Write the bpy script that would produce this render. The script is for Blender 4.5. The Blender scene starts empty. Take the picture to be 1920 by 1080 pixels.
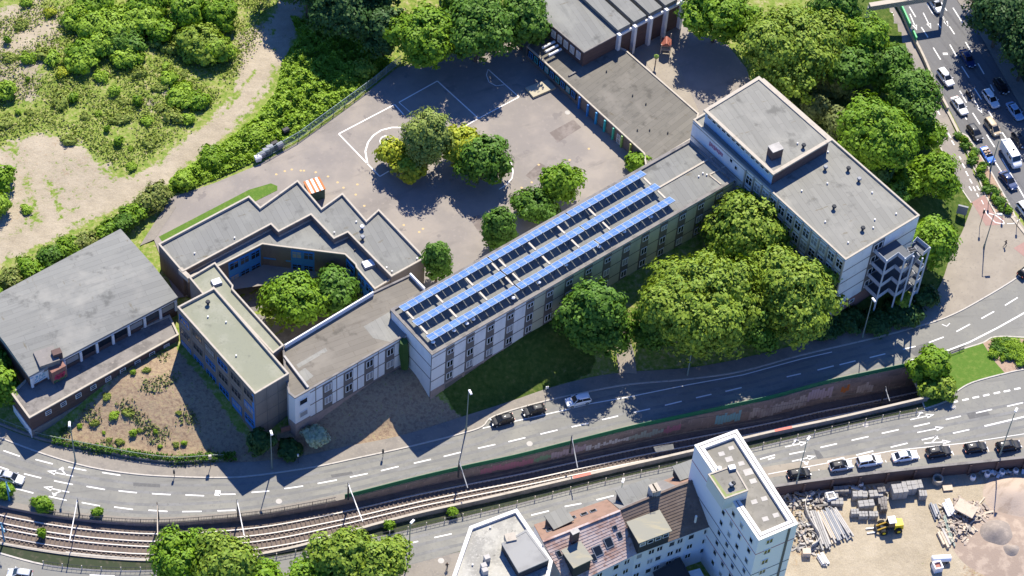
import bpy, bmesh, math, random
import numpy as np
from mathutils import Vector, Matrix
R = math.radians
rnd = random.Random(7); rng = np.random.default_rng(11)
scene = bpy.context.scene
col = scene.collection

# ---------------------------------------------------------------- camera, sky, sun, exposure
CAM_H = 360.0; CAM_Y = -287.38; FPX = 4758.0; TH = R(38.6); RO = R(-4.8)
_r = Vector((1, 0, 0)); _w = Vector((0, math.sin(TH), -math.cos(TH))); _d = _w.cross(_r)
RV = math.cos(RO) * _r + math.sin(RO) * _d
DV = -math.sin(RO) * _r + math.cos(RO) * _d
cam = bpy.data.cameras.new("camera"); cam_o = bpy.data.objects.new("camera", cam); col.objects.link(cam_o)
cam.sensor_width = 36; cam.lens = FPX / 1920 * 36; cam.clip_start = 1; cam.clip_end = 4000
M = Matrix((RV, -DV, -_w)).transposed().to_4x4(); M.translation = Vector((0, CAM_Y, CAM_H)); cam_o.matrix_world = M
scene.camera = cam_o
SUN_EL = R(52.3); SUN_AZ = R(-95.5)
world = bpy.data.worlds.new("World"); scene.world = world; world.use_nodes = True
nt = world.node_tree; bg = nt.nodes["Background"]
sky = nt.nodes.new("ShaderNodeTexSky"); sky.sky_type = 'NISHITA'; sky.sun_disc = False
sky.sun_elevation = SUN_EL; sky.sun_rotation = R(5.5); sky.altitude = 1500; sky.air_density = 1.0; sky.dust_density = 0.0; sky.ozone_density = 7.0
tint = nt.nodes.new('ShaderNodeVectorMath'); tint.operation = 'MULTIPLY'; tint.inputs[1].default_value = (0.6, 0.85, 1.3)
nt.links.new(sky.outputs[0], tint.inputs[0]); nt.links.new(tint.outputs[0], bg.inputs[0]); bg.inputs[1].default_value = 0.105
sun = bpy.data.lights.new("sun", 'SUN'); sun.energy = 5.0; sun.angle = R(0.5); sun.color = (1, 0.92, 0.78)
sun_o = bpy.data.objects.new("sun", sun); col.objects.link(sun_o)
sd = Vector((math.cos(SUN_AZ) * math.cos(SUN_EL), math.sin(SUN_AZ) * math.cos(SUN_EL), -math.sin(SUN_EL)))
sun_o.rotation_euler = sd.to_track_quat('-Z', 'Y').to_euler(); sun_o.location = (0, 60, 200)
vs = scene.view_settings; vs.view_transform = 'Standard'; vs.look = 'None'; vs.gamma = 1; vs.use_curve_mapping = False
vs.exposure = 0.75

def G(px, py, z=0.0):
    """world point at height z that the photo shows at pixel (px,py)"""
    v = (px - 960) * RV + (py - 540) * DV + FPX * _w
    t = (CAM_H - z) / -v.z
    return Vector((v.x * t, v.y * t + CAM_Y, z))
def G2(p, z=0.0):
    q = G(p[0], p[1], z); return (q.x, q.y)

# ---------------------------------------------------------------- helpers
def V2(p): return Vector((p[0], p[1]))
def area(P): return 0.5 * sum(P[i][0] * P[(i + 1) % len(P)][1] - P[(i + 1) % len(P)][0] * P[i][1] for i in range(len(P)))
def ccw(P): return list(P) if area(P) > 0 else list(P)[::-1]
def offset_poly(P, d):
    """inset (d>0) of a counter-clockwise polygon with mitred corners"""
    n = len(P); out = []
    for i in range(n):
        a, b, c = V2(P[i - 1]), V2(P[i]), V2(P[(i + 1) % n])
        e1 = (b - a).normalized(); e2 = (c - b).normalized()
        n1 = Vector((-e1.y, e1.x)); n2 = Vector((-e2.y, e2.x))
        k = 1 + n1.dot(n2)
        m = (n1 + n2) / max(k, 0.25)
        out.append(tuple(b + m * d))
    return out
def offset_line(P, d):
    """polyline moved to its left by d"""
    out = []
    for i in range(len(P)):
        a = V2(P[max(i - 1, 0)]); c = V2(P[min(i + 1, len(P) - 1)]); e = (c - a).normalized()
        out.append((P[i][0] - e.y * d, P[i][1] + e.x * d))
    return out
def resample(P, step):
    out = [Vector(P[0])]
    for i in range(len(P) - 1):
        a, b = Vector(P[i]), Vector(P[i + 1]); n = max(1, int(round((b - a).length / step)))
        for k in range(1, n + 1): out.append(a.lerp(b, k / n))
    return out
def smooth_line(P, n=8):
    """Catmull-Rom through points"""
    P = [Vector(p) for p in P]; out = []
    for i in range(len(P) - 1):
        p0, p1, p2, p3 = P[max(i - 1, 0)], P[i], P[i + 1], P[min(i + 2, len(P) - 1)]
        for k in range(n):
            t = k / n
            out.append(0.5 * ((2 * p1) + (p2 - p0) * t + (2 * p0 - 5 * p1 + 4 * p2 - p3) * t * t + (3 * p1 - p0 - 3 * p2 + p3) * t ** 3))
    out.append(P[-1]); return [tuple(p) for p in out]
def line_px(pts, z=0.0, n=4): return smooth_line([G2(p, z) for p in pts], n)

ORG = {}
class MB:
    def __init__(s): s.v = []; s.f = []; s.m = []
    def add(s, vs, fs, mi=0):
        b = len(s.v); s.v += [tuple(x) for x in vs]; s.f += [tuple(b + i for i in f) for f in fs]; s.m += [mi] * len(fs)
    def hexa(s, bot, top, mi=0):
        n = len(bot); s.add(list(bot) + list(top), [tuple(range(n))[::-1], tuple(range(n, 2 * n))] + [(i, (i + 1) % n, n + (i + 1) % n, n + i) for i in range(n)], mi)
    def box(s, c, size, rz=0.0, mi=0, tilt=None):
        hx, hy, hz = size[0] / 2, size[1] / 2, size[2] / 2; ca, sa = math.cos(rz), math.sin(rz); P = []
        for z in (-hz, hz):
            for x, y in ((-hx, -hy), (hx, -hy), (hx, hy), (-hx, hy)):
                q = Vector((x, y, z))
                if tilt is not None: q = tilt @ q
                P.append((c[0] + q.x * ca - q.y * sa, c[1] + q.x * sa + q.y * ca, c[2] + q.z))
        s.hexa(P[:4], P[4:], mi)
    def prism(s, poly, z0, z1, mi=0, caps=True):
        n = len(poly); vs = [(p[0], p[1], z0) for p in poly] + [(p[0], p[1], z1) for p in poly]
        fs = [(i, (i + 1) % n, n + (i + 1) % n, n + i) for i in range(n)]
        if caps: fs += [tuple(range(n))[::-1], tuple(range(n, 2 * n))]
        s.add(vs, fs, mi)
    def poly(s, pts, mi=0): s.add(pts, [tuple(range(len(pts)))], mi)
    def sheet(s, poly, z, mi=0): s.poly([(p[0], p[1], z) for p in poly], mi)
    def ring(s, outer, inner, z, mi=0):
        n = len(outer); s.add([(p[0], p[1], z) for p in outer] + [(p[0], p[1], z) for p in inner], [(i, (i + 1) % n, n + (i + 1) % n, n + i) for i in range(n)], mi)
    def bar(s, a, b, w, h=None, mi=0):
        """square bar from a to b"""
        a, b = Vector(a), Vector(b); d = (b - a)
        if d.length < 1e-6: return
        d.normalize(); up = Vector((0, 0, 1)) if abs(d.z) < 0.95 else Vector((1, 0, 0))
        x = d.cross(up).normalized() * (w / 2); y = x.cross(d).normalized() * ((h or w) / 2)
        s.hexa([a - x - y, a + x - y, a + x + y, a - x + y], [b - x - y, b + x - y, b + x + y, b - x + y], mi)
    def tube(s, pts, rad, seg=6, mi=0, cap=True):
        pts = [Vector(p) for p in pts]; rs = rad if isinstance(rad, (list, tuple)) else [rad] * len(pts); rings = []
        for i, p in enumerate(pts):
            d = (pts[min(i + 1, len(pts) - 1)] - pts[max(i - 1, 0)]).normalized()
            up = Vector((0, 0, 1)) if abs(d.z) < 0.9 else Vector((1, 0, 0))
            x = d.cross(up).normalized(); y = x.cross(d)
            rings += [p + (x * math.cos(2 * math.pi * k / seg) + y * math.sin(2 * math.pi * k / seg)) * rs[i] for k in range(seg)]
        fs = [(i * seg + k, i * seg + (k + 1) % seg, (i + 1) * seg + (k + 1) % seg, (i + 1) * seg + k) for i in range(len(pts) - 1) for k in range(seg)]
        if cap: fs += [tuple(range(seg))[::-1], tuple(range((len(pts) - 1) * seg, len(pts) * seg))]
        s.add(rings, fs, mi)
    def strip(s, L, Rr, zl, zr=None, mi=0):
        """ribbon between two polylines of equal count"""
        n = len(L); zr = zl if zr is None else zr
        f = lambda z, i: z[i] if isinstance(z, (list, tuple, np.ndarray)) else z
        s.add([(L[i][0], L[i][1], f(zl, i)) for i in range(n)] + [(Rr[i][0], Rr[i][1], f(zr, i)) for i in range(n)],
              [(i, i + 1, n + i + 1, n + i) for i in range(n - 1)], mi)
    def ribbon_wall(s, L, w, z0, z1, mi=0):
        """wall of thickness w along polyline L"""
        A = offset_line(L, w / 2); B = offset_line(L, -w / 2)
        s.strip(A, B, z1, None, mi); s.strip(A, A, z1, z0, mi); s.strip(B, B, z1, z0, mi)
        for i in (0, -1):
            a, b = A[i], B[i]; g = lambda z: z[i] if isinstance(z, (list, tuple, np.ndarray)) else z
            s.add([(a[0], a[1], g(z0)), (b[0], b[1], g(z0)), (b[0], b[1], g(z1)), (a[0], a[1], g(z1))], [(0, 1, 2, 3)], mi)
    def build(s, name, mats, parent=None, local=False, smooth=False):
        me = bpy.data.meshes.new(name)
        o0 = (0, 0, 0) if (parent is None or local) else ORG.get(parent.name, (0, 0, 0))
        me.from_pydata([(a - o0[0], b - o0[1], c - o0[2]) for a, b, c in s.v], [], s.f)
        mats = mats if isinstance(mats, (list, tuple)) else [mats]
        for m in mats: me.materials.append(m)
        if len(mats) > 1: me.polygons.foreach_set("material_index", s.m)
        if smooth: me.polygons.foreach_set("use_smooth", [True] * len(s.f))
        me.update()
        o = bpy.data.objects.new(name, me); col.objects.link(o)
        if parent is not None: o.parent = parent; ORG[o.name] = o0
        return o
def tag(o, label=None, cat=None, group=None, kind=None):
    if label: o["label"] = label
    if cat: o["category"] = cat
    if group: o["group"] = group
    if kind: o["kind"] = kind
    return o
def thing(name, loc, label, cat, group=None, rz=0.0):
    o = bpy.data.objects.new(name, None); col.objects.link(o); o.empty_display_size = 0.5
    o.location = loc; o.rotation_euler = (0, 0, rz); ORG[o.name] = tuple(loc)
    return tag(o, label, cat, group)
def struct(mb, name, m): return tag(mb.build(name, m), kind="structure")
def center_mesh(o):
    """move a top-level mesh's origin to the middle of its base"""
    me = o.data; n = len(me.vertices); a = np.empty(n * 3, np.float32); me.vertices.foreach_get("co", a); a = a.reshape(-1, 3)
    c = np.array([(a[:, 0].min() + a[:, 0].max()) / 2, (a[:, 1].min() + a[:, 1].max()) / 2, a[:, 2].min()])
    me.vertices.foreach_set("co", (a - c).astype(np.float32).ravel()); me.update(); o.location = Vector(c); return o
def copy_tree(o, parent=None):
    c = o.copy(); col.objects.link(c)
    if parent is not None: c.parent = parent
    for ch in list(o.children): copy_tree(ch, c)
    return c

# ---------------------------------------------------------------- materials
def mat(name, base, rough=0.85, layers=(), bump=0.0, bscale=3.0, spec=0.3, metal=0.0, brick=None, seams=None):
    m = bpy.data.materials.new(name); m.use_nodes = True; t = m.node_tree; N = t.nodes; K = t.links
    b = N["Principled BSDF"]; b.inputs["Roughness"].default_value = rough; b.inputs["Metallic"].default_value = metal
    b.inputs["Specular IOR Level"].default_value = spec
    geo = N.new("ShaderNodeNewGeometry"); cur = None
    def rgb(c):
        n = N.new("ShaderNodeRGB"); n.outputs[0].default_value = (*c, 1); return n.outputs[0]
    cur = rgb(base)
    if brick:
        # brick = (angle of the wall run, colour 2, mortar, width, height)
        mp = N.new("ShaderNodeMapping"); mp.inputs["Rotation"].default_value = (R(90), 0, 0)
        br = N.new("ShaderNodeTexBrick"); br.inputs["Color1"].default_value = (*base, 1); br.inputs["Color2"].default_value = (*brick[0], 1); br.inputs["Mortar"].default_value = (*brick[1], 1)
        br.inputs["Scale"].default_value = 1.0; br.inputs["Brick Width"].default_value = brick[2]; br.inputs["Row Height"].default_value = brick[3]; br.inputs["Mortar Size"].default_value = brick[4]
        K.new(geo.outputs["Position"], mp.inputs[0]); K.new(mp.outputs[0], br.inputs["Vector"]); cur = br.outputs["Color"]
    if seams:
        # felt strips: (direction, strip length, strip width, how much the strips differ, seam darkness)
        mp = N.new("ShaderNodeMapping"); mp.vector_type = 'TEXTURE'; mp.inputs["Rotation"].default_value = (0, 0, seams[0]); K.new(geo.outputs["Position"], mp.inputs[0])
        br = N.new("ShaderNodeTexBrick"); br.inputs["Color1"].default_value = (*[x * (1 - seams[3]) for x in base], 1); br.inputs["Color2"].default_value = (*[x * (1 + seams[3]) for x in base], 1); br.inputs["Mortar"].default_value = (*[x * seams[4] for x in base], 1)
        br.inputs["Scale"].default_value = 1.0; br.inputs["Brick Width"].default_value = seams[1]; br.inputs["Row Height"].default_value = seams[2]; br.inputs["Mortar Size"].default_value = 0.035; br.inputs["Mortar Smooth"].default_value = 0.3
        K.new(mp.outputs[0], br.inputs["Vector"]); cur = br.outputs["Color"]
    for (sc, c2, lo, hi, stretch, ang) in layers:
        mp = N.new("ShaderNodeMapping"); mp.vector_type = 'TEXTURE'
        mp.inputs["Rotation"].default_value = (0, 0, ang); mp.inputs["Scale"].default_value = stretch
        K.new(geo.outputs["Position"], mp.inputs[0])
        no = N.new("ShaderNodeTexNoise"); no.inputs["Scale"].default_value = sc; no.inputs["Detail"].default_value = 5; no.inputs["Roughness"].default_value = 0.62
        K.new(mp.outputs[0], no.inputs["Vector"])
        mr = N.new("ShaderNodeMapRange"); mr.interpolation_type = 'SMOOTHSTEP'; mr.inputs["From Min"].default_value = lo; mr.inputs["From Max"].default_value = hi
        K.new(no.outputs[0], mr.inputs["Value"])
        mx = N.new("ShaderNodeMix"); mx.data_type = 'RGBA'; K.new(mr.outputs[0], mx.inputs[0]); K.new(cur, mx.inputs[6]); mx.inputs[7].default_value = (*c2, 1)
        cur = mx.outputs[2]
    K.new(cur, b.inputs["Base Color"])
    if bump:
        no = N.new("ShaderNodeTexNoise"); no.inputs["Scale"].default_value = bscale; no.inputs["Detail"].default_value = 4
        K.new(geo.outputs["Position"], no.inputs["Vector"])
        bp = N.new("ShaderNodeBump"); bp.inputs["Strength"].default_value = bump; bp.inputs["Distance"].default_value = 0.15
        K.new(no.outputs[0], bp.inputs["Height"]); K.new(bp.outputs[0], b.inputs["Normal"])
    return m
def leafmat(name, c1, c2, trans=0.12):
    m = bpy.data.materials.new(name); m.use_nodes = True; t = m.node_tree; N = t.nodes; K = t.links
    for n in list(N): N.remove(n)
    out = N.new("ShaderNodeOutputMaterial"); geo = N.new("ShaderNodeNewGeometry")
    mx = N.new("ShaderNodeMix"); mx.data_type = 'RGBA'; mx.inputs[6].default_value = (*c1, 1); mx.inputs[7].default_value = (*c2, 1)
    K.new(geo.outputs["Random Per Island"], mx.inputs[0])
    d = N.new("ShaderNodeBsdfPrincipled"); d.inputs["Roughness"].default_value = 0.6; d.inputs["Specular IOR Level"].default_value = 0.25
    tr = N.new("ShaderNodeBsdfTranslucent"); ms = N.new("ShaderNodeMixShader"); ms.inputs[0].default_value = trans
    hs = N.new("ShaderNodeHueSaturation"); hs.inputs["Hue"].default_value = 0.485; hs.inputs["Saturation"].default_value = 1.1; hs.inputs["Value"].default_value = 1.5
    K.new(mx.outputs[2], d.inputs["Base Color"]); K.new(mx.outputs[2], hs.inputs["Color"]); K.new(hs.outputs[0], tr.inputs["Color"])
    K.new(d.outputs[0], ms.inputs[1]); K.new(tr.outputs[0], ms.inputs[2]); K.new(ms.outputs[0], out.inputs[0])
    return m
U1 = (1, 1, 1)
AL = R(30)      # run of the long wing
asphalt = mat("asphalt", (0.201, 0.199, 0.181), 0.9, [(0.12, (0.244, 0.239, 0.209), 0.45, 0.65, U1, 0), (0.5, (0.155, 0.154, 0.143), 0.56, 0.72, (9, 0.7, 1), R(12)), (1.6, (0.169, 0.167, 0.155), 0.5, 0.75, U1, 0), (9, (0.233, 0.229, 0.204), 0.5, 0.8, U1, 0)], 0.1, 8)
asphalt_hw = mat("motorway_asphalt", (0.142, 0.142, 0.145), 0.9, [(0.4, (0.0997, 0.0997, 0.104), 0.5, 0.66, (0.6, 10, 1), R(28)), (1.6, (0.166, 0.166, 0.166), 0.5, 0.75, U1, 0)], 0.1, 8)
yard_m = mat("yard_asphalt", (0.233, 0.212, 0.193), 0.92, [(0.09, (0.294, 0.262, 0.228), 0.42, 0.62, U1, 0), (0.35, (0.19, 0.173, 0.158), 0.55, 0.75, (4, 1, 1), AL), (1.2, (0.271, 0.243, 0.218), 0.55, 0.7, U1, 0), (0.22, (0.201, 0.182, 0.169), 0.62, 0.66, U1, 0)], 0.1, 6)
pave_m = mat("paving", (0.272, 0.24, 0.196), 0.9, [(0.25, (0.312, 0.276, 0.224), 0.4, 0.65, U1, 0), (2.0, (0.224, 0.2, 0.168), 0.5, 0.75, U1, 0)], 0.08, 8)
walk_m = mat("pavement_slabs", (0.242, 0.219, 0.187), 0.9, [(0.4, (0.2, 0.183, 0.162), 0.45, 0.65, U1, 0), (2.5, (0.289, 0.259, 0.221), 0.5, 0.75, U1, 0)], 0.08, 8)
redpave = mat("red_cycle_paving", (0.34, 0.215, 0.185), 0.9, [(1.2, (0.29, 0.19, 0.165), 0.4, 0.7, U1, 0)])
kerb_m = mat("kerb_stone", (0.48, 0.45, 0.40), 0.85, [(1.5, (0.36, 0.33, 0.29), 0.5, 0.7, U1, 0)])
paint_w = mat("road_paint", (0.774, 0.765, 0.738), 0.7, [(4, (0.54, 0.531, 0.513), 0.58, 0.72, U1, 0)])
pitch_w = mat("pitch_paint", (0.82, 0.80, 0.77), 0.8, [(1.5, (0.6, 0.57, 0.53), 0.55, 0.7, U1, 0)])
yellow_dot = mat("yellow_paint", (0.55, 0.40, 0.2), 0.8)
concrete = mat("concrete", (0.44, 0.42, 0.385), 0.85, [(0.5, (0.34, 0.325, 0.30), 0.45, 0.7, U1, 0), (3, (0.5, 0.48, 0.44), 0.5, 0.8, U1, 0)])
conc_dk = mat("weathered_concrete", (0.22, 0.205, 0.19), 0.9, [(0.5, (0.15, 0.14, 0.13), 0.45, 0.65, (1, 1, 4), 0), (2, (0.27, 0.245, 0.22), 0.55, 0.75, U1, 0)])
def roofm(n, a, b, c, ang=AL, st=(1, 8, 1), sw=1.1):
    return mat(n, a, 0.85, [(0.15, b, 0.48, 0.72, U1, 0), (0.7, c, 0.56, 0.76, st, ang), (0.28, tuple(x * 0.62 for x in a), 0.56, 0.70, U1, 0), (0.9, tuple(x * f_ for x, f_ in zip(a, (.75, .68, .55))), 0.62, 0.72, (3, 1, 1), ang), (1.6, tuple(x * 0.42 for x in a), 0.69, 0.75, U1, 0), (7, b, 0.58, 0.8, U1, 0)], 0.06, 5, seams=(ang + (0 if st[0] > st[1] else R(90)), 9.0, sw, .07, .72))
AP = AL + R(90)
roof_grey = roofm("grey_bitumen_roof", (0.193, 0.195, 0.181), (0.238, 0.241, 0.218), (0.159, 0.163, 0.151))
roof_light = roofm("pale_bitumen_roof", (0.223, 0.221, 0.197), (0.277, 0.272, 0.24), (0.178, 0.177, 0.157))
roof_hall = roofm("hall_bitumen_roof", (0.205, 0.208, 0.193), (0.263, 0.26, 0.235), (0.161, 0.164, 0.155), AP)
roof_green = mat("green_grey_roof", (0.232, 0.24, 0.176), 0.85, [(0.15, (0.272, 0.276, 0.212), 0.45, 0.6, U1, 0), (0.4, (0.176, 0.18, 0.136), 0.6, 0.72, U1, 0), (3, (0.208, 0.216, 0.164), 0.5, 0.75, U1, 0)], 0.05, 5)
roof_brown = roofm("brown_grey_roof", (0.174, 0.158, 0.13), (0.219, 0.2, 0.164), (0.136, 0.121, 0.1), AP)
roof_dark = roofm("dark_felt_roof", (0.146, 0.137, 0.117), (0.197, 0.183, 0.157), (0.0936, 0.0899, 0.0795), R(140), (1, 2.5, 1))
roof_tower = mat("gravel_roof", (0.20, 0.19, 0.16), 0.9, [(0.3, (0.25, 0.235, 0.20), 0.4, 0.65, U1, 0), (1.5, (0.16, 0.15, 0.125), 0.55, 0.7, U1, 0)])
roof_slab_m = mat("pale_slab_roof", (0.30, 0.30, 0.285), .85, [(0.3, (0.24, 0.24, 0.23), .45, .7, U1, 0)])
roof_house = mat("stained_flat_roof", (0.405, 0.394, 0.344), 0.85, [(0.2, (0.278, 0.271, 0.241), 0.45, 0.6, U1, 0), (0.9, (0.152, 0.147, 0.133), 0.6, 0.7, (2, 1, 1), R(60)), (3, (0.481, 0.464, 0.407), 0.5, 0.75, U1, 0)])
coping = mat("pale_roof_edge", (0.414, 0.37, 0.303), 0.7, [(1.2, (0.311, 0.27, 0.215), 0.5, 0.75, U1, 0)])
coping_w = mat("white_roof_edge", (0.68, 0.663, 0.629), 0.6, [(1.2, (0.552, 0.535, 0.493), 0.55, 0.75, U1, 0)])
wall_white = mat("white_wall_panel", (0.74, 0.735, 0.72), 0.8, [(0.5, (0.64, 0.635, 0.62), 0.45, 0.7, (1, 1, 3), 0), (2, (0.78, 0.775, 0.76), 0.5, 0.8, U1, 0)])
wall_green = mat("pale_green_wall_panel", (0.46, 0.46, 0.35), 0.8, [(0.5, (0.37, 0.38, 0.30), 0.45, 0.7, (1, 1, 3), 0)])
wall_slate = mat("brown_slate_wall", (0.17, 0.14, 0.125), 0.8, [(0.6, (0.13, 0.11, 0.10), 0.45, 0.7, (1, 1, 3), 0), (3, (0.2, 0.17, 0.15), 0.5, 0.8, U1, 0)])
wall_beige = mat("beige_wall_panel", (0.23, 0.195, 0.165), 0.8, [(0.5, (0.175, 0.15, 0.13), 0.45, 0.7, (1, 1, 3), 0)])
brick_d = mat("dark_brick", (0.115, 0.075, 0.066), 0.85, [(1.4, (0.08, 0.055, 0.05), 0.45, 0.7, (3, 3, 0.4), 0), (9, (0.16, 0.105, 0.09), 0.55, 0.75, (2, 2, 0.6), 0)])
brick_r = mat("red_brick", (0.27, 0.14, 0.11), 0.85, [(1.4, (0.2, 0.11, 0.09), 0.45, 0.7, (3, 3, 0.4), 0)])
plinth_m = mat("plinth_stone", (0.36, 0.27, 0.235), 0.85, [(1.5, (0.28, 0.22, 0.195), 0.45, 0.7, U1, 0)])
render_w = mat("white_render", (0.72, 0.72, 0.72), 0.85, [(0.5, (0.62, 0.62, 0.62), 0.5, 0.75, (1, 1, 4), 0)])
joint = mat("dark_joint", (0.13, 0.125, 0.12), 0.9)
spandrel = mat("dark_spandrel", (0.15, 0.135, 0.125), 0.7)
frame_w = mat("white_frame", (0.75, 0.74, 0.72), 0.5)
frame_b = mat("blue_frame", (0.045, 0.21, 0.52), 0.5)
frame_br = mat("brown_frame", (0.20, 0.165, 0.14), 0.6)
glass = mat("window_glass", (0.015, 0.018, 0.022), 0.08, spec=0.6)
glass_b = mat("blind_window", (0.30, 0.30, 0.30), 0.4)
metal_g = mat("galvanised_steel", (0.22, 0.235, 0.26), 0.6)
metal_d = mat("dark_steel", (0.05, 0.053, 0.058), 0.75, spec=0.12)
metal_w = mat("pale_steel", (0.70, 0.69, 0.67), 0.5)
rail_green = mat("green_railing", (0.015, 0.15, 0.075), 0.55)
lamp_green = mat("green_grey_pole", (0.20, 0.25, 0.22), 0.6)
blue_pole = mat("blue_pole", (0.05, 0.22, 0.36), 0.5)
panel_m = mat("solar_cell", (0.0697, 0.156, 0.369), 0.45, [(0.8, (0.115, 0.213, 0.426), 0.4, 0.7, U1, 0)], spec=0.2)
panel_f = mat("panel_frame", (0.42, 0.50, 0.62), 0.6)
beam_m = mat("cream_beam", (0.515, 0.452, 0.367), 0.7)
tile_br = mat("brown_roof_tiles", (0.15, 0.115, 0.095), 0.8, [(0.5, (0.19, 0.15, 0.125), 0.45, 0.7, U1, 0), (2.2, (0.11, 0.085, 0.075), 0.5, 0.75, U1, 0)])
tile_red = mat("red_roof_tiles", (0.33, 0.20, 0.155), 0.8, [(0.25, (0.48, 0.39, 0.36), 0.38, 0.56, U1, 0), (1.2, (0.26, 0.145, 0.11), 0.5, 0.72, U1, 0)])
tile_or = mat("orange_roof_tiles", (0.26, 0.165, 0.12), 0.8, [(0.8, (0.20, 0.13, 0.095), 0.45, 0.7, U1, 0)])
felt_dk = mat("dark_roof_felt", (0.19, 0.18, 0.17), 0.85, [(0.6, (0.24, 0.225, 0.21), 0.45, 0.7, U1, 0)])
zinc = mat("dormer_zinc", (0.25, 0.245, 0.20), 0.7, [(0.8, (0.32, 0.29, 0.20), 0.5, 0.7, (4, 1, 1), 0)])
ballast = mat("ballast", (0.165, 0.13, 0.108), 0.95, [(0.5, (0.12, 0.098, 0.085), 0.45, 0.65, U1, 0), (5, (0.21, 0.17, 0.145), 0.5, 0.75, U1, 0)], 0.3, 9)
sleeper_m = mat("sleeper", (0.135, 0.108, 0.095), 0.9)
rail_m = mat("glare_rail_head", (0.56, 0.52, 0.47), 0.5)  # pale colour stands in for sun glare on the rail tops
soil_pile = mat("dark_sand", (0.25, 0.215, 0.185), 0.95, [(0.8, (0.33, 0.28, 0.235), 0.45, 0.65, U1, 0), (5, (0.21, 0.18, 0.155), 0.5, 0.75, U1, 0)], 0.3, 5)
timber_m = mat("pale_timber", (0.56, 0.47, 0.36), 0.85, [(1.5, (0.45, 0.37, 0.28), 0.45, 0.7, U1, 0)])
timber_d = mat("weathered_timber", (0.36, 0.30, 0.25), 0.9, [(1.5, (0.27, 0.225, 0.19), 0.45, 0.7, U1, 0)])
stone_g = mat("grey_paving_blocks", (0.33, 0.32, 0.30), 0.9, [(4, (0.24, 0.23, 0.22), 0.5, 0.7, U1, 0)])
bark = mat("bark", (0.10, 0.075, 0.055), 0.95, [(2, (0.15, 0.12, 0.09), 0.45, 0.7, (1, 1, 4), 0)])
rubber = mat("tyre_rubber", (0.02, 0.02, 0.02), 0.85)
rim_m = mat("alloy_rim", (0.5, 0.5, 0.52), 0.35, metal=0.6)
white_p = mat("white_plastic", (0.8, 0.8, 0.8), 0.5)
black_p = mat("black_plastic", (0.025, 0.025, 0.03), 0.6)
yellow_p = mat("yellow_paintwork", (0.80, 0.58, 0.02), 0.4)
orange_p = mat("orange_stripe", (0.45, 0.16, 0.05), 0.7)
red_p = mat("red_paint", (0.30, 0.10, 0.07), 0.6)
pink_p = mat("pink_graffiti", (0.42, 0.19, 0.26), 0.8)
teal_p = mat("teal_graffiti", (0.20, 0.42, 0.50), 0.8)
white_g = mat("white_graffiti", (0.6, 0.6, 0.62), 0.8)
light_red = mat("tail_light", (0.5, 0.02, 0.02), 0.3)
light_clr = mat("headlight_glass", (0.8, 0.82, 0.85), 0.15)
cream_int = mat("cream_leather", (0.45, 0.33, 0.24), 0.7)
L_yel = leafmat("leaf_yellow_green", (0.242, 0.327, 0.0312), (0.132, 0.225, 0.0218))
L_bri = leafmat("leaf_bright_green", (0.188, 0.315, 0.0136), (0.102, 0.213, 0.0119))
L_mid = leafmat("leaf_mid_green", (0.113, 0.227, 0.0209), (0.0612, 0.144, 0.014))
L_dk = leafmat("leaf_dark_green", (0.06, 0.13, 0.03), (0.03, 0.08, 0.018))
L_oli = leafmat("leaf_olive", (0.18, 0.21, 0.0675), (0.12, 0.158, 0.045))
L_pal = leafmat("leaf_pale_silver", (0.55, 0.60, 0.42), (0.38, 0.46, 0.27))
L_gol = leafmat("leaf_golden", (0.425, 0.442, 0.0255), (0.255, 0.34, 0.0255))
L_flo = leafmat("leaf_cream_blossom", (0.26, 0.28, 0.07), (0.10, 0.16, 0.02))
L_gra = leafmat("leaf_wild_grass", (0.27, 0.315, 0.06), (0.143, 0.217, 0.0263))
L_wil = leafmat("leaf_willow", (0.27, 0.33, 0.07), (0.17, 0.24, 0.04))
grating = mat('shaded_steel_grating', (.09, .10, .115), .7)  # decks coloured darker, the shade by the facade put into the steel
L_thk = leafmat("leaf_bramble", (0.27, 0.41, 0.03), (0.16, 0.28, 0.02))
# ---------------------------------------------------------------- ground lines (photo pixels -> metres)
KERB_N = [(-120, 760), (-60, 795), (0, 822), (83, 853), (167, 877), (250, 890), (325, 895), (413, 897), (480, 893), (590, 877), (680, 858), (763, 840), (863, 815), (905, 801), (928, 781), (1020, 754), (1107, 735), (1180, 722), (1293, 712), (1393, 697), (1503, 667), (1620, 640), (1690, 622), (1773, 597), (1840, 563), (1920, 513), (2010, 440)]
WALK_N = [(-120, 735), (-60, 772), (0, 800), (58, 822), (97, 833), (200, 853), (250, 863), (327, 872), (400, 868), (480, 866), (580, 853), (647, 838), (753, 817), (863, 783), (960, 752), (1027, 729), (1107, 708), (1180, 698), (1293, 690), (1393, 672), (1520, 640), (1600, 615), (1690, 592), (1735, 570), (1765, 530), (1785, 470), (1806, 430), (1815, 385), (1795, 345), (1765, 290), (1740, 240), (1712, 140), (1690, 70), (1655, -10), (1600, -140)]
EDGE_N = [(-120, 900), (-60, 922), (0, 938), (50, 948), (100, 957), (187, 967), (283, 972), (367, 968), (480, 957), (580, 940), (653, 925), (780, 893), (880, 870), (960, 853), (1060, 828), (1193, 795), (1310, 770), (1440, 742), (1527, 718), (1623, 697), (1703, 680)]
EDGE_S = [(-120, 985), (-60, 1004), (0, 1018), (80, 1032), (167, 1043), (280, 1050), (400, 1047), (480, 1040), (563, 1025), (647, 1003), (780, 968), (880, 946), (960, 928), (1127, 889), (1303, 849), (1440, 816), (1573, 788), (1737, 750)]
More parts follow.
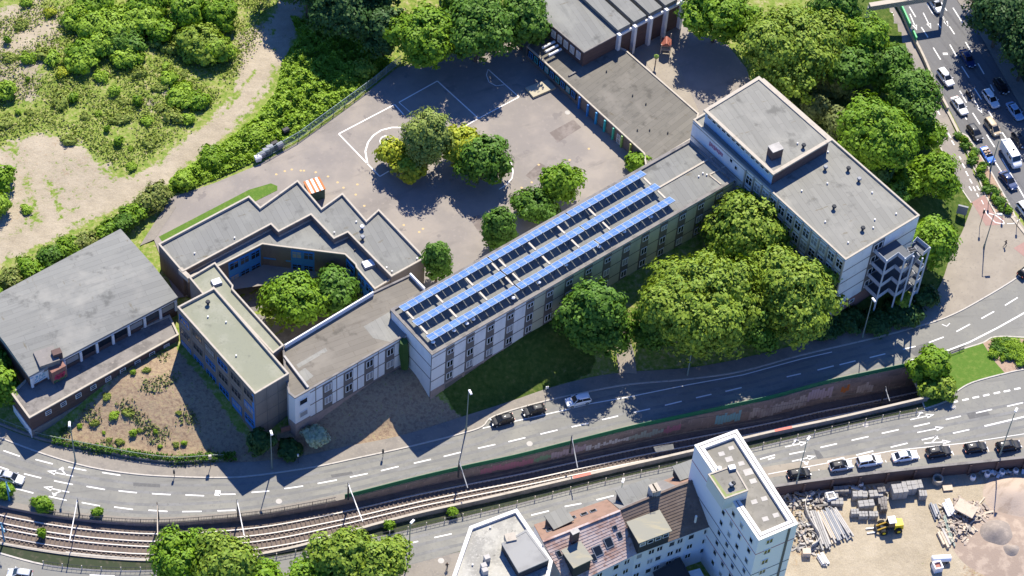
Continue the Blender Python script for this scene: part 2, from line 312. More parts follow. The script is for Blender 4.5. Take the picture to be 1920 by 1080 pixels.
KERB_S = [(-120, 998), (-60, 1018), (0, 1036), (80, 1057), (167, 1067), (267, 1069), (400, 1062), (480, 1050), (547, 1038), (713, 1005), (830, 978), (960, 947), (1127, 904), (1293, 867), (1440, 833), (1590, 798), (1673, 780), (1733, 768), (1780, 751), (1795, 735), (1825, 718), (1883, 702), (1920, 694), (2010, 680)]
ISL_N = [(1703, 680), (1776, 664), (1807, 653), (1842, 642), (1865, 631), (1920, 632), (2010, 640)]
WALL_Y = [(1380, 934), (1460, 915), (1590, 897), (1740, 880), (1920, 862), (2010, 853), (2100, 845)]
S_W = np.array(line_px(WALK_N, 0, 4)); WY_W = np.array(line_px(WALL_Y, 0, 2))
NK_W = line_px(EDGE_N, 0, 4); NE_W = offset_line(NK_W, -0.95); SE_W = line_px(EDGE_S, 0, 4)
TRENCH = np.array(list(NE_W) + list(SE_W)[::-1])
YZ = -2.4; PZ = 4.3; CZ = 1.4

def sdist(P, L):
    """signed distance to a polyline, positive on its left"""
    best = np.full(len(P), 1e9); sgn = np.ones(len(P))
    for i in range(len(L) - 1):
        a, b = L[i], L[i + 1]; e = b - a; t = np.clip(((P - a) @ e) / (e @ e), 0, 1); q = P - a - t[:, None] * e
        d = np.hypot(q[:, 0], q[:, 1]); s = np.sign(e[0] * q[:, 1] - e[1] * q[:, 0]); m = d < best
        best[m] = d[m]; sgn[m] = s[m]
    return best * sgn
def inside(P, Q):
    r = np.zeros(len(P), bool); n = len(Q)
    for i in range(n):
        x1, y1 = Q[i]; x2, y2 = Q[(i + 1) % n]
        if y1 == y2: continue
        c = ((y1 > P[:, 1]) != (y2 > P[:, 1])) & (P[:, 0] < (x2 - x1) * (P[:, 1] - y1) / (y2 - y1) + x1); r ^= c
    return r
COURT = [G2(p, 10.3) for p in [(408, 492), (492, 452), (650, 472), (672, 491), (708, 540)]] + [G2(p, 12.6) for p in [(700, 546), (533, 645)]] + [G2(p, 13.2) for p in [(532, 647), (437, 535)]]
COURT = np.array(offset_poly(ccw(COURT), -1.1))
HUMPS = [(G2(p, PZ), r, h) for p, r, h in [((150, 290), 9, 0.8), ((90, 130), 8, 1.0), ((260, 180), 7, 0.7), ((330, 150), 5, 0.6), ((215, 60), 10, 1.2)]]
def terrain(P):
    P = np.atleast_2d(np.asarray(P, float))
    d = sdist(P, S_W)
    xs = np.interp(P[:, 0], [-95, -45, -30, 5, 20, 40, 60], [16, 16, 10, 10, 14, 13, 14])
    t = np.clip(d / xs, 0, 1); z = 0.09 + (PZ - 0.09) * t * t * (3 - 2 * t)
    z[d < 0] = -0.05
    z[inside(P, COURT)] = CZ
    for (hx, hy), r, h in HUMPS:
        q = np.hypot(P[:, 0] - hx, P[:, 1] - hy) / r; z += h * np.exp(-q * q)
    wy = sdist(P, WY_W); m = (wy < 1.0) & (P[:, 0] > WY_W[0][0]); z[m] = YZ
    return z
def T(x, y): return float(terrain([(x, y)])[0])
def GT(px, py):
    """point of the terrain seen at a pixel"""
    z = 2.0
    for _ in range(12):
        q = G(px, py, z); z += 0.7 * (T(q.x, q.y) - z)
    q = G(px, py, z); q.z = T(q.x, q.y); return q

# zone masks in the terrain: sand, lawn, soil
def pl(pts, z=PZ): return np.array([G2(p, z) for p in pts])
def band(P, pts, w, z=PZ): return np.clip(1.3 - np.abs(sdist(P, pl(pts, z))) / w, 0, 1)
def zone(P, pts, soft=1.5, z=PZ):
    Q = np.array(ccw([tuple(p) for p in pl(pts, z)])); L = np.vstack([Q, Q[:1]]); return np.clip(0.5 + sdist_closed(P, L, Q) / soft, 0, 1)
def sdist_closed(P, L, Q):
    d = np.abs(sdist(P, L)); return np.where(inside(P, Q), d, -d)
STEP = 0.75
gx = np.arange(-150, 160.1, STEP); gy = np.arange(-95, 135.1, STEP)
XX, YY = np.meshgrid(gx, gy); PP = np.c_[XX.ravel(), YY.ravel()]
ZZ = terrain(PP)
sand = np.maximum.reduce([band(PP, [(-60, 500), (0, 470), (100, 425), (180, 385), (290, 335), (380, 265), (440, 210), (500, 130), (530, 60), (560, -40)], 3.3),
    0.72 * zone(PP, [(-60, 480), (-40, 290), (60, 245), (130, 250), (200, 310), (290, 330), (180, 400), (60, 450)], 5), 0.8 * zone(PP, [(-60, 190), (-60, 20), (90, 0), (130, 20), (120, 90), (60, 190)], 5),
    0.75 * zone(PP, [(440, 60), (520, 20), (550, 50), (500, 150), (430, 190)], 4), 0.6 * band(PP, [(-40, 60), (60, 10), (120, -20)], 3),
    0.55 * zone(PP, [(250, 200), (330, 130), (400, 160), (330, 240)], 5),
    0.95 * zone(PP, [(1350, 930), (2100, 840), (2100, 1200), (1400, 1200)], 2, YZ)])
ruts = [[(-60, 512), (0, 482), (100, 437), (180, 397), (290, 347), (385, 275), (448, 218), (508, 138), (535, 60)], [(-60, 492), (0, 462), (100, 415), (178, 377), (285, 326), (373, 256), (430, 202), (490, 120), (520, 50)], [(40, 280), (80, 330), (110, 385), (120, 430)], [(0, 300), (50, 340), (70, 400)], [(465, 40), (475, 90), (470, 150)], [(505, 30), (515, 80), (505, 130)], [(-20, 60), (60, 25), (130, -20)]]
for i_, L_ in enumerate(ruts): sand = sand - (.42 if i_ < 2 else .3) * np.clip(1.2 - np.abs(sdist(PP, pl(L_))) / .75, 0, 1) * (.5 + .5 * np.sin(PP[:, 0] * .45 + i_))
sand = np.where(sdist(PP, S_W) > 0, sand, np.where(ZZ < -1, sand, 0))
lawn = np.maximum.reduce([zone(PP, [(830, 735), (810, 690), (1050, 590), (1120, 640), (1110, 690), (960, 745), (870, 775)], 1.5, 2), zone(PP, [(300, 450), (470, 362), (520, 346), (520, 362), (310, 468)], 0.8),
    zone(PP, [(1420, 100), (1680, -60), (1830, 380), (1770, 530), (1690, 592), (1560, 620), (1560, 300), (1440, 230)], 3, 1.5), 0.7 * zone(PP, [(215, 700), (330, 660), (320, 690), (180, 770)], 2, 2.5),
    0.55 * zone(PP, [(110, 800), (160, 775), (240, 800), (330, 800), (400, 860), (250, 862), (110, 835)], 2, 1.0)])
soil = np.maximum.reduce([0.34 * zone(PP, [(-60, 450), (-40, 290), (60, 245), (130, 250), (200, 310), (260, 325), (150, 395), (40, 440)], 5), 0.62 * zone(PP, [(1800, 880), (2100, 850), (2100, 1200), (1790, 1200), (1800, 1010), (1850, 940)], 6, YZ), 0.5 * zone(PP, [(1460, 930), (1600, 910), (1580, 1030), (1480, 1080)], 4, YZ), zone(PP, [(480, 830), (560, 790), (770, 690), (810, 735), (870, 770), (750, 815), (580, 852), (400, 868)], 1.5, 2), zone(PP, [(90, 830), (130, 790), (240, 700), (330, 665), (470, 830), (440, 868), (250, 862)], 2, 2)])
inner = np.array(offset_poly(ccw([tuple(p) for p in TRENCH]), -0.3))
kill = inside(PP, inner).reshape(XX.shape)
ny, nx = XX.shape
idx = np.arange(nx * ny).reshape(ny, nx)
kq = kill[:-1, :-1] | kill[1:, :-1] | kill[:-1, 1:] | kill[1:, 1:]
quads = np.stack([idx[:-1, :-1], idx[:-1, 1:], idx[1:, 1:], idx[1:, :-1]], -1)[~kq]
CRN = [(-1, -1), (1, -1), (1, 1), (-1, 1)]
me = bpy.data.meshes.new("ground")
jit = rng.normal(0, 0.05, len(PP)) * (sdist(PP, S_W) > 1.5)
me.from_pydata(np.c_[PP, ZZ + jit].tolist() + [(sx * 2500, sy * 2500, -0.3) for sx, sy in CRN] + [((gx[0] if sx < 0 else gx[-1]), (gy[0] if sy < 0 else gy[-1]), -0.3) for sx, sy in CRN], [], quads.tolist() + [(nx * ny + i, nx * ny + (i + 1) % 4, nx * ny + 4 + (i + 1) % 4, nx * ny + 4 + i) for i in range(4)])
ca = me.color_attributes.new("zone", 'FLOAT_COLOR', 'POINT')
cols = np.zeros((nx * ny + 8, 4), np.float32); cols[:-8, 0] = sand; cols[:-8, 1] = lawn; cols[:-8, 2] = soil; cols[:, 3] = 1
ca.data.foreach_set("color", cols.ravel()); me.polygons.foreach_set("use_smooth", [True] * len(me.polygons))
def ground_material():
    m = bpy.data.materials.new("ground_cover"); m.use_nodes = True; t = m.node_tree; N = t.nodes; K = t.links; b = N["Principled BSDF"]
    b.inputs["Roughness"].default_value = 0.95; b.inputs["Specular IOR Level"].default_value = 0.1
    at = N.new("ShaderNodeAttribute"); at.attribute_name = "zone"; sep = N.new("ShaderNodeSeparateColor"); K.new(at.outputs["Color"], sep.inputs[0])
    geo = N.new("ShaderNodeNewGeometry")
    def noise(sc, det=6, rough=0.65):
        n = N.new("ShaderNodeTexNoise"); n.inputs["Scale"].default_value = sc; n.inputs["Detail"].default_value = det; n.inputs["Roughness"].default_value = rough; K.new(geo.outputs["Position"], n.inputs["Vector"]); return n.outputs[0]
    def ramp(v, stops):
        r = N.new("ShaderNodeValToRGB"); e = r.color_ramp.elements
        while len(e) < len(stops): e.new(0.5)
        for i, (p, c) in enumerate(stops): e[i].position = p; e[i].color = (*c, 1)
        K.new(v, r.inputs[0]); return r.outputs[0]
    def mix(f, a, bb):
        x = N.new("ShaderNodeMix"); x.data_type = 'RGBA'; K.new(f, x.inputs[0]); K.new(a, x.inputs[6]); K.new(bb, x.inputs[7]); return x.outputs[2]
    def mth(op, a, bv):
        x = N.new("ShaderNodeMath"); x.operation = op; K.new(a, x.inputs[0])
        if isinstance(bv, float): x.inputs[1].default_value = bv
        else: K.new(bv, x.inputs[1])
        return x.outputs[0]
    def edge(mask, nz, k=1.1, lo=0.42, hi=0.62):
        s = mth('ADD', mask, mth('MULTIPLY', mth('SUBTRACT', nz, 0.5), k)); r = N.new("ShaderNodeMapRange"); r.interpolation_type = 'SMOOTHSTEP'; K.new(s, r.inputs[0]); r.inputs[1].default_value = lo; r.inputs[2].default_value = hi; return r.outputs[0]
    n1, n2, n3 = noise(0.22), noise(1.3), noise(0.07, 4)
    meadow = ramp(n2, [(0.3, (0.10, 0.17, 0.025)), (0.43, (0.165, 0.235, 0.04)), (0.55, (0.24, 0.27, 0.075)), (0.68, (0.37, 0.32, 0.19))])
    lawn = ramp(n2, [(0.3, (0.035, 0.07, 0.011)), (0.48, (0.065, 0.105, 0.02)), (0.62, (0.10, 0.13, 0.03)), (0.76, (0.2, 0.18, 0.08))])
    sandc = ramp(n1, [(0.3, (0.26, 0.22, 0.155)), (0.5, (0.36, 0.31, 0.225)), (0.7, (0.46, 0.40, 0.30))])
    fine = ramp(noise(4.5, 5), [(0.35, (0.26, 0.22, 0.16)), (0.65, (0.43, 0.37, 0.275))])
    x = N.new("ShaderNodeMix"); x.data_type = 'RGBA'; x.inputs[0].default_value = 0.45; K.new(sandc, x.inputs[6]); K.new(fine, x.inputs[7]); sandc = x.outputs[2]
    soilc = ramp(noise(1.6, 8, 0.7), [(0.3, (0.18, 0.125, 0.088)), (0.45, (0.28, 0.205, 0.14)), (0.58, (0.36, 0.28, 0.18)), (0.70, (0.17, 0.19, 0.05))])
    c = mix(edge(sep.outputs[1], n1, 1.6), meadow, lawn)
    c = mix(edge(sep.outputs[0], mth('ADD', mth('MULTIPLY', n1, 0.55), mth('MULTIPLY', n2, 0.45)), 2.6), c, sandc)
    c = mix(edge(sep.outputs[2], n2, 1.3), c, soilc)
    K.new(c, b.inputs["Base Color"])
    bp = N.new("ShaderNodeBump"); bp.inputs["Strength"].default_value = 0.6; bp.inputs["Distance"].default_value = 0.25; K.new(n2, bp.inputs["Height"]); K.new(bp.outputs[0], b.inputs["Normal"])
    return m
me.materials.append(ground_material()); me.update()
gob = bpy.data.objects.new("ground", me); col.objects.link(gob); tag(gob, kind="structure")

# ---------------------------------------------------------------- roads, kerbs, pavements
KN = line_px(KERB_N); WN = [tuple(p) for p in S_W]; KS = line_px(KERB_S, 0, 4); IN = line_px(ISL_N, 0, 4)
mb = MB()
NEo = offset_line(NE_W, -0.0)
PR = [G2(p) for p in [(2010, 440), (2300, 400), (2300, 640)]]
mb.sheet(KN + PR[1:] + [IN[-1]] + IN[::-1] + NK_W[::-1], 0.0); struct(mb, "roadway", asphalt)
mb = MB(); south = [G2(p) for p in [(2300, 700), (2300, 830)]] + list(reversed(offset_line([tuple(p) for p in WY_W], 1.8))) + [G2(p) for p in [(1300, 960), (1130, 990), (1000, 1012), (867, 1032), (775, 1056), (640, 1100), (500, 1140), (-130, 1150)]]
mb.sheet(KS + south, 0.0); struct(mb, "roadway", asphalt)
def slab(name, poly, m, z=0.12):
    mb = MB(); mb.sheet(poly, z); mb.prism(poly, -0.1, z, caps=False); return struct(mb, name, m)
iW = min(range(len(WN)), key=lambda i: (V2(WN[i]) - V2(G2((1735, 570)))).length)
iK = min(range(len(KN)), key=lambda i: (V2(KN[i]) - V2(G2((1690, 622)))).length)
slab("pavement", offset_line(KN[:iK + 1], 0.25) + WN[:iW + 1][::-1], walk_m)
iP = min(range(len(WN)), key=lambda i: (V2(WN[i]) - V2(G2((1806, 430)))).length)
plz = offset_line(KN[iK:], 0.25) + [G2(p) for p in [(1990, 430), (1930, 440), (1905, 405), (1862, 398), (1850, 373), (1826, 377), (1818, 398)]] + WN[iW:iP + 1][::-1]
slab("plaza", plz, pave_m)
def kerb(L, side, name="kerb"):
    mb = MB(); A = L; B = offset_line(L, 0.25 * side); mb.strip(A, B, 0.125); mb.strip(A, A, 0.125, -0.05); return struct(mb, name, kerb_m)
kerb(KN, 1)
mb = MB(); mb.strip(offset_line(NK_W, 0.12), offset_line(NE_W, -0.06), 0.1); mb.strip(offset_line(NK_W, .12), offset_line(NK_W, .12), .1, -.05); struct(mb, "kerb", walk_m)
# pavement by the construction yard, parking strip
wy = [tuple(p) for p in WY_W]
slab("pavement", offset_line(wy, 0.05) + offset_line(wy, 2.3)[::-1], asphalt, 0.1)
mb = MB(); mb.strip(offset_line(wy, 2.35), offset_line(wy, 4.7), 0.012); struct(mb, "parking_strip", pave_m)
row_front = [G2(p) for p in [(1420, 925), (1300, 962), (1130, 992), (1000, 1014), (867, 1034), (775, 1058), (640, 1102)]]
slab("pavement", row_front + [(p[0] + 1.5, p[1] - 5) for p in row_front[::-1]], walk_m)
# traffic island east of the tunnel
mb = MB(); isl = IN + [G2((2300, 660)), G2((2300, 690))] + KS[::-1][:[i for i, p in enumerate(KS[::-1]) if (V2(p) - V2(G2((1733, 768)))).length < 0.4][0] + 1]
isl_c = ccw(isl); mb.ring(isl_c, offset_poly(isl_c, 0.25), 0.125); mb.prism(isl_c, -0.05, 0.125, caps=False); struct(mb, "kerb", kerb_m)
lawn_m = mat("mown_grass", (0.085, 0.165, 0.02), 0.95, [(1.2, (0.135, 0.20, 0.035), 0.45, 0.7, U1, 0), (6, (0.06, 0.125, 0.014), 0.5, 0.75, U1, 0)], 0.4, 6)
mb = MB(); mb.sheet(offset_poly(isl_c, 0.25), 0.11); struct(mb, "lawn", lawn_m)
mulch = mat("bark_mulch", (0.36, 0.26, 0.19), 0.95, [(2, (0.26, 0.18, 0.13), 0.45, 0.7, U1, 0)], 0.4, 6)
mb = MB(); mb.sheet([G2(p) for p in [(1842, 643), (1866, 634), (1925, 636), (2000, 642), (2000, 675), (1925, 690), (1884, 700), (1866, 680)]], 0.118); struct(mb, "planting_bed", mulch)
# motorway, service road and verge in the upper right
HWL = [(1640, -66), (1679, 8), (1708, 60), (1733, 109), (1753, 156), (1780, 205), (1812, 268), (1846, 330), (1885, 375), (1915, 408), (1960, 460)]
HWR = [(1750, -80), (1794, 0), (1834, 58), (1883, 146), (1930, 228), (2010, 360)]
mb = MB(); mb.sheet([G2(p) for p in HWL] + [G2(p) for p in HWR[::-1]], 0.004); struct(mb, "motorway", asphalt_hw)
SVL = [(1625, -66), (1660, 8), (1690, 75), (1718, 150), (1748, 240), (1780, 310), (1800, 345), (1822, 380)]
SVR = [(1636, -66), (1675, 8), (1704, 62), (1728, 111), (1748, 158), (1772, 205), (1800, 268), (1828, 330), (1846, 366)]
mb = MB(); mb.sheet([G2(p) for p in SVL] + [G2(p) for p in SVR[::-1]], 0.004); struct(mb, "service_road", yard_m)
mb = MB(); mb.sheet([G2(p) for p in [(1822, 380), (1846, 366), (1862, 398), (1884, 412), (1876, 422), (1848, 424)]], 0.13); mb.sheet([G2(p) for p in [(1900, 466), (1945, 440), (1945, 490), (1925, 486)]], 0.13); struct(mb, "cycle_crossing", redpave)
lw = line_px([(1822, 380), (1790, 330), (1755, 255)], 0, 3); mb = MB(); mb.strip(lw, offset_line(lw, 0.25), 0.06); mb.strip(lw, lw, .06, -.05); struct(mb, "kerb", kerb_m)
mb = MB(); med = ccw([G2(p) for p in [(1795, 245), (1846, 366), (1866, 402), (1905, 408), (1900, 395), (1858, 320), (1815, 255)]]); mb.ring(med, offset_poly(med, 0.3), 0.14); mb.prism(med, -.05, .14, caps=False); struct(mb, "kerb", kerb_m)
mb = MB(); mb.sheet(offset_poly(med, 0.3), 0.12); struct(mb, "planting_bed", mulch)
dverge = mat("shade_dark_verge", (0.05, 0.07, 0.03), 0.95, [(1, (0.08, 0.08, 0.045), 0.45, 0.7, U1, 0)])  # dark colour puts the shade of the roadside trees into the ground
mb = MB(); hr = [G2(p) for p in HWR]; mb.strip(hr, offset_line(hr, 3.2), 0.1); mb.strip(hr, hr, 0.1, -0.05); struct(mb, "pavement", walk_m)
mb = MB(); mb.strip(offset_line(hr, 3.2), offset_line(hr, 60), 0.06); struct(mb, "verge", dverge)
# school yard (flat sheet on the platform)
mb = MB(); mb.sheet([G2(p, PZ) for p in [(285, 440), (318, 372), (400, 345), (480, 312), (560, 268), (650, 205), (745, 128), (900, 85), (1000, 40), (1080, -60), (1300, -60), (1290, 60), (1360, 80), (1400, 130), (1420, 200), (1480, 300), (1370, 400), (1000, 480), (700, 620), (600, 520), (330, 560)]], PZ + 0.16); struct(mb, "school_yard", yard_m)
mb = MB(); mb.sheet([G2(p, PZ) for p in [(298, 445), (467, 357), (508, 345), (520, 350), (520, 358), (480, 378), (310, 462)]], PZ + 0.2); struct(mb, "lawn", lawn_m)
mb = MB(); mb.sheet([G2(p, PZ) for p in [(262, 462), (320, 372), (330, 390), (290, 450)]], PZ + 0.19); struct(mb, "footpath", walk_m)
mb = MB(); mb.sheet(COURT.tolist(), CZ + 0.03); struct(mb, "courtyard", conc_dk)
mb = MB(); mb.sheet([G2(p, PZ) for p in [(1195, 100), (1250, 75), (1262, 100), (1310, 210), (1290, 215)]], PZ + 0.19); struct(mb, "footpath", pave_m)
# path between the trees to the street
mb = MB(); L = [GT(*p) for p in [(1178, 705), (1172, 660), (1160, 620), (1150, 585)]]; mb.strip([(p.x - 1.6, p.y) for p in L], [(p.x + 1.6, p.y) for p in L], [p.z + 0.06 for p in L]); struct(mb, "footpath", pave_m)

# ---------------------------------------------------------------- markings
mk = MB(); MZ = 0.018
def mstrip(a, b, w, mb=None, z=MZ):
    (mb or mk); m_ = mb or mk; a, b = V2(a), V2(b); e = (b - a).normalized(); n = Vector((-e.y, e.x)) * (w / 2)
    m_.add([(*(a - n), z), (*(b - n), z), (*(b + n), z), (*(a + n), z)], [(0, 1, 2, 3)])
def dashes(pts, first, dash=3.0, gap=2.6, w=0.22, z=MZ):
    L = resample([Vector(p) for p in line_px(pts, 0, 4)], 0.25); s = 0; acc = 0
    for i in range(len(L) - 1):
        seg = (L[i + 1] - L[i]).length; acc += seg
        if ((acc - first) % (dash + gap)) < dash and acc > first: mstrip(L[i], L[i + 1], w, z=z)
def dash_px(lst, w=0.24, z=MZ):
    for a in lst: mstrip(G2(a[:2]), G2(a[2:]), w, z=z)
def poly_line(pts, w, z=MZ, mb=None, zz=0):
    L = [G2(p, zz) for p in pts]
    for i in range(len(L) - 1): mstrip(L[i], L[i + 1], w, mb, z)
def o3(lst, ox, oy, k): return [tuple((v / k + (ox if i % 2 == 0 else oy)) for i, v in enumerate(a)) for a in lst]
dash_px(o3([(20, 375, 112, 407), (200, 425, 297, 450), (385, 467, 485, 487), (575, 498, 677, 514), (0, 467, 50, 484), (135, 505, 232, 529), (305, 545, 410, 566), (487, 576, 590, 594), (667, 601, 770, 612), (855, 617, 960, 623), (1043, 624, 1148, 629), (1230, 621, 1325, 620), (1415, 610, 1440, 608), (90, 588, 188, 614), (275, 632, 375, 655), (460, 667, 562, 686), (642, 692, 748, 706), (835, 710, 942, 717), (1025, 718, 1135, 717), (1223, 714, 1325, 710)], 0, 720, 3))
dash_px(o3([(0, 608, 75, 602), (160, 589, 265, 574), (347, 560, 455, 540), (528, 524, 628, 504), (703, 488, 802, 464), (888, 446, 984, 424), (1056, 408, 1152, 384), (1248, 362, 1346, 340), (1420, 325, 1440, 320)], 480, 720, 3))
dash_px(o3([(0, 320, 75, 302), (160, 282, 256, 259), (335, 242, 430, 221), (507, 201, 597, 180), (685, 160, 777, 140), (860, 120, 955, 97), (1035, 78, 1122, 58), (1200, 42, 1292, 20)], 960, 720, 3))
dash_px(o3([(105, 1040, 185, 1022), (278, 1002, 370, 978), (402, 972, 492, 950), (572, 932, 660, 910), (760, 885, 830, 868), (905, 847, 988, 816), (1060, 785, 1136, 744), (1200, 712, 1272, 672), (1333, 638, 1404, 594)], 1440, 360, 3))
poly_line([(1703, 676), (1780, 656), (1817, 642), (1870, 615), (1920, 587), (2000, 535)], 0.3)
poly_line([(905, 803), (960, 791), (1050, 771), (1107, 757), (1180, 744), (1293, 721), (1393, 703), (1503, 673), (1560, 660)], 0.2)
dash_px(o3([(0, 425, 38, 413), (295, 357, 388, 336), (470, 317, 565, 296), (640, 278, 735, 257), (1000, 200, 1085, 181), (1170, 163, 1260, 143), (1345, 126, 1435, 105), (120, 395, 210, 377), (335, 436, 428, 414), (497, 400, 592, 377), (690, 356, 785, 333), (865, 315, 955, 295), (1040, 277, 1132, 257), (820, 240, 910, 220)], 1440, 720, 3))
dash_px(o3([(1038, 104, 1068, 97), (1093, 92, 1128, 84), (1150, 79, 1187, 71), (1210, 67, 1245, 59), (1270, 54, 1305, 46), (1326, 43, 1362, 36), (1385, 30, 1420, 23)], 1440, 720, 3), 0.35)
poly_line([(1846, 799), (1880, 791), (1960, 772)], 0.3)
dash_px(o3([(108, 738, 208, 714), (293, 690, 390, 672), (476, 652, 572, 628)], 960, 720, 3)); dash_px(o3([(1003, 864, 1100, 843), (830, 905, 912, 885)], 480, 720, 3)); dash_px([(168, 1078, 215, 1080), (1425, 861, 1453, 853)])
for x in (1500, 1535, 1590, 1660, 1722, 1785, 1850): poly_line([(x, 886 - (x - 1490) * .137), (x + 6, 900 - (x - 1490) * .137)], 0.12)
poly_line([(1440, 889), (1573, 864), (1673, 845), (1807, 831), (1930, 812)], 0.12)
def arrow(a, b, wing=0, w=0.2):
    """lane arrow from a to b (pixels) with an optional branch to one side"""
    A, B = V2(G2(a)), V2(G2(b)); e = (B - A).normalized(); n = Vector((-e.y, e.x)); mstrip(A, B - e * 0.8, w)
    h = B - e * 1.5; mk.add([(*(h + n * 0.5), MZ), (*B, MZ), (*(h - n * 0.5), MZ)], [(0, 1, 2)])
    if wing:
        c = A + e * 1.3; q = c + e * 1.0 + n * 0.9 * wing; mstrip(c, q, w); mk.add([(*(q + e * .55 - n * .2 * wing), MZ), (*(q + n * .55 * wing), MZ), (*(q - e * .45 + n * .1 * wing), MZ)], [(0, 1, 2)])
arrow((137, 893), (88, 883), -1); arrow((130, 923), (81, 913), 1)
for a, b, w_ in [((1472, 838), (1515, 829), 1), ((1485, 865), (1530, 855), -1), ((1707, 787), (1752, 777), 1), ((1720, 811), (1770, 801), 0), ((1733, 831), (1783, 828), 1)]: arrow(a, b, w_)
for a, b in [((1706, 26), (1719, 57)), ((1731, 24), (1746, 54)), ((1825, 185), (1842, 213)), ((1766, 27), (1778, 50))]: arrow(a, b)
dash_px(o3([(335, 65, 395, 165), (450, 262, 515, 362), (565, 460, 635, 575), (820, 875, 885, 990), (610, 230, 640, 270), (725, 430, 790, 545), (840, 640, 910, 750), (960, 850, 1030, 960), (505, 35, 565, 140), (630, 120, 700, 240), (720, 255, 770, 330), (875, 405, 935, 505), (995, 610, 1055, 715), (1115, 815, 1150, 880), (755, 75, 845, 220), (640, 20, 695, 105)], 1640, 0, 5.143))
dash_px(o3([(945, 112, 1015, 222), (1080, 322, 1157, 442), (1165, 590, 1225, 682), (1095, 88, 1140, 162), (1230, 300, 1280, 378), (870, 150, 888, 178), (605, 90, 630, 130), (680, 235, 698, 272), (708, 305, 735, 352), (742, 378, 768, 422), (815, 530, 832, 560), (845, 600, 870, 645), (878, 675, 902, 720), (915, 748, 940, 792), (910, 822, 935, 862), (950, 822, 972, 865), (985, 815, 1010, 858), (985, 888, 1002, 922), (1015, 955, 1035, 998)], 1640, 190, 5.143))
poly_line([(1878, 297), (1900, 335), (1925, 378)], 0.25); poly_line([(1663, 18), (1682, 56)], 0.15); mstrip(G2((1768, 101)), G2((1777, 101)), 0.6)
poly_line([(1845, 392), (1851, 403), (1866, 418), (1882, 421), (1882, 417)], 0.18, 0.14); poly_line([(1854, 401), (1866, 404), (1882, 416)], 0.18, 0.14); poly_line([(1888, 420), (1900, 420), (1912, 412)], 0.18, 0.14); poly_line([(1840, 376), (1844, 384)], 0.15, 0.14)
dash_px(o3([(165, 115, 182, 150), (120, 95, 145, 130)], 1640, 0, 5.143), 0.2)
mstrip(G2((403, 924)), G2((413, 925)), 1.1); poly_line([(1766, 608), (1775, 612), (1781, 606)], 0.15)
struct(mk, "road_markings", paint_w)
# sports pitch lines in the yard
pm = MB(); PZ2 = PZ + 0.168
def pit(pts, w=0.24): poly_line(pts, w, PZ2, pm, PZ)
pit([(740, 197), (635, 252), (712, 332), (729, 322)]); pit([(748, 193), (820, 153), (897, 223)]); pit([(740, 197), (757, 216)]); pit([(748, 193), (772, 214)], 0.15); pit([(915, 131), (973, 183), (897, 223), (868, 240)], 0.2)
pit([(689, 308), (685, 285), (690, 268), (700, 255), (715, 245), (735, 240), (752, 240)], 0.3); pit([(716, 275), (712, 266), (715, 259), (724, 255), (728, 268)], 0.2); pit([(728, 295), (738, 311)], 0.28); pit([(958, 305), (962, 322), (960, 335), (950, 347), (936, 356)], 0.2)
pit([(915, 131), (912, 142), (917, 155), (930, 162), (945, 160)], 0.14)
struct(pm, "pitch_markings", pitch_w)
yd = MB()
for x, y in [(518, 328), (534, 322), (547, 319), (564, 321), (570, 321), (592, 324), (615, 332), (633, 343), (644, 353), (667, 366), (683, 387), (757, 423), (793, 430), (786, 436), (985, 375), (1021, 324), (1068, 301), (1104, 280), (997, 343), (978, 353), (670, 347), (1010, 310)]:
    q = G(x, y, PZ); yd.sheet([(q.x + 0.24 * math.cos(a * math.pi / 4), q.y + 0.24 * math.sin(a * math.pi / 4)) for a in range(8)], PZ2)
struct(yd, "yard_dots", yellow_dot)
# worn wheel tracks and repair patches
def along(L, n):
    L = [V2(p) for p in L]; d = [0]
    for i in range(len(L) - 1): d.append(d[-1] + (L[i + 1] - L[i]).length)
    out = []; j = 0
    for k in range(n):
        s = d[-1] * k / (n - 1)
        while j < len(d) - 2 and d[j + 1] < s: j += 1
        out.append(tuple(L[j].lerp(L[j + 1], (s - d[j]) / max(d[j + 1] - d[j], 1e-6))))
    return out
wear = mat("worn_asphalt", (0.165, 0.166, 0.16), 0.8, [(0.3, (0.21, 0.21, 0.203), 0.4, 0.62, (1, 1, 1), 0), (2, (0.145, 0.145, 0.14), 0.5, 0.75, U1, 0)])
iK2 = min(range(len(KN)), key=lambda i: (V2(KN[i]) - V2(G2((1700, 620)))).length)
A1, A2 = along(KN[:iK2], 90), along(NK_W, 90); wt = MB()
for f in (.3, .78):
    C = [tuple(V2(a).lerp(V2(b), f)) for a, b in zip(A1, A2)]
    for o_ in (-.8, .8): wt.strip(offset_line(C, o_ - .28), offset_line(C, o_ + .28), .006)
C = line_px([(560, 1075), (800, 1010), (960, 975), (1127, 930), (1293, 893), (1440, 860), (1640, 815), (1800, 785), (2000, 745)], 0, 4)
for oo in (0, 3.4):
    for o_ in (-.8, .8): wt.strip(offset_line(C, o_ - .28 - oo), offset_line(C, o_ + .28 - oo), .006)
struct(wt, "wheel_tracks", wear)
tar = mat("tar_patch", (0.12, 0.12, 0.118), 0.85, [(1.5, (0.16, 0.16, 0.155), .45, .7, U1, 0)]); tp_ = MB()
for q in [[(1525, 842), (1536, 846), (1550, 866), (1536, 868)], [(1700, 655), (1745, 640), (1760, 655), (1716, 668)], [(250, 905), (300, 908), (300, 914), (250, 911)], [(620, 890), (660, 884), (662, 889), (622, 896)], [(1225, 838), (1262, 832), (1264, 842), (1230, 848)], [(1812, 775), (1850, 768), (1856, 778), (1818, 786)]]: tp_.sheet([G2(p) for p in q], .01)
struct(tp_, "tar_patches", tar)
yp = MB()
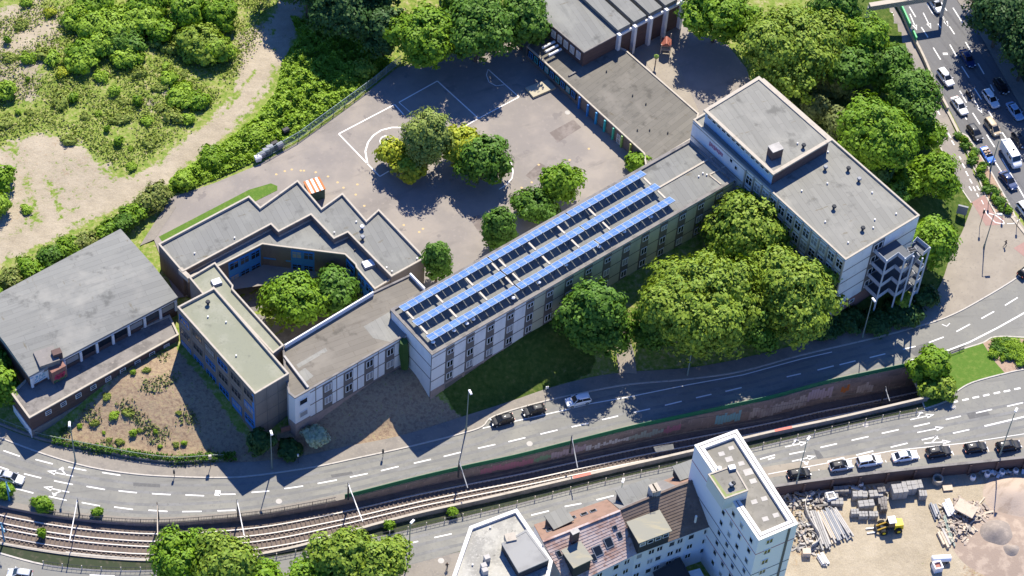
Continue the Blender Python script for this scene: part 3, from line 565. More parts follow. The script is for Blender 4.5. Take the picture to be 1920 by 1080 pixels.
for q in [[(985, 330), (1012, 306), (1026, 314), (1000, 340)], [(880, 410), (925, 395), (935, 420), (900, 440)], [(1030, 250), (1075, 225), (1090, 240), (1046, 268)]]: yp.sheet([G2(p, PZ) for p in q], PZ + .164)
struct(yp, "tar_patches", mat("yard_patch", (.165, .14, .125), .9, [(.8, (.23, .2, .18), .4, .65, U1, 0)]))
# manhole covers and tar patches
mh = MB()
for x, y in [(993, 832), (1623, 797), (1787, 763), (523, 940), (1064, 212 + 0), (827, 1052)]:
    q = G(x, y, 0 if y > 500 else PZ); zz = 0.022 if y > 500 else PZ + 0.17
    if y > 1040: zz = 0.13
    mh.sheet([(q.x + 0.55 * math.cos(a * math.pi / 5), q.y + 0.55 * math.sin(a * math.pi / 5)) for a in range(10)], zz)
struct(mh, "manhole_cover", concrete)
# ---------------------------------------------------------------- buildings
class Fac:
    """a wall seen from outside, running left (a) to right (b)"""
    def __init__(s, a, b):
        s.a = V2(a); s.b = V2(b); e = s.b - s.a; s.L = e.length; s.u = e / s.L; s.n = Vector((s.u.y, -s.u.x)); s.ang = math.atan2(s.u.y, s.u.x)
    def p(s, u, d=0): return s.a + s.u * u + s.n * d
    def box(s, mb, u0, u1, z0, z1, d0, d1, mi=0):
        c = [s.p(u0, d0), s.p(u1, d0), s.p(u1, d1), s.p(u0, d1)]; mb.hexa([(*q, z0) for q in c], [(*q, z1) for q in c], mi)
WCACHE = {}; glass_d = mat('curtained_glass', (.07, .075, .08), .2, spec=.5)
def window(F, parent, u, z, w, h, fm, gm=None, mull=1, rail=0, d=0.0, name="window"):
    gm = gm or rnd.choice((glass, glass, glass, glass_d, glass_b)); key = (round(w, 2), round(h, 2), fm.name, gm.name, mull, rail)
    if key not in WCACHE:
        f = MB(); t = 0.1
        for x0, x1, z0, z1 in [(-w / 2, w / 2, -h / 2, -h / 2 + t), (-w / 2, w / 2, h / 2 - t, h / 2), (-w / 2, -w / 2 + t, -h / 2 + t, h / 2 - t), (w / 2 - t, w / 2, -h / 2 + t, h / 2 - t)]:
            f.hexa([(x0, 0, z0), (x1, 0, z0), (x1, -0.09, z0), (x0, -0.09, z0)], [(x0, 0, z1), (x1, 0, z1), (x1, -0.09, z1), (x0, -0.09, z1)])
        for k in range(mull):
            x = -w / 2 + w * (k + 1) / (mull + 1); f.box((x, -0.04, 0), (0.1, 0.08, h - 2 * t))
        if rail: f.box((0, -0.045, h / 2 - h * rail), (w - 2 * t, 0.07, 0.09))
        g = MB(); g.box((0, -0.02, 0), (w - 2 * t + .01, 0.03, h - 2 * t + .01))
        WCACHE[key] = (f.build(name, fm).data, g.build("pane", gm).data)
        for nm in (name, "pane"):
            pass
        for o in [o for o in col.objects if o.type == 'MESH' and o.data in WCACHE[key] and o.parent is None]: bpy.data.objects.remove(o)
    fd, gd = WCACHE[key]; q = F.p(u, d); o0 = ORG[parent.name]
    o = bpy.data.objects.new(name, fd); col.objects.link(o); o.parent = parent; o.location = (q.x - o0[0], q.y - o0[1], z - o0[2]); o.rotation_euler = (0, 0, F.ang)
    g = bpy.data.objects.new("pane", gd); col.objects.link(g); g.parent = o
    return o
def flat_building(name, label, cat, px=None, zr=10, zb=0, wall=None, roof=None, edge=None, par=0.4, ew=0.3, poly=None, parent=None, pre=""):
    P = ccw(poly if poly is not None else [G2(p, zr) for p in px])
    cx = sum(p[0] for p in P) / len(P); cy = sum(p[1] for p in P) / len(P)
    t = parent or thing(name, (cx, cy, zb), label, cat)
    mb = MB(); mb.prism(P, zb - 1.0, zr - 0.22, caps=False); w = mb.build(pre + "wall", wall, t)
    mb = MB(); I = offset_poly(P, ew); mb.sheet(I, zr - par); r = mb.build(pre + "roof", roof, t)
    mb = MB(); O = offset_poly(P, -0.06); mb.ring(O, I, zr); mb.prism(O, zr - 0.24, zr, caps=False); mb.prism(I, zr - par - .02, zr, caps=False); mb.ring(O, P, zr - 0.24)
    e = mb.build(pre + "roof_edge", edge, t)
    return t, P
def roof_bits(t, z, dots=(), skylights=(), vents=(), patches=()):
    """small fittings on a flat roof, placed by the pixel where they stand"""
    for x, y in vents:
        q = G(x, y, z); mb = MB(); mb.tube([(q.x, q.y, z), (q.x, q.y, z + 0.7)], 0.22, 8); mb.tube([(q.x, q.y, z + 0.7), (q.x, q.y, z + 0.95)], [0.45, 0.36], 8, 1); mb.build("vent_pipe", [metal_d, [metal_d, metal_w, metal_g][int(x) % 3]], t)
    for x, y, s, a in skylights:
        q = G(x, y, z); mb = MB(); mb.box((q.x, q.y, z + 0.2), (s, s * 0.8, 0.4), a); sk = mb.build("skylight", metal_g, t)
        mb = MB(); mb.box((q.x, q.y, z + 0.48), (s * 0.9, s * 0.7, 0.16), a); mb.build("dome", white_p, sk)
    if dots:
        mb = MB()
        for x, y in dots:
            q = G(x, y, z); mb.tube([(q.x, q.y, z), (q.x, q.y, z + 0.35)], 0.15, 6)
        mb.build("drain_cap", metal_w if len(dots) % 2 else metal_d, t)

# --- long wing with the solar panels
ZL = 14.65
A_ = G2((810, 665), ZL); B_ = G2((1377, 338), ZL); C_ = G2((1293, 262), ZL); D_ = G2((732, 580), ZL)
long_w, LP = flat_building("school_wing", "long white panelled school wing with rows of solar panels along its roof", "school building", None, ZL, 2.4, wall_white, roof_grey, conc_dk, 0.35, 0.5, poly=[D_, A_, B_, C_])
F = Fac(A_, B_); n_b = 15; pitch = (F.L - 3.0) / n_b
green = MB(); jb = MB(); pil = MB(); plin = MB()
for z in (ZL - 1.1, ZL - 4.5, ZL - 7.9): F.box(jb, 0.05, F.L, z - 0.11, z + 0.11, 0, 0.02)
F.box(plin, 0, F.L, 0.2, ZL - 10.6, 0.0, 0.08)
for i in range(n_b):
    u = 3.9 + i * pitch
    F.box(jb, u - 0.92, u + 0.92, ZL - 10.5, ZL - 0.5, 0.0, 0.035, 1)
    for k in range(3): window(F, long_w, u + 0.1, ZL - 1.55 - 3.4 * k - (0.55 if k else 0.45), 1.35, 1.75 if k else 1.2, frame_w, None, 1, 0, 0.04)
    if i >= 4: F.box(green, u + 0.95, u + pitch - 0.95, ZL - 10.5, ZL - 0.4, 0.004, 0.018)
    F.box(plin, u - 1.2, u - 0.98, ZL - 12.6, ZL - 10.6, 0.09, 0.16); F.box(plin, u - 0.8, u + pitch - 1.4, ZL - 12.2, ZL - 11.0, 0.081, 0.1, 1)
jb.build("facade_joints", [joint, spandrel], long_w); green.build("green_facade_panels", wall_green, long_w); plin.build("plinth", [plinth_m, spandrel], long_w)
F2 = Fac(D_, A_); jb = MB()
for z in (ZL - 3.6, ZL - 7.2): F2.box(jb, 0.05, F2.L - .02, z - 0.1, z + 0.1, 0, 0.02)
F2.box(jb, 0.02, 0.3, 2, ZL - .4, 0, .025); F2.box(jb, F2.L - .14, F2.L + .03, 2, ZL - .4, 0, .03); jb.build("facade_joints", joint, long_w)
mb = MB(); c1 = G(1213, 318, ZL); c2 = G(1375, 336, ZL); mb.bar(G(1236, 352, ZL - .3), G(1337, 294, ZL - .3), 0.35, 0.3); mb.bar(G(1330, 328, ZL - .3), G(1352, 346, ZL - .3), 0.25, .2); mb.bar(G(1330, 328, ZL - .3), G(1360, 312, ZL - .3), 0.25, .2); mb.build("roof_upstand", coping, long_w)
roof_bits(long_w, ZL - 0.35, dots=[(1310, 332), (1318, 326), (1325, 329)])
# solar array: three rows on raised frames
ang_s = F.ang; us = Vector((math.cos(ang_s), math.sin(ang_s), 0)); nsv = Vector((math.sin(ang_s), -math.cos(ang_s), 0))
ROWS = [((752, 580), (1205, 321)), ((777, 607), (1232, 346)), ((803, 635), (1260, 371))]
zf, zn, wid = ZL + .78, ZL + 1.2, 1.6
rowlab = ["solar panel row along the courtyard edge of the long wing roof", "middle solar panel row on the long wing roof between two others", "solar panel row nearest the street side of the long wing roof"]
for r_, (pa, pb) in enumerate(ROWS):
    za = (zf + zn) / 2; a = G(*pa, za); b = G(*pb, za); L = (b - a).dot(us); b = a + us * L
    t = thing("solar_panel_row", (a.x, a.y, ZL - .35), rowlab[r_], "solar panels", "rows of solar panels on the long wing")
    npan = 34; pw = L / npan; fl = MB(); bm_ = MB()
    prot = None
    for k in range(npan):
        x0, x1 = k * pw + 0.06 + (0.2 if k in (12, 23) else 0), (k + 1) * pw - 0.06
        def pt(x, s, off=0.0): q = a + us * x + nsv * (s * wid); return (q.x, q.y, za + s * (zn - zf) + off)
        mb = MB(); mb.hexa([pt(x0, -.5), pt(x1, -.5), pt(x1, .5), pt(x0, .5)], [pt(x0, -.5, .06), pt(x1, -.5, .06), pt(x1, .5, .06), pt(x0, .5, .06)])
        for s0 in (-0.47, 0.015):
            mb.poly([pt(x0 + .06, s0, .066), pt(x1 - .06, s0, .066), pt(x1 - .06, s0 + .455, .066), pt(x0 + .06, s0 + .455, .066)], 1)
        mb.build("solar_panel", [panel_f, panel_m], t)
    for s in (-.42, .42): q0 = a + nsv * (s * wid); z0 = za + s * (zn - zf) - 0.12; bm_.bar((q0.x, q0.y, z0), (q0.x + us.x * L, q0.y + us.y * L, z0), 0.12, 0.15)
    for k in range(9):
        x = L * (k + 0.15) / 8.4
        for s in (-.42, .42): q0 = a + us * x + nsv * (s * wid); bm_.bar((q0.x, q0.y, ZL - .36), (q0.x, q0.y, za + s * (zn - zf) - .1), 0.09)
        q0 = a + us * x + nsv * (-.42 * wid); q1 = a + us * x + nsv * (.42 * wid); bm_.bar((q0.x, q0.y, ZL - .3), (q1.x, q1.y, zn - .3), 0.06)
    bm_.build("support_frame", metal_d, t)
    nb = 9 if r_ < 2 else 0; gapw = (G(*ROWS[min(r_ + 1, 2)][0], za) - a).dot(nsv) - wid * 1.1
    for k in range(nb):
        x = L * (0.01, 0.125, 0.245, 0.35, 0.378, 0.5, 0.62, 0.75, 0.985)[k]; q0 = a + us * x + nsv * (.55 * wid); q1 = q0 + nsv * gapw; zc = za - .12; cb = MB(); cb.bar((q0.x, q0.y, zc), (q1.x, q1.y, zc), 0.34, 0.25); cb.build('cross_beam', beam_m, t)
# small roof lamps / caps between the rows and the parapet
for i, (x, y) in enumerate([(812, 645), (851, 623), (875, 610), (887, 602), (910, 581), (962, 562), (1010, 533), (1061, 500), (1123, 466), (1170, 438), (1220, 410)]):
    q = G(x, y, ZL); mb = MB(); mb.tube([(q.x, q.y, ZL - .36), (q.x, q.y, ZL + .45)], 0.1, 6); mb.tube([(q.x, q.y, ZL + .45), (q.x, q.y, ZL + .62), (q.x, q.y, ZL + .8)], [.28, .38, .16], 8, 1); mb.build("vent_cap", [metal_d, white_p], long_w)

# --- link wing
ZK = 12.6
kp = [(530, 650), (700, 547), (768, 515), (797, 545), (735, 583), (765, 625), (581, 730), (553, 746), (541, 736), (533, 690)]
link, KP = flat_building("school_link_wing", "two-storey white link wing with a stained brown-grey roof and an angled corner bay", "school building", kp, ZK, 1.6, wall_white, roof_brown, conc_dk, 0.3, 0.3)
F = Fac(G2((581, 730), ZK), G2((765, 625), ZK)); jb = MB(); pl_ = MB()
for z in (ZK - 1.0, ZK - 4.6, ZK - 8.1): F.box(jb, 0.02, F.L - .02, z - .12, z + .12, 0, .03)
F.box(pl_, 0, F.L, 1, ZK - 8.2, 0, .06)
for i in range(4):
    u = 3.6 + i * (F.L - 4.2) / 3.75; F.box(jb, u - 1.0, u + 1.0, ZK - 8.1, ZK - 0.95, 0, .035, 1); F.box(jb, u - 2.5, u - 2.35, ZK - 8.1, ZK - .3, 0, .03)
    for k in range(2): window(F, link, u + .1, ZK - 2.3 - 3.55 * k, 1.45, 1.9, frame_w, None, 1, 0, 0.04)
jb.build("facade_joints", [frame_br, spandrel], link); pl_.build("plinth", plinth_m, link)
F = Fac(G2((553, 746), ZK), G2((581, 730), ZK)); pl_ = MB(); F.box(pl_, 0, F.L, 1, ZK - 7.6, 0, .07); pl_.build("plinth", plinth_m, link)
for k in range(2): window(F, link, F.L * .55, ZK - 2.3 - 3.5 * k, 1.7, 1.5, frame_w, None, 0, 0, 0.02)
F = Fac(G2((541, 736), ZK), G2((553, 746), ZK)); pl_ = MB(); F.box(pl_, 0, F.L, 1, ZK - 7.6, 0, .07); pl_.build("plinth", plinth_m, link)
mb = MB(); mb.bar(G(533, 668, ZK + .1), G(578, 727, ZK + .1), .35, .4); mb.build("roof_upstand", concrete, link)
mb = MB(); mb.bar(G(534, 650, ZK + .25), G(700, 550, ZK + .25), .25, 1.0); mb.build("parapet_wall", wall_white, link)
mb = MB(); mb.bar(G(769, 515, ZK + .2), G(796, 543, ZK + .2), .3, .9); mb.build("parapet_wall", render_w, link)
pat = MB()
for q in [[(555, 682), (610, 650), (614, 656), (560, 688)], [(556, 698), (572, 688), (588, 703), (572, 715)], [(682, 610), (735, 580), (742, 600), (760, 622), (735, 640), (700, 632)]]: pat = MB(); pat.sheet([G2(p, ZK) for p in q], ZK - .29); pat.build("roof_patch", roof_light, link)
mb = MB(); mb.tube([G(757, 640, 12.2), G(757, 655, 9), G(759, 690, 5)], [0.7, 1.0, 0.7], 7); mb.build("creeper", L_dk, link)

# --- beige three-storey block
ZB = 14.4
beige, BP = flat_building("classroom_block", "three-storey block with flat green-grey roof, brown panels and blue window bands", "school building", [(402, 539), (541.7, 700), (478, 738), (333, 575)], ZB, 1.9, wall_beige, roof_green, coping, 0.55, 0.26)
lowp = [G2(p, 13.3) for p in [(403, 491.7), (437, 535), (436, 541), (531.7, 647), (512, 662), (400, 540), (383, 554), (355, 520)]]
flat_building("", "", "", None, 13.3, 1.9, wall_beige, roof_green, coping, 0.5, 0.24, poly=lowp, parent=beige, pre="lower_")
F = Fac(G2((333, 575), ZB), G2((478, 738), ZB)); jb = MB(); bl = MB(); nb = 6
for z in (ZB - .6, ZB - 4.3, ZB - 8.0, ZB - 11.7): F.box(jb, 0, F.L, z - .12, z + .12, 0, .04)
for i in range(nb + 1): u = min(F.L - .15, max(.15, i * F.L / nb)); F.box(jb, u - .13, u + .13, 1.5, ZB - .4, 0, .07)
for i in range(nb):
    u = (i + .5) * F.L / nb; w = F.L / nb - 1.0
    for k in range(3):
        z = ZB - 2.3 - 3.7 * k; F.box(bl, u - w / 2, u + w / 2, z - 1.75, z - 1.0, 0.0, .05) if k == 2 else None
        window(F, beige, u, z, w, 1.7, frame_b if (k == 2 or (i + k) % 3 == 0) else frame_br, None, 2, .35, .03)
F.box(bl, F.L - .9, F.L - .02, 3, ZB - .9, 0, .05)
jb.build("facade_frame", frame_br, beige); bl.build("blue_panels", frame_b, beige)
F = Fac(G2((478, 738), ZB), G2((541.7, 700), ZB)); jb = MB()
for z in (ZB - 3.4, ZB - 6.8, ZB - 10.2): F.box(jb, 0, F.L, z - .05, z + .05, 0, .02)
for i in range(1, 3): F.box(jb, i * F.L / 3 - .05, i * F.L / 3 + .05, 1, ZB - .3, 0, .02)
jb.build("facade_joints", joint, beige)
roof_bits(beige, ZB - .55, dots=[(443, 668), (424, 605), (390, 595)], vents=[(390, 571)]); roof_bits(beige, 12.8, skylights=[(406, 531, 1.7, AL)])
mb = MB(); mb.box((*G2((553, 800), 2.5), 2.6), (5, .3, 1.2), R(25)); mb.build("ramp_wall", brick_r, beige)

# --- stepped classroom building round the courtyard
ZS = 11.5
up = [(297, 457), (467, 367), (488, 388), (558, 337.5), (603, 390), (642, 361.7), (687, 413), (710, 392), (797, 483), (734, 518), (652, 435), (626, 447), (583, 402), (522, 434), (508, 420), (342, 509)]
step, SP = flat_building("stepped_classroom_building", "dark slate building with stepped grey flat roof wrapped round a courtyard", "school building", up, ZS, 4.2, wall_slate, roof_grey, coping, 0.55, 0.26)
lowp = [G2(p, 10.3) for p in [(352, 519), (413, 497), (492, 457), (520, 461), (646.7, 476.5), (666.7, 495.5), (668, 501), (702.7, 541.7), (738, 520)]] + [G2(p, 10.3) for p in [(655, 441), (628, 453), (585, 408), (524, 440), (510, 426), (346, 513)]]
flat_building("", "", "", None, 10.3, 1.4, wall_slate, roof_grey, coping, 0.35, 0.24, poly=lowp, parent=step, pre="lower_")
def blue_bays(F, bays, z1, floors=2, fh=3.6):
    mb = MB()
    for u0, u1 in bays:
        F.box(mb, u0, u1, z1 - fh * floors, z1, 0, .05)
        n = max(1, int(round((u1 - u0) / 2.6)))
        for f_ in range(floors):
            for i in range(n): window(F, step, u0 + (i + .5) * (u1 - u0) / n, z1 - 1.3 - fh * f_, (u1 - u0) / n - .35, 1.9, frame_b, None, 1, .35, .06)
    mb.build("blue_window_wall", frame_b, step)
F = Fac(G2((413, 497), 10.3), G2((492, 457), 10.3)); blue_bays(F, [(1.6, F.L - .5)], 9.7)
F = Fac(G2((492, 457), 10.3), G2((646.7, 476.5), 10.3)); blue_bays(F, [(F.L * .345, F.L * .63)], 9.8); mb = MB()
F.box(mb, .1, F.L * .345, 6.2, 6.6, 0, .05); F.box(mb, .1, F.L * .345, 2.0, 4.0, 0, .05); mb.build("blue_band", frame_b, step)
F = Fac(G2((646.7, 476.5), 10.3), G2((702.7, 541.7), 10.3)); blue_bays(F, [(.5, 3.2), (4.2, F.L - .5)], 9.7)
roof_bits(step, ZS - .55, dots=[(365, 476), (440, 447), (725, 503), (735, 510), (627, 437), (668, 417), (782, 486)], vents=[(679, 430), (680, 449)])
roof_bits(step, 9.95, skylights=[(691, 497, 2.1, AL)], dots=[(665, 470), (600, 440)])
mb = MB(); pc = [G(338, 507, 10.8), G(356, 524, 10.8)]; mb.bar(pc[0], pc[1], .8, 1.2); mb.build("parapet_wall", coping, step)
# shed with striped awning leaning to it
q = G(590, 368, PZ); t = thing("storage_shed", (q.x, q.y, PZ), "small green shed with orange and white striped roof behind the stepped building", "shed")
mb = MB(); mb.box((q.x, q.y, PZ + 1.4), (3.0, 2.6, 2.8), AL); mb.build("wall", mat("green_shed", (0.05, 0.10, 0.085), .7), t)
mb = MB()
for i in range(7):
    u = -1.6 + i * 3.2 / 7; c = Vector((math.cos(AL), math.sin(AL))); n = Vector((-c.y, c.x)); p = [V2((q.x, q.y)) + c * (u + a) + n * b for a, b in ((0, -1.5), (.458, -1.5), (.458, 1.5), (0, 1.5))]
    mb.hexa([(*p[0], PZ + 2.85), (*p[1], PZ + 2.85), (*p[2], PZ + 3.15), (*p[3], PZ + 3.15)], [(*p[0], PZ + 2.95), (*p[1], PZ + 2.95), (*p[2], PZ + 3.25), (*p[3], PZ + 3.25)], i % 2)
mb.build("striped_roof", [orange_p, white_p], t)

# --- gymnasium
ZE = 9.4; Zr = 10.2
g_ = {k: G2(p, ZE) for k, p in dict(bl=(55, 703), br=(330, 556.7), tr=(225, 431.7), tl=(-42, 574)).items()}
cen = [sum(v[i] for v in g_.values()) / 4 for i in (0, 1)]
gym = thing("gymnasium", (*cen, 2.0), "sports hall with large shallow-pitched grey roof and a row of high windows", "sports hall")
mb = MB(); mb.prism([g_['bl'], g_['br'], g_['tr'], g_['tl']], 0, ZE - .35, caps=False); mb.build("wall", brick_d, gym)
mid = lambda a, b, t: (a[0] + (b[0] - a[0]) * t, a[1] + (b[1] - a[1]) * t)
mb = MB(); O = offset_poly(ccw([g_['bl'], g_['br'], g_['tr'], g_['tl']]), -.25); r0, r1 = mid(O[0], O[3], .42), mid(O[1], O[2], .42)
mb.poly([(*O[0], ZE), (*O[1], ZE), (*r1, Zr), (*r0, Zr)]); mb.poly([(*r0, Zr), (*r1, Zr), (*O[2], ZE), (*O[3], ZE)]); mb.build("roof", roof_hall, gym)
mb = MB(); mb.prism(O, ZE - .45, ZE - .003, caps=False); mb.ring(O, offset_poly(O, .3), ZE - .45); mb.poly([(*O[1], ZE - .01), (*r1, Zr - .01), (*O[2], ZE - .01)]); mb.poly([(*O[0], ZE - .01), (*r0, Zr - .01), (*O[3], ZE - .01)]); mb.build("roof_edge", metal_g, gym)
F = Fac(g_['bl'], g_['br']); fr = MB(); F.box(fr, 0, F.L, ZE - .9, ZE - .46, 0, .12)
for i in range(10): u = min(F.L - .25, .2 + i * (F.L - .4) / 9); F.box(fr, u - .22, u + .22, 5.9, ZE - .9, 0, .3)
fr.build("facade_frame", render_w, gym)
for i in range(9):
    u = .2 + (i + .5) * (F.L - .4) / 9
    if i > 1: window(F, gym, u, ZE - 1.85, (F.L - .4) / 9 - .6, 1.6, metal_d, None, 0, 0, .02)
mb = MB(); F.box(mb, .5, 3.3, 6.3, ZE - .95, 0, .04); gp = mb.build("graffiti_panel", render_w, gym)
mb = MB()
for u0, z0, u1, z1 in [(.9, 7.2, 1.5, 8.1), (1.5, 8.1, 1.0, 8.0), (1.6, 7.2, 1.9, 8.1), (1.9, 8.1, 2.3, 7.3), (2.3, 7.3, 2.6, 8.2), (.8, 6.6, 1.4, 6.9), (1.6, 6.6, 2.8, 7.0), (2.7, 7.3, 2.9, 8.1)]:
    a, b = F.p(u0, .06), F.p(u1, .06); mb.bar((*a, z0), (*b, z1), .18, .05)
mb.build("graffiti", teal_p, gym)
# low annex in front
ZA = 5.95
an = [G2(p, ZA) for p in [(21, 737), (55, 783.5), (335, 627), (318, 590), (60, 700)]]
flat_building("", "", "", None, ZA, .6, brick_d, conc_dk, coping, .3, .28, poly=an, parent=gym, pre="annex_")
F = Fac(an[1], an[2]); pb = MB(); F.box(pb, 0, F.L, .2, 2.2, 0, .12); pb.build("plinth", conc_dk, gym)
for i in range(9): window(F, gym, 3.6 + i * 3.0, ZA - 1.35, 1.15, 1.1, frame_w, None, 0, .5, .0)
F = Fac(an[0], an[1]); pb = MB(); F.box(pb, 0, F.L, -.5, 2.6, 0, .12); pb.build("plinth", render_w, gym)
# roof stair head and chimney
mb = MB(); q = G(88, 672, ZE); mb.box((q.x, q.y, ZE - .2), (3.6, 3.4, 1.8), AL); sh = mb.build("stair_head", conc_dk, gym)
mb = MB(); q = G(107, 665, ZE + .6); mb.box((q.x, q.y, 8.6), (1.6, 1.2, 4.6), AL); mb.build("chimney", brick_d, gym)
mb = MB(); q = G(105, 700, 7.5); F = Fac(g_['bl'], g_['br']); F.box(mb, 3.4, 6.2, 5.9, 9.0, .1, 1.6); mu = mb.build("mural_wall", brick_r, gym)
mb = MB(); gr = MB()
for k in range(9): p = F.p(4.0 + .2 * k, 1.63); mb.box((*p, 7.2 + .35 * math.sin(k * 1.7)), (.45, .05, .8), F.ang)
mb.build("mural_flowers", mat("crimson", (0.42, 0.04, 0.09), .8), gym)
for k in range(7): p = F.p(3.7 + .36 * k, 1.62); gr.box((*p, 6.25 + .2 * math.sin(k * 2.3)), (.35, .04, .5), F.ang)
gr.build("mural_leaves", mat("mural_green", (0.05, 0.14, 0.06), .8), gym)

# --- tall cross block
ZX = 18.2
xp = [(1300, 224), (1585.7, 486.7), (1724.3, 403.3), (1432, 147)]
cross, XP = flat_building("school_cross_block", "tall school block with pale flat roof, rooftop storey and steel fire stair at its end", "school building", xp, ZX, .9, wall_white, roof_light, coping, .4, .28)
pent = [G2(p, 21.0) for p in [(1323.7, 206.7), (1450, 324), (1555, 262), (1423, 146)]]
mb = MB(); PQ = ccw(pent); mb.prism(PQ, ZX - .5, 20.7, caps=False); mb.build("rooftop_storey_wall", mat("pale_blue_cladding", (.36, .5, .64), .6), cross)
mb = MB(); mb.sheet(offset_poly(PQ, .3), 20.8); mb.build("rooftop_storey_roof", roof_light, cross)
mb = MB(); O = offset_poly(PQ, -.35); I = offset_poly(PQ, .3); mb.ring(O, I, 21.02); mb.prism(O, 20.65, 21.02, caps=False); mb.prism(I, 20.78, 21.02, caps=False); mb.ring(O, PQ, 20.65); mb.build("rooftop_storey_edge", coping, cross)
F = Fac(pent[0], pent[1])
for i in range(13): window(F, cross, 1.2 + i * (F.L - 2) / 12.5, 20.1, 1.1, .75, frame_w, None, 0, 0, .02)
F = Fac(pent[1], pent[2]); mb = MB(); F.box(mb, .02, F.L - .05, ZX - .4, 20.6, 0, .06); mb.build("brick_cladding", brick_d, cross)
mb = MB(); q = G(1452, 290, 21.1); mb.box((q.x, q.y, 21.7), (2.2, 1.7, 2.6), AL + R(2)); ch = mb.build("chimney", brick_d, cross)
mb = MB(); mb.box((q.x, q.y, 23.05), (2.3, 1.8, .14), AL + R(2)); mb.build("chimney_cap", concrete, ch)
roof_bits(cross, ZX - .4, dots=[(1551, 345), (1503, 359), (1680, 402), (1640, 413), (1635, 362), (1590, 456), (1547, 417), (1637, 428), (1552, 286)], vents=[(1547, 318), (1590, 320), (1610, 340), (1563, 392), (1617, 432)])
roof_bits(cross, 20.8, vents=[(1506, 277)], dots=[(1495, 270)])
F = Fac(G2((1585.7, 486.7), ZX), G2((1724.3, 403.3), ZX)); jb = MB(); pb = MB()
for z in (ZX - 3.6, ZX - 7.0, ZX - 10.4): F.box(jb, .1, 6.6, z - .1, z + .1, 0, .02); F.box(jb, 9.6, F.L, z - .1, z + .1, 0, .02)
F.box(jb, 6.6, 9.6, 3, ZX - .5, 0, .03, 1); F.box(pb, -.02, F.L, 0, 4.4, 0, .1)
jb.build("facade_joints", [joint, spandrel], cross); pb.build("plinth", brick_r, cross)
for k in range(4): window(F, cross, 8.1, ZX - 1.9 - 3.4 * k, 2.2, 1.8, frame_w, None, 1, 0, .035)
for u in (1.8, 4.4): window(F, cross, u, 3.4, 1.2, 1.0, frame_w, None, 0, 0, .11)
F = Fac(G2((1300, 224), ZX), G2((1585.7, 486.7), ZX)); jb = MB(); ln = F.L
for z in (ZX - .8, ZX - 4.2, ZX - 7.6, ZX - 11): F.box(jb, 0, F.L, z - .12, z + .12, 0, .05)
for i in range(13): u = min(F.L - .15, ln * (.36 + .64 * i / 12)); F.box(jb, u - .14, u + .14, 3, ZX - .4, 0, .3)
jb.build("facade_frame", coping, cross)
for i in range(12):
    for k in range(4): window(F, cross, ln * (.36 + .64 * (i + .5) / 12), ZX - 2.3 - 3.4 * k, ln * .64 / 12 - .6, 2.2, frame_w, None, 1, .4, .02)
for u, z in ((10.8, 16.8), (12.2, 16.1), (12.4, 12.6), (14.0, 11.8)): window(F, cross, u, z, .8, 1.0, frame_w, None, 0, 0, .02)
mb = MB()
for k in range(9): p = F.p(5.0 + .42 * k, .03); mb.box((*p, 16.1 + .12 * math.sin(k * 2.1)), (.28, .05, 1.1 - .25 * (k % 3)), F.ang + 0); mb.box((*p, 15.8 + .3 * (k % 3)), (.42, .04, .25), F.ang)
mb.build("graffiti", pink_p, cross)
# fire stair
post_m = mat('pale_blue_steel', (.42, .46, .52), .6)
st0 = G(1668, 592, .6); stair = thing("fire_escape", (st0.x, st0.y, .5), "galvanised steel fire stair on slender posts at the end of the tall block", "fire stair")
F = Fac(G2((1585.7, 486.7), ZX), G2((1724.3, 403.3), ZX)); uA, uM, uB = 6.9, 10.6, 17.2
PX = {}
zr_ = ZX - 2.05
for p in [(1663, 488), (1697.5, 484), (1713, 480), (1730, 484), (1743.5, 464)]:
    p = G(p[0], p[1], zr_); mb = MB(); mb.bar((p.x, p.y, -.2), (p.x, p.y, zr_), .28); mb.build("post", post_m, stair)
def fproj(p, d=.15): q = V2(p); return tuple(F.p((q - F.a).dot(F.u), d))
SP1 = [tuple(G(*p, zr_).xy) for p in [(1663, 488), (1684.5, 473), (1697.5, 484), (1714, 473), (1702, 461)]]; SP1 = [fproj(SP1[0])] + SP1 + [fproj(SP1[-1])]
SP2 = [tuple(G(*p, zr_).xy) for p in [(1712, 453), (1720, 444), (1743.5, 463), (1732, 473)]]
def railing(mb, pts, z, h=1.05):
    for i in range(len(pts) - 1):
        a, b = pts[i], pts[i + 1]; n = max(1, int((V2(b) - V2(a)).length / .3))
        for hh in (.12, .55, h): mb.bar((*a, z + hh), (*b, z + hh), .06)
        for k in range(n + 1): q = mid(a, b, k / n); mb.bar((*q, z), (*q, z + h), .045)
        q0, q1 = (*a, z + .15), (*b, z + .15); mb.add([q0, q1, (*b, z + .95), (*a, z + .95)], [(0, 1, 2, 3)])
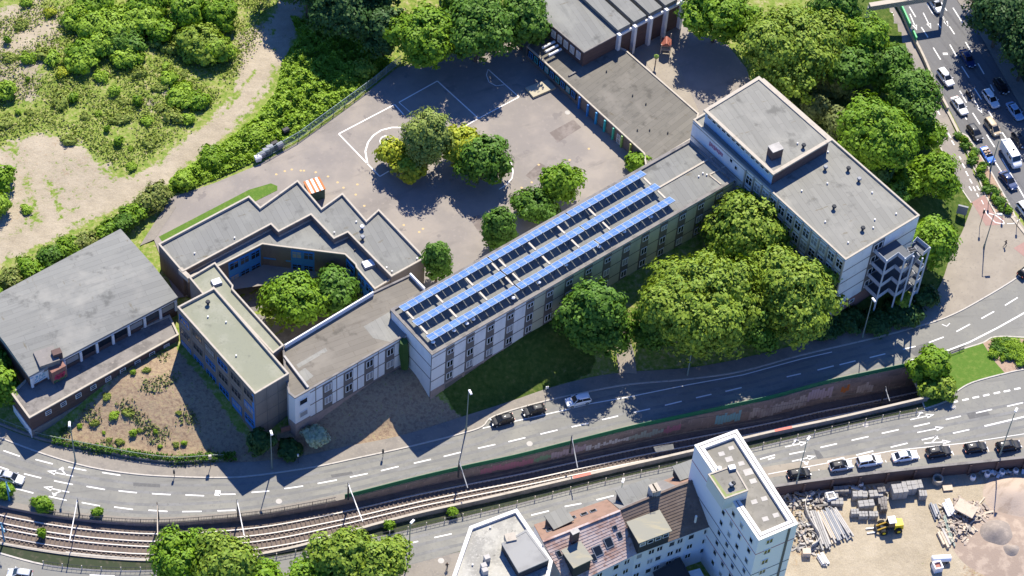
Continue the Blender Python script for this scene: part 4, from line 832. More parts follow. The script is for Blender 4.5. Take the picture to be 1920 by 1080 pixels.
for k in range(4):
    z = ZX - 3.1 - 3.4 * k
    P1 = SP1
    mb = MB(); mb.prism(P1, z - .14, z); pf = mb.build("landing", grating, stair)
    mb = MB(); railing(mb, [P1[i] for i in (0, 1, 2, 3, 4)], z); mb.build("handrail", post_m, pf)
    P2 = SP2; z2 = z - 1.7 if k else z
    mb = MB(); mb.prism(P2, z2 - .14, z2); pf = mb.build("landing", grating, stair)
    mb = MB(); railing(mb, [P2[0], P2[1], P2[2], P2[3]], z2); mb.build("handrail", post_m, pf)
    fl = MB(); c1 = V2(mid(SP1[4], SP1[5], .5)); c2 = V2(mid(SP2[0], SP2[3], .5)); e_ = (c2 - c1).normalized(); n_ = Vector((-e_.y, e_.x)); ea = math.atan2(e_.y, e_.x)
    runs = [(c1 + n_ * .6, c2 + n_ * .6, z, z2)] + ([(c2 - n_ * .6, c1 - n_ * .6, z2, z - 3.4)] if k < 3 else [])
    for p0, p1, q0, q1 in runs:
        for s_ in range(9): t_ = (s_ + .5) / 9; p = p0.lerp(p1, t_); fl.box((*p, q0 + (q1 - q0) * t_), (.3, 1.0, .05), ea)
        for sd in (-.55, .55): fl.bar((*(p0 + n_ * sd), q0), (*(p1 + n_ * sd), q1), .06, .25); fl.bar((*(p0 + n_ * sd), q0 + 1), (*(p1 + n_ * sd), q1 + 1), .06)
    fl.build("stair_flight", metal_g, stair)

# --- pavilion with coloured posts, auditorium
ZP = 7.9
pav, PP_ = flat_building("low_pavilion", "single-storey pavilion with dark stained felt roof and blue and green posts facing the yard", "school building", [(988, 86), (1207, 287), (1211, 312), (1300, 258), (1310, 212), (1173, 93), (1030, 30)], ZP, PZ, wall_slate, roof_dark, coping, .2, .25)
F = Fac(G2((988, 86), ZP), G2((1207, 287), ZP)); cols_ = [(.03, .16, .5), (.03, .2, .55), (.03, .3, .6), (.02, .38, .42), (.05, .4, .28), (.25, .42, .12), (.4, .42, .1)]
for i, c in enumerate(cols_):
    u = F.L * (.47 + .072 * i); mb = MB(); F.box(mb, u - .17, u + .17, PZ, ZP - .3, .05, .4); mb.build("post", mat("post_paint", c, .5), pav)
mb = MB(); F.box(mb, .3, F.L * .44, PZ + 1.2, ZP - .5, 0, .04); mb.build("glazing", glass, pav)
for i in range(9): window(F, pav, 1.4 + i * F.L * .44 / 9.5, ZP - 1.4, F.L * .44 / 9.5 - .5, 1.5, [frame_b, mat("turquoise_frame", (.05, .35, .42), .5)][i % 2], None, 1, 0, .05)
window(F, pav, F.L * .8, PZ + 1.3, 1.0, 2.4, frame_w, None, 0, .5, .02, "door")
mb = MB(); mb.bar(G(1066, 142, ZP), G(1081, 134, ZP), .3, .2); mb.build("roof_upstand", conc_dk, pav)
roof_bits(pav, ZP - .2, dots=[(1137, 135), (1186, 180), (1211, 196), (1195, 245), (1252, 250), (1218, 310 - 65)])
mb = MB(); v0 = F.p(4.0, -2)
for k in range(3):
    a = G(1017 + k * 6, 90 + 7 * k, ZP + .9); b = G(1040 + k * 6, 78 + 7 * k, ZP + .9); mb.tube([a, b], .28, 8)
mb.build("ventilation_duct", metal_w, pav)
ZU = 11.6
aud = thing("auditorium", (*G2((1140, 30), ZU), PZ), "dark brick hall with stepped grey roof strips and tall concrete fins", "school building")
ua = [G2(p, ZU) for p in [(1020, 35), (1095, 98), (1158, 64), (1040, -45), (960, -20)]]
flat_building("", "", "", None, ZU, PZ, brick_d, roof_grey, conc_dk, .12, .2, poly=ua, parent=aud)
F = Fac(ua[0], ua[1])
for i in range(6): window(F, aud, 1.2 + i * (F.L - 1.5) / 5.6, ZU - 1.8, 1.15, 1.9, frame_w, glass_b, 2, 0, .02)
e0 = Vector(G(1158, 62, ZU)); e1 = Vector(G(1276, 0, ZU)); du = (e1 - e0).normalized(); dn_ = Vector((du.y, -du.x, 0)); back = Vector((G(1040, -45, ZU) - G(1158, 64, ZU)))
Ltot = (e1 - e0).length; nst = 4; wst = Ltot / nst
for i in range(nst):
    z0 = ZU + .3 + .0 * i; a = e0 + du * (wst * i); b = a + du * (wst * 0.78); c = a + du * wst
    P = [(a.x, a.y), (b.x, b.y), (b.x + back.x, b.y + back.y), (a.x + back.x, a.y + back.y)]
    mb = MB(); mb.prism(ccw(P), PZ - 1, z0 + .5); mb.build("roof_strip", roof_grey, aud)
    P = [(b.x, b.y), (c.x, c.y), (c.x + back.x, c.y + back.y), (b.x + back.x, b.y + back.y)]
    mb = MB(); mb.prism(ccw(P), PZ - 1, z0 - 1.0); mb.build("roof_gutter", conc_dk, aud)
Fa = Fac(tuple(e0.xy), tuple(e1.xy)); mb = MB(); Fa.box(mb, 0, Fa.L, PZ - .5, ZU - .9, 0, .15); mb.build("wall_infill", brick_d, aud)
mb = MB(); Fa.box(mb, 0, Fa.L, ZU - .9, ZU - .3, 0, .35); mb.build("lintel", wall_white, aud)
for i in range(5):
    u = wst * i - .1 if i < 4 else Fa.L; mb = MB(); Fa.box(mb, u - .3, u + .3, PZ - .3, ZU + .3, .16, 1.0); mb.build("fin", wall_white, aud)
# stage platform in the yard
P = [G2(p, PZ + .5) for p in [(985, 165), (1000, 183), (1042, 165), (1026, 150)]]
mb = MB(); mb.prism(ccw(P), PZ, PZ + .65); o = mb.build("stage_platform", mat("stage_concrete", (.42, .38, .28), .9), None); tag(o, "low concrete stage platform in the yard beside the pavilion", "platform"); center_mesh(o)

# --- apartment tower
ZT = 24.5
tp = [G2(p, ZT) for p in [(1302.7, 834.5), (1381.7, 805.5), (1496, 982), (1423, 1013)]]
tower, TP = flat_building("apartment_tower", "white eight-storey apartment tower with gravel roof and broad white parapet", "apartment tower", None, ZT, 0, mat("tower_render", (.78, .78, .80), .8), roof_tower, coping_w, .55, 1.15, poly=tp)
TP = tp
Fw = Fac(tp[0], tp[3]); Fs = Fac(tp[3], tp[2])
red_line = mat("red_stripe", (.42, .16, .16), .8); bands = MB()
for z, mi in ((ZT - 4.2, 0), (ZT - 10.4, 1), (ZT - 13.4, 1), (ZT - 16.6, 0)):
    for F in (Fw, Fs): F.box(bands, 0, F.L, z - .09, z + .09, 0, .03, mi)
Fs.box(bands, Fs.L * .76, Fs.L * .82, 0, ZT - .4, 0, .1, 1)
bands.build("stripes", [red_line, joint], tower)
for k in range(7):
    for u in (10.5, 13.0, 15.5, 18.5): window(Fw, tower, u, ZT - 2.4 - 3.0 * k, 1.0, 1.35, frame_w, None, 0, 0, .01)
    window(Fs, tower, 2.2, ZT - 1.7 - 3.0 * k, 1.3, 1.3, frame_w, None, 1, 0, .01)
mb = MB(); W1 = offset_poly(ccw(tp), .45); W2 = offset_poly(ccw(tp), .6); mb.ring(W1, W2, ZT + .012); mb.build("parapet_groove", joint, tower)
hd = [G2(p, ZT + 1.9) for p in [(1328, 889), (1376, 872), (1403, 919), (1359, 935)]]
flat_building("", "", "", None, ZT + 1.9, ZT - .4, mat("moss_render", (.6, .62, .58), .8), roof_tower, coping, .15, .2, poly=hd, parent=tower, pre="lift_house_")
mb = MB(); HI = [G2(p, ZT + 1.9) for p in [(1329, 890), (1336, 888), (1363, 926), (1402, 915), (1403, 919), (1359, 934)]]; mb.sheet(HI, ZT + 1.77); mb.build('moss_strip', mat('moss', (.22, .26, .10), .9, [(1.5, (.3, .3, .2), .5, .7, U1, 0)]), tower)
roof_bits(tower, ZT + 1.75, skylights=[(1372, 879, 1.2, R(20))], vents=[(1374, 911), (1370, 913)]); roof_bits(tower, ZT - .55, vents=[(1348, 883)])
pat = MB()
for x, y, s in [(1353, 851, 1), (1371, 840, .9), (1367, 861, 1.2), (1390, 869, 1), (1403, 885, 1.5), (1412, 902, 1.1), (1414, 941, 1), (1433, 935, 1), (1435, 973, 1), (1455, 966, 1)]: q = G(x, y, ZT - .55); pat = MB(); pat.box((q.x, q.y, ZT - .535), (s, s * .8, .03), .4); pat.build("roof_slab", concrete, tower)

# --- row of houses: corner house with flat roof, red-roofed house, dark-roofed house
def row_house(label, fe0, fe1, rd0, rd1, re0, re1, ze, zd, tf, tr, wallm, rows, ncols, skip=0):
    """front eave, ridge, rear eave given by the pixels of their ends"""
    f0, f1 = G(*fe0, ze), G(*fe1, ze); r0, r1 = G(*rd0, zd), G(*rd1, zd); b0, b1 = G(*re0, ze), G(*re1, ze)
    c = (f0 + b1) / 2; t = thing("row_house", (c.x, c.y, 0), label, "town house")
    mb = MB(); mb.prism(ccw([tuple(p.xy) for p in (f0, f1, b1, b0)]), -.2, ze - .1, caps=False)
    for a, r, b in ((f0, r0, b0), (f1, r1, b1)): mb.poly([(a.x, a.y, ze - .1), (r.x, r.y, zd - .15), (b.x, b.y, ze - .1)])
    mb.build("wall", wallm, t)
    def slope(name, e0, e1, m, tile=True):
        mb = MB(); dn0 = (e0 - r0) * .06; dn1 = (e1 - r1) * .06; q0, q1 = e0 + dn0, e1 + dn1
        n = 16 if tile else 1
        for k in range(n):
            a0, a1 = r0.lerp(q0, k / n), r1.lerp(q1, k / n); c0, c1 = r0.lerp(q0, (k + 1) / n), r1.lerp(q1, (k + 1) / n); u = Vector((0, 0, .11 if tile else .2)); v = Vector((0, 0, .0 if not tile else .02))
            mb.hexa([a0 - v, a1 - v, c1, c0], [a0 + v + Vector((0, 0, .02)), a1 + v + Vector((0, 0, .02)), c1 + u, c0 + u])
        return mb.build(name, m, t)
    slope("front_roof", f0, f1, tf, tf is not felt_dk); slope("rear_roof", b0, b1, tr)
    mb = MB(); mb.bar(r0 + Vector((0, 0, .1)), r1 + Vector((0, 0, .1)), .35, .2); mb.build("ridge", tr, t)
    F = Fac(tuple(b0.xy), tuple(b1.xy)); mb = MB(); F.box(mb, 0, F.L, ze - .45, ze - .25, .05, .4); mb.build("gutter", metal_w, t)
    for k in range(rows):
        for i in range(ncols):
            if (i, k) != skip: window(F, t, F.L * (i + .5 + (.12 if i % 2 else -.08)) / ncols, ze - 1.9 - 2.9 * k, 1.15, 1.4, frame_w, None, 1 if (i + k) % 3 else 0, 0, .01)
    return t, F, (f0, f1, r0, r1, b0, b1)
def on_slope(t, name, e0, e1, r0, r1, u, s, w, h, m, rise=.1, m2=None):
    p = lambda uu, ss: (r0.lerp(r1, uu)).lerp(e0.lerp(e1, uu), ss); nrm = (r1 - r0).cross(e0 - r0).normalized(); nrm = nrm if nrm.z > 0 else -nrm
    Lr = (r1 - r0).length; Ls = (e0 - r0).length; du_, ds = w / Lr / 2, h / Ls / 2
    q = [p(u - du_, s - ds), p(u + du_, s - ds), p(u + du_, s + ds), p(u - du_, s + ds)]; mb = MB(); mb.hexa([x - nrm * .1 for x in q], [x + nrm * (rise + .1) for x in q]); o = mb.build(name, m, t)
    if m2: q = [p(u - du_ * .8, s - ds * .8), p(u + du_ * .8, s - ds * .8), p(u + du_ * .8, s + ds * .8), p(u - du_ * .8, s + ds * .8)]; mb = MB(); mb.hexa([x for x in q], [x + nrm * (rise + .13) for x in q]); mb.build("pane", m2, o)
    return o
def dormer(t, c, w, d, h, ang, m_roof, m_wall, ztop, nwin=0):
    mb = MB(); mb.box((c[0], c[1], ztop - h / 2), (w, d, h), ang); o = mb.build("dormer", m_wall, t)
    mb = MB(); mb.box((c[0], c[1], ztop + .12), (w + .5, d + .5, .22), ang); mb.build("dormer_roof", m_roof, o)
    if nwin:
        ca, sa = math.cos(ang), math.sin(ang); q = lambda x, y: (c[0] + x * ca - y * sa, c[1] + x * sa + y * ca); Fd = Fac(q(-w / 2, -d / 2), q(w / 2, -d / 2))
        for i in range(nwin): window(Fd, t, w * (i + .5) / nwin, ztop - .9, w / nwin - .3, 1.0, frame_w, None, 0, 0, .02)
    return o
ze, zd = 11.2, 15.6
tRed, FR, S = row_house("row house with red and pinkish tiled pitched roof", (1002, 986), (1140, 938), (1018, 1016), (1163, 958), (1062, 1097), (1192, 1034), ze, zd, tile_or, tile_red, mat("blue_grey_render", (.60, .62, .66), .85), 3, 5)
f0, f1, r0, r1, b0, b1 = S
for u, s, w in [(.13, .45, .9), (.37, .62, 1.1), (.47, .65, 1.2), (.62, .62, 1.3), (.74, .6, 1.2)]: on_slope(tRed, "roof_window", f0, f1, r0, r1, u, s, w, 1.2, metal_g, .1, glass)
for u, s, w, h in [(.1, .35, .8, 1.2), (.18, .75, 1.2, 1.6), (.55, .62, 1.6, 1.9), (.72, .55, 1.5, 1.9), (.88, .5, .8, 1.3), (.47, .72, .8, 1.4), (.86, .3, .8, .8)]: on_slope(tRed, "roof_window", b0, b1, r0, r1, u, s, w, h, metal_g, .1, glass)
aR = FR.ang; q = G(1048, 974, 14); dormer(tRed, (q.x, q.y), 3.4, 2.6, 2.2, aR, roof_light, metal_d, 14.3)
q = G(1082, 1040, 15); dormer(tRed, (q.x, q.y), 3.2, 3.4, 3.2, aR, zinc, metal_d, 14.8)
mb = MB(); q = G(1078, 998, 17.2); mb.box((q.x, q.y, 16), (1.3, .8, 2.8), aR); ch = mb.build("chimney", brick_d, tRed); mb = MB(); mb.box((q.x, q.y, 17.46), (1.4, .9, .12), aR); mb.build("chimney_cap", concrete, ch)
tDk, FD, S = row_house("row house with dark brown tiled roof and wide zinc dormer", (1140, 938), (1245, 902), (1163, 956), (1270, 912), (1192, 1034), (1288, 998), ze, zd, felt_dk, tile_br, render_w, 3, 5)
q = G(1217, 989, 14.5); dormer(tDk, (q.x, q.y), 5.6, 4.0, 3.4, FD.ang, zinc, metal_d, 14.6, 4)
q = G(1193, 925, 14.5); dormer(tDk, (q.x, q.y), 5.6, 3.0, 2.4, FD.ang, roof_grey, metal_d, 14.6)
for px_ in ((1224, 918), (1231, 916)): mb = MB(); q = G(*px_, 16.6); mb.box((q.x, q.y, 15.4), (.8, 1.6, 3), FD.ang); ch = mb.build("chimney", concrete, tDk); mb = MB(); mb.box((q.x, q.y, 16.96), (.9, 1.7, .12), FD.ang); mb.build("chimney_cap", coping, ch)
mb = MB(); q = G(1224, 937, 15.6)
mb.bar((q.x, q.y, 15.6), (q.x, q.y, 18.0), .07)
for k in range(3): mb.bar((q.x - .8, q.y, 17.9 - k * .4), (q.x + .8, q.y + .2, 17.9 - k * .4), .05)
mb.build("aerial", metal_d, tDk)
tRt, FT, S = row_house("row house with brown tiles behind and orange tiles in front, against the tower", (1245, 902), (1330, 872), (1270, 912), (1333, 890), (1288, 998), (1360, 972), ze, zd, tile_or, tile_br, mat("pale_blue_render", (.62, .66, .72), .85), 3, 3)
q = G(1288, 883, 14); dormer(tRt, (q.x, q.y), 3.6, 2.6, 2.2, FT.ang, roof_grey, metal_d, 14.2)
f0, f1, r0, r1, b0, b1 = S; on_slope(tRt, "roof_window", f0, f1, r0, r1, .3, .5, 1, 1.1, metal_d, .08, glass)
mb = MB(); q = G(1305, 970, 14); mb.tube([(q.x, q.y, 12.6), (q.x, q.y, 14.4)], .2, 8); mb.build("vent_pipe", metal_w, tRt)
ZC = 15.0
cp = [G2(p, ZC) for p in [(969, 954), (881, 987), (845, 1090), (900, 1150), (1020, 1120), (1036, 1052)]]
corner, CP = flat_building("corner_house", "corner house with stained pale flat roof, white edge and raised slab", "apartment house", None, ZC, 0, render_w, roof_house, coping_w, .5, .55, poly=cp)
pp = [G2(p, ZC + 1.4) for p in [(941, 1019), (987, 993), (1029, 1049), (973, 1073)]]
flat_building("", "", "", None, ZC + 1.4, ZC - .5, metal_d, roof_slab_m, roof_slab_m, .06, .3, poly=pp, parent=corner, pre="upper_")
mb = MB(); q = G(957, 1008, ZC + 1.4); mb.box((q.x, q.y, ZC + .9), (1.7, 1.5, 1.5), .35); mb.build("roof_hatch", coping, corner)
for x, y in ((913, 1048), (907, 1063), (909, 1072)): mb = MB(); q = G(x, y, ZC); mb.box((q.x, q.y, ZC + .1), (.9, .8, 1.2), .5); mb.build("chimney", concrete, corner)
roof_bits(corner, ZC - .5, dots=[(886, 1060), (919, 990), (970, 1005)])
# low roofs in the back yards
for lab, pts, z, m in [("dark flat extension roof behind the dark-roofed house", [(1225, 1073), (1275, 1045), (1300, 1090), (1235, 1120)], 4.5, metal_d), ("pale blue flat garage roof in the back yard", [(1290, 1072), (1312, 1066), (1330, 1100), (1300, 1110)], 3.5, mat("pale_sheet", (.6, .66, .7), .6))]:
    o, _ = flat_building("yard_extension", lab, "extension", pts, z, 0, render_w, m, m, .1, .2)
# ---------------------------------------------------------------- tram cutting
NT = 110
TN, TS = along(NE_W, NT), along(SE_W, NT)
zfl = [float(np.interp(p[0], [-100, -64, -29, 0, 44, 68], [-.55, -.9, -1.6, -2.8, -5.1, -6.2])) for p in TN]
mb = MB(); mb.strip(TN, TS, zfl); eN, eS = V2(TN[-1]), V2(TS[-1]); nb_ = Vector(((eN - eS).y, -(eN - eS).x)).normalized(); nb_ = nb_ if nb_.x > 0 else -nb_
tun = [eN, eN + nb_ * 16, eS + nb_ * 16, eS]; mb.poly([(*p, -6.2) for p in tun]); struct(mb, "track_bed", ballast)
wall_tr = mat("cutting_wall_concrete", (0.27, 0.225, 0.21), 0.9, [(0.4, (0.18, 0.16, 0.155), 0.45, 0.68, (1, 1, .5), 0), (1.5, (0.42, 0.35, 0.32), 0.55, 0.75, (.6, .6, 3), 0)])
t = thing("retaining_wall", (*TN[NT // 2], 0), "graffiti-covered concrete wall on the far side of the tram cutting", "retaining wall")
mb = MB(); mb.strip(TN, TN, [z - .1 for z in zfl], -.01); A = offset_line(TN, .4); mb.strip(A, TN, -.02); mb.build("wall", wall_tr, t)
def patch(i0, i1, f0, f1, m, seed):
    r = random.Random(seed); mb = MB()
    for i in range(i0 * 3, i1 * 3):
        f = i / 3; j = int(f); a = V2(TN[j]).lerp(V2(TN[j + 1]), f - j); b = V2(TN[j]).lerp(V2(TN[j + 1]), f - j + .3); z = zfl[j] + .1; n = Vector((nb_.y, -nb_.x)) * 0; off = (V2(TS[j]) - V2(TN[j])).normalized() * .04
        q0 = z + (-z) * (f0 + r.uniform(0, .2)); q1 = z + (-z) * (f1 - r.uniform(0, .25)); p, q = a + off, b + off
        mb.add([(*p, q0), (*q, q0 + r.uniform(-.2, .2)), (*q, q1), (*p, q1)], [(0, 1, 2, 3)])
    mb.build("graffiti", m, t)
pale_lilac = mat("lilac_graffiti", (.45, .38, .44), .8); pale_cement = mat("pale_cement", (.5, .45, .43), .9, [(.8, (.36, .3, .29), .45, .65, (1, 1, 3), 0)])
ix = lambda px_: min(range(NT), key=lambda i: abs(TN[i][0] - G(px_, float(np.interp(px_, [p[0] for p in EDGE_N], [p[1] for p in EDGE_N]))).x))
for a, b, f0, f1, m, s in [(905, 1000, 0, .8, pink_p, 1), (1003, 1030, .1, .75, mat("green_graffiti", (.22, .36, .24), .8), 2), (1035, 1100, .1, .85, pale_lilac, 3), (1105, 1175, .1, .6, white_g, 4), (1180, 1245, .1, .7, mat("grey_green_graffiti", (.33, .40, .38), .8), 5), (1250, 1275, .1, .7, pink_p, 6), (1350, 1400, .1, .8, teal_p, 7), (1405, 1520, .0, .75, pale_cement, 8), (1525, 1560, .2, .9, pale_lilac, 9), (1575, 1585, .3, .8, orange_p, 10), (1610, 1640, .1, .7, pale_cement, 11)]: patch(ix(a), max(ix(b), ix(a) + 1), f0, f1, m, s)
t = thing("retaining_wall", (*TS[NT // 2], 0), "low parapet wall with pale coping along the near side of the tram cutting", "retaining wall")
zt = [float(np.interp(p[0], [-60, -38, -20], [.25, .4, 1.2])) for p in TS]
B = offset_line(TS, -.35); mb = MB(); mb.strip(TS, TS, [z - .1 for z in zfl], zt); mb.strip(B, B, -.1, zt); mb.build("wall", conc_dk, t)
mb = MB(); A = offset_line(TS, .05); B2 = offset_line(TS, -.4); z2 = [z + .07 for z in zt]; mb.strip(A, B2, z2); mb.strip(A, A, zt, z2); mb.strip(B2, B2, zt, z2); mb.build("coping", coping, t)
rb = mat("red_white_board", (.55, .14, .10), .6); mb = MB()
for px_ in (1072, 1448):
    j = min(range(NT), key=lambda i: abs(TS[i][0] - G(px_, 850).x)); mb.strip(offset_line(TS, .07)[j:j + 3], offset_line(TS, -.43)[j:j + 3], [z + .01 for z in z2[j:j + 3]])
mb.build("red_marker", rb, t)
mb = MB(); B3 = offset_line(TS, -.55); C3 = [tuple(p) for p in along(KS[:next(i for i, p in enumerate(KS) if (V2(p) - V2(G2((1733, 768)))).length < .5) + 1], NT)]; mb.strip(B3, C3, .06); mb.strip(C3, C3, .06, -.1); struct(mb, "verge", mat("shaded_mossy_verge", (.038, .05, .025), .95, [(.9, (.08, .075, .05), .5, .7, U1, 0)]))  # green verge, darkened to stand in for the parapet's shadow
mb = MB(); mb.strip(C3, offset_line(C3, -.3), .11); mb.strip(offset_line(C3, -.3), offset_line(C3, -.3), .11, -.1); struct(mb, "kerb", kerb_m)
# tunnel mouth
t = thing("tunnel_portal", (*((eN + eS) / 2), -6.2), "dark tunnel mouth with concrete lintel where the tram tracks go under the island", "tunnel")
mb = MB(); off = nb_ * .5; q = [eN, eS, eS + off, eN + off]; mb.prism([tuple(p) for p in q], -1.6, .55); mb.build("lintel", concrete, t)
mb = MB()
for a, b in ((tun[0], tun[1]), (tun[1], tun[2]), (tun[2], tun[3])): mb.poly([(*a, -6.2), (*b, -6.2), (*b, -.6), (*a, -.6)])
mb.poly([(*p, -.7) for p in tun]); mb.build("tunnel_lining", conc_dk, t)
for k, f in enumerate((.325, .675)):
    C = [tuple(V2(TN[i]).lerp(V2(TS[i]), f)) for i in range(NT)]; C.append(tuple(V2(C[-1]) + nb_ * 12)); zz = zfl + [-6.2]
    tr = thing("tram_track", (*C[NT // 2], zfl[NT // 2]), ["tram track nearer the main road, running into the shade of the wall", "tram track nearer the parapet and the row houses"][k], "tram track", "tram tracks in the cutting")
    for s in (-.74, .74):
        mb = MB(); mb.strip(offset_line(C, s - .1), offset_line(C, s + .1), [z + .3 for z in zz])
        for e in (-.1, .1): L = offset_line(C, s + e); mb.strip(L, L, [z + .02 for z in zz], [z + .3 for z in zz])
        mb.build("rail", rail_m, tr)
    mb = MB(); acc = 0
    for i in range(len(C) - 1):
        a, b = V2(C[i]), V2(C[i + 1]); n = max(1, int(round((b - a).length / .72)))
        for q in range(n): p = a.lerp(b, q / n); mb.box((*p, zz[i] + (zz[i + 1] - zz[i]) * q / n + .1), (.26, 2.5, .16), math.atan2((b - a).y, (b - a).x))
    s_ = mb.build("sleepers", sleeper_m, tr)
mb = MB(); C = [tuple(V2(TN[i]).lerp(V2(TS[i]), .93)) for i in range(14, 36)]; mb.ribbon_wall(C, .5, [zfl[i] for i in range(14, 36)], [zfl[i] + .35 for i in range(14, 36)]); o = mb.build("cable_trough", concrete); tag(o, "pale concrete cable trough beside the tram tracks at lower left", "cable trough"); center_mesh(o)

# railings and fences
def fence(name, label, cat, L, h, z, post_every, m, pm=None, bars=.2, infill=None, top=.07, post=.1):
    L = resample([Vector((p[0], p[1])) for p in L], 1.0); zf_ = (lambda p: z) if not callable(z) else z
    t = thing(name, (*L[len(L) // 2], zf_(L[len(L) // 2])), label, cat); mb = MB()
    zs = [zf_(p) for p in L]
    for i in range(len(L) - 1):
        for hh in (h, h * .12): mb.bar((*L[i], zs[i] + hh), (*L[i + 1], zs[i + 1] + hh), top)
        if infill is not None: mb.add([(*L[i], zs[i] + .1), (*L[i + 1], zs[i + 1] + .1), (*L[i + 1], zs[i + 1] + h * .95), (*L[i], zs[i] + h * .95)], [(0, 1, 2, 3)], 1)
        elif bars:
            n = max(1, int((L[i + 1] - L[i]).length / bars))
            for k in range(n): p = L[i].lerp(L[i + 1], k / n); mb.bar((*p, zs[i] + .1), (*p, zs[i] + h), .035)
    mb.build("railing", [m, infill or m], t); n = 0
    for i in range(0, len(L), max(1, int(post_every))):
        if n >= 95: break
        pb = MB(); pb.bar((*L[i], zs[i] - .1), (*L[i], zs[i] + h + .06), post); pb.build("post", pm or m, t); n += 1
    return t
j653 = ix(653)
fence("railing", "dark green railing along the road edge above the cutting wall", "railing", offset_line(TN, .06)[j653:], 1.2, .05, 3, rail_green, None, 0, rail_green)
fence("railing", "thin grey railing along the road edge at the shallow end of the cutting", "railing", offset_line(TN, .06)[12:j653], 1.0, 0.0, 3, metal_d, None, .25)
fence("railing", "dark railing with posts between the near parapet and the lower road", "railing", offset_line(C3, -.12)[12:], 1.0, .1, 4, metal_d, beam_m, .5, None, .06, .14)
fence("guard_rail", "black rail at the lawn edge of the traffic island", "railing", [G2((1780, 664)), G2((1808, 654))], .9, .1, 2, metal_d, None, .2)
Lf = [tuple(p) for p in S_W if -88 < p[0] < -46]
fence("garden_fence", "wire fence on a low wall round the overgrown mound by the left pavement", "fence", [(p[0], p[1] + .6) for p in Lf], 1.3, .25, 3, lamp_green, None, .22)
mb = MB(); L2 = [(p[0], p[1] + .35) for p in Lf]; mb.ribbon_wall(L2, .3, -.1, .65); o = mb.build("garden_wall", conc_dk); tag(o, "low grey wall between left pavement and overgrown mound", "wall"); center_mesh(o)
mesh_m = mat("fence_mesh", (.22, .30, .33), .6)
fence("boundary_fence", "tall grey mesh fence between the school yard and the bramble thicket", "fence", [G2(p, PZ) for p in [(483, 302), (500, 296), (560, 262), (640, 204), (700, 160), (742, 125), (752, 118)]], 2.0, PZ + .1, 3, mesh_m, None, .12)
HB = [G2(p) for p in [(1676, 0), (1690, 25), (1706, 62), (1731, 112), (1751, 159), (1776, 208)]]
t = thing("crash_barrier", (*HB[2], 0), "concrete barrier with a green upper end between motorway and service road", "crash barrier")
mb = MB(); mb.ribbon_wall(smooth_line(HB, 4), .45, -.05, .95); mb.build("barrier", coping, t)
mb = MB(); mb.ribbon_wall([G2(p) for p in [(1678, 4), (1690, 25), (1705, 58)]], .3, .9, 1.8); mb.ribbon_wall([G2(p) for p in [(1709, 66), (1716, 82)]], .3, .9, 1.8); mb.build("noise_screen", mat("green_screen", (.04, .42, .14), .5), t)
mb = MB(); mb.ribbon_wall([G2(p) for p in [(1751, 159), (1800, 256), (1850, 350), (1900, 412), (1930, 450)]], .5, -.05, .3); o = mb.build("kerb_wall", coping); tag(o, "low pale kerb wall along the left edge of the motorway", "kerb wall"); center_mesh(o)
# yard retaining wall (brick parapet)
t = thing("boundary_wall", (*WY_W[len(WY_W) // 2], YZ), "dark brick wall below the pavement at the edge of the building yard", "wall")
mb = MB(); mb.ribbon_wall(wy, .35, YZ - .2, .75); mb.build("wall", brick_d, t)
mb = MB(); mb.ribbon_wall(wy, .5, .75, .84); mb.build("coping", conc_dk, t)
for k in range(14):
    p = V2(wy[0]).lerp(V2(wy[-1]), (k + .5) / 14); j = min(range(len(wy) - 1), key=lambda i: (V2(wy[i]) - p).length); e = (V2(wy[j + 1]) - V2(wy[j])).normalized(); q = V2(wy[j]) + e * e.dot(p - V2(wy[j])); n = Vector((e.y, -e.x)); mb = MB(); mb.box((*(q + n * .32), YZ + 1.4), (.4, .35, 3.2), math.atan2(e.y, e.x)); mb.build("buttress", brick_d, t)

# sign gantry over the motorway
gz = 6.2; a, b = G(1630, 13, gz), G(1775, -10, gz)
t = thing("sign_gantry", (a.x, a.y, 0), "pale sign gantry spanning the motorway at the top edge", "gantry")
mb = MB(); mb.bar(a, b, 1.1, 1.3); mb.build("beam", coping, t)
for p in (a, b): mb = MB(); mb.bar((p.x, p.y, 0), (p.x, p.y, gz), .6); mb.build("post", concrete, t)
mb = MB(); p = a.lerp(b, .52); mb.bar(p + Vector((-2, .3, .9)), p + Vector((-.2, .2, .9)), .3, 1.4); mb.build("sign_board", metal_g, t)

# ---------------------------------------------------------------- street lamps and poles
def lamp(base, top, label, z0=0.0, m=None, head=(.95, .38), arm=None, h=None, name="street_lamp"):
    b = G(*base, z0)
    if h is None:
        h = min((x * .1 for x in range(20, 220)), key=lambda hh: abs(pix(b.x, b.y, z0 + hh)[1] - top[1]))
    t = thing(name, (b.x, b.y, z0), label, "street lamp" if name == "street_lamp" else "pole")
    m = m or lamp_green; mb = MB(); mb.tube([b, b + Vector((0, 0, h * .3)), b + Vector((0, 0, h))], [.15, .11, .075], 7); mb.build("pole", m, t)
    mb = MB(); mb.tube([b, b + Vector((0, 0, .9))], [.2, .17], 7); mb.build("base", m, t)
    tp_ = b + Vector((0, 0, h)); ad = Vector(arm) if arm else Vector((.3, -.6, 0)); mb = MB(); mb.bar(tp_, tp_ + ad, .08); mb.build("arm", m, t)
    c = tp_ + ad * 1.0; mb = MB(); mb.box((c.x, c.y, c.z + .05), (head[0], head[1], .2), math.atan2(ad.y, ad.x), tilt=Matrix.Rotation(.12, 3, 'Y')); mb.box((c.x, c.y, c.z + .17), (head[0] * .8, head[1] * .75, .08), math.atan2(ad.y, ad.x)); mb.build("lamp_head", white_p, t)
    return t
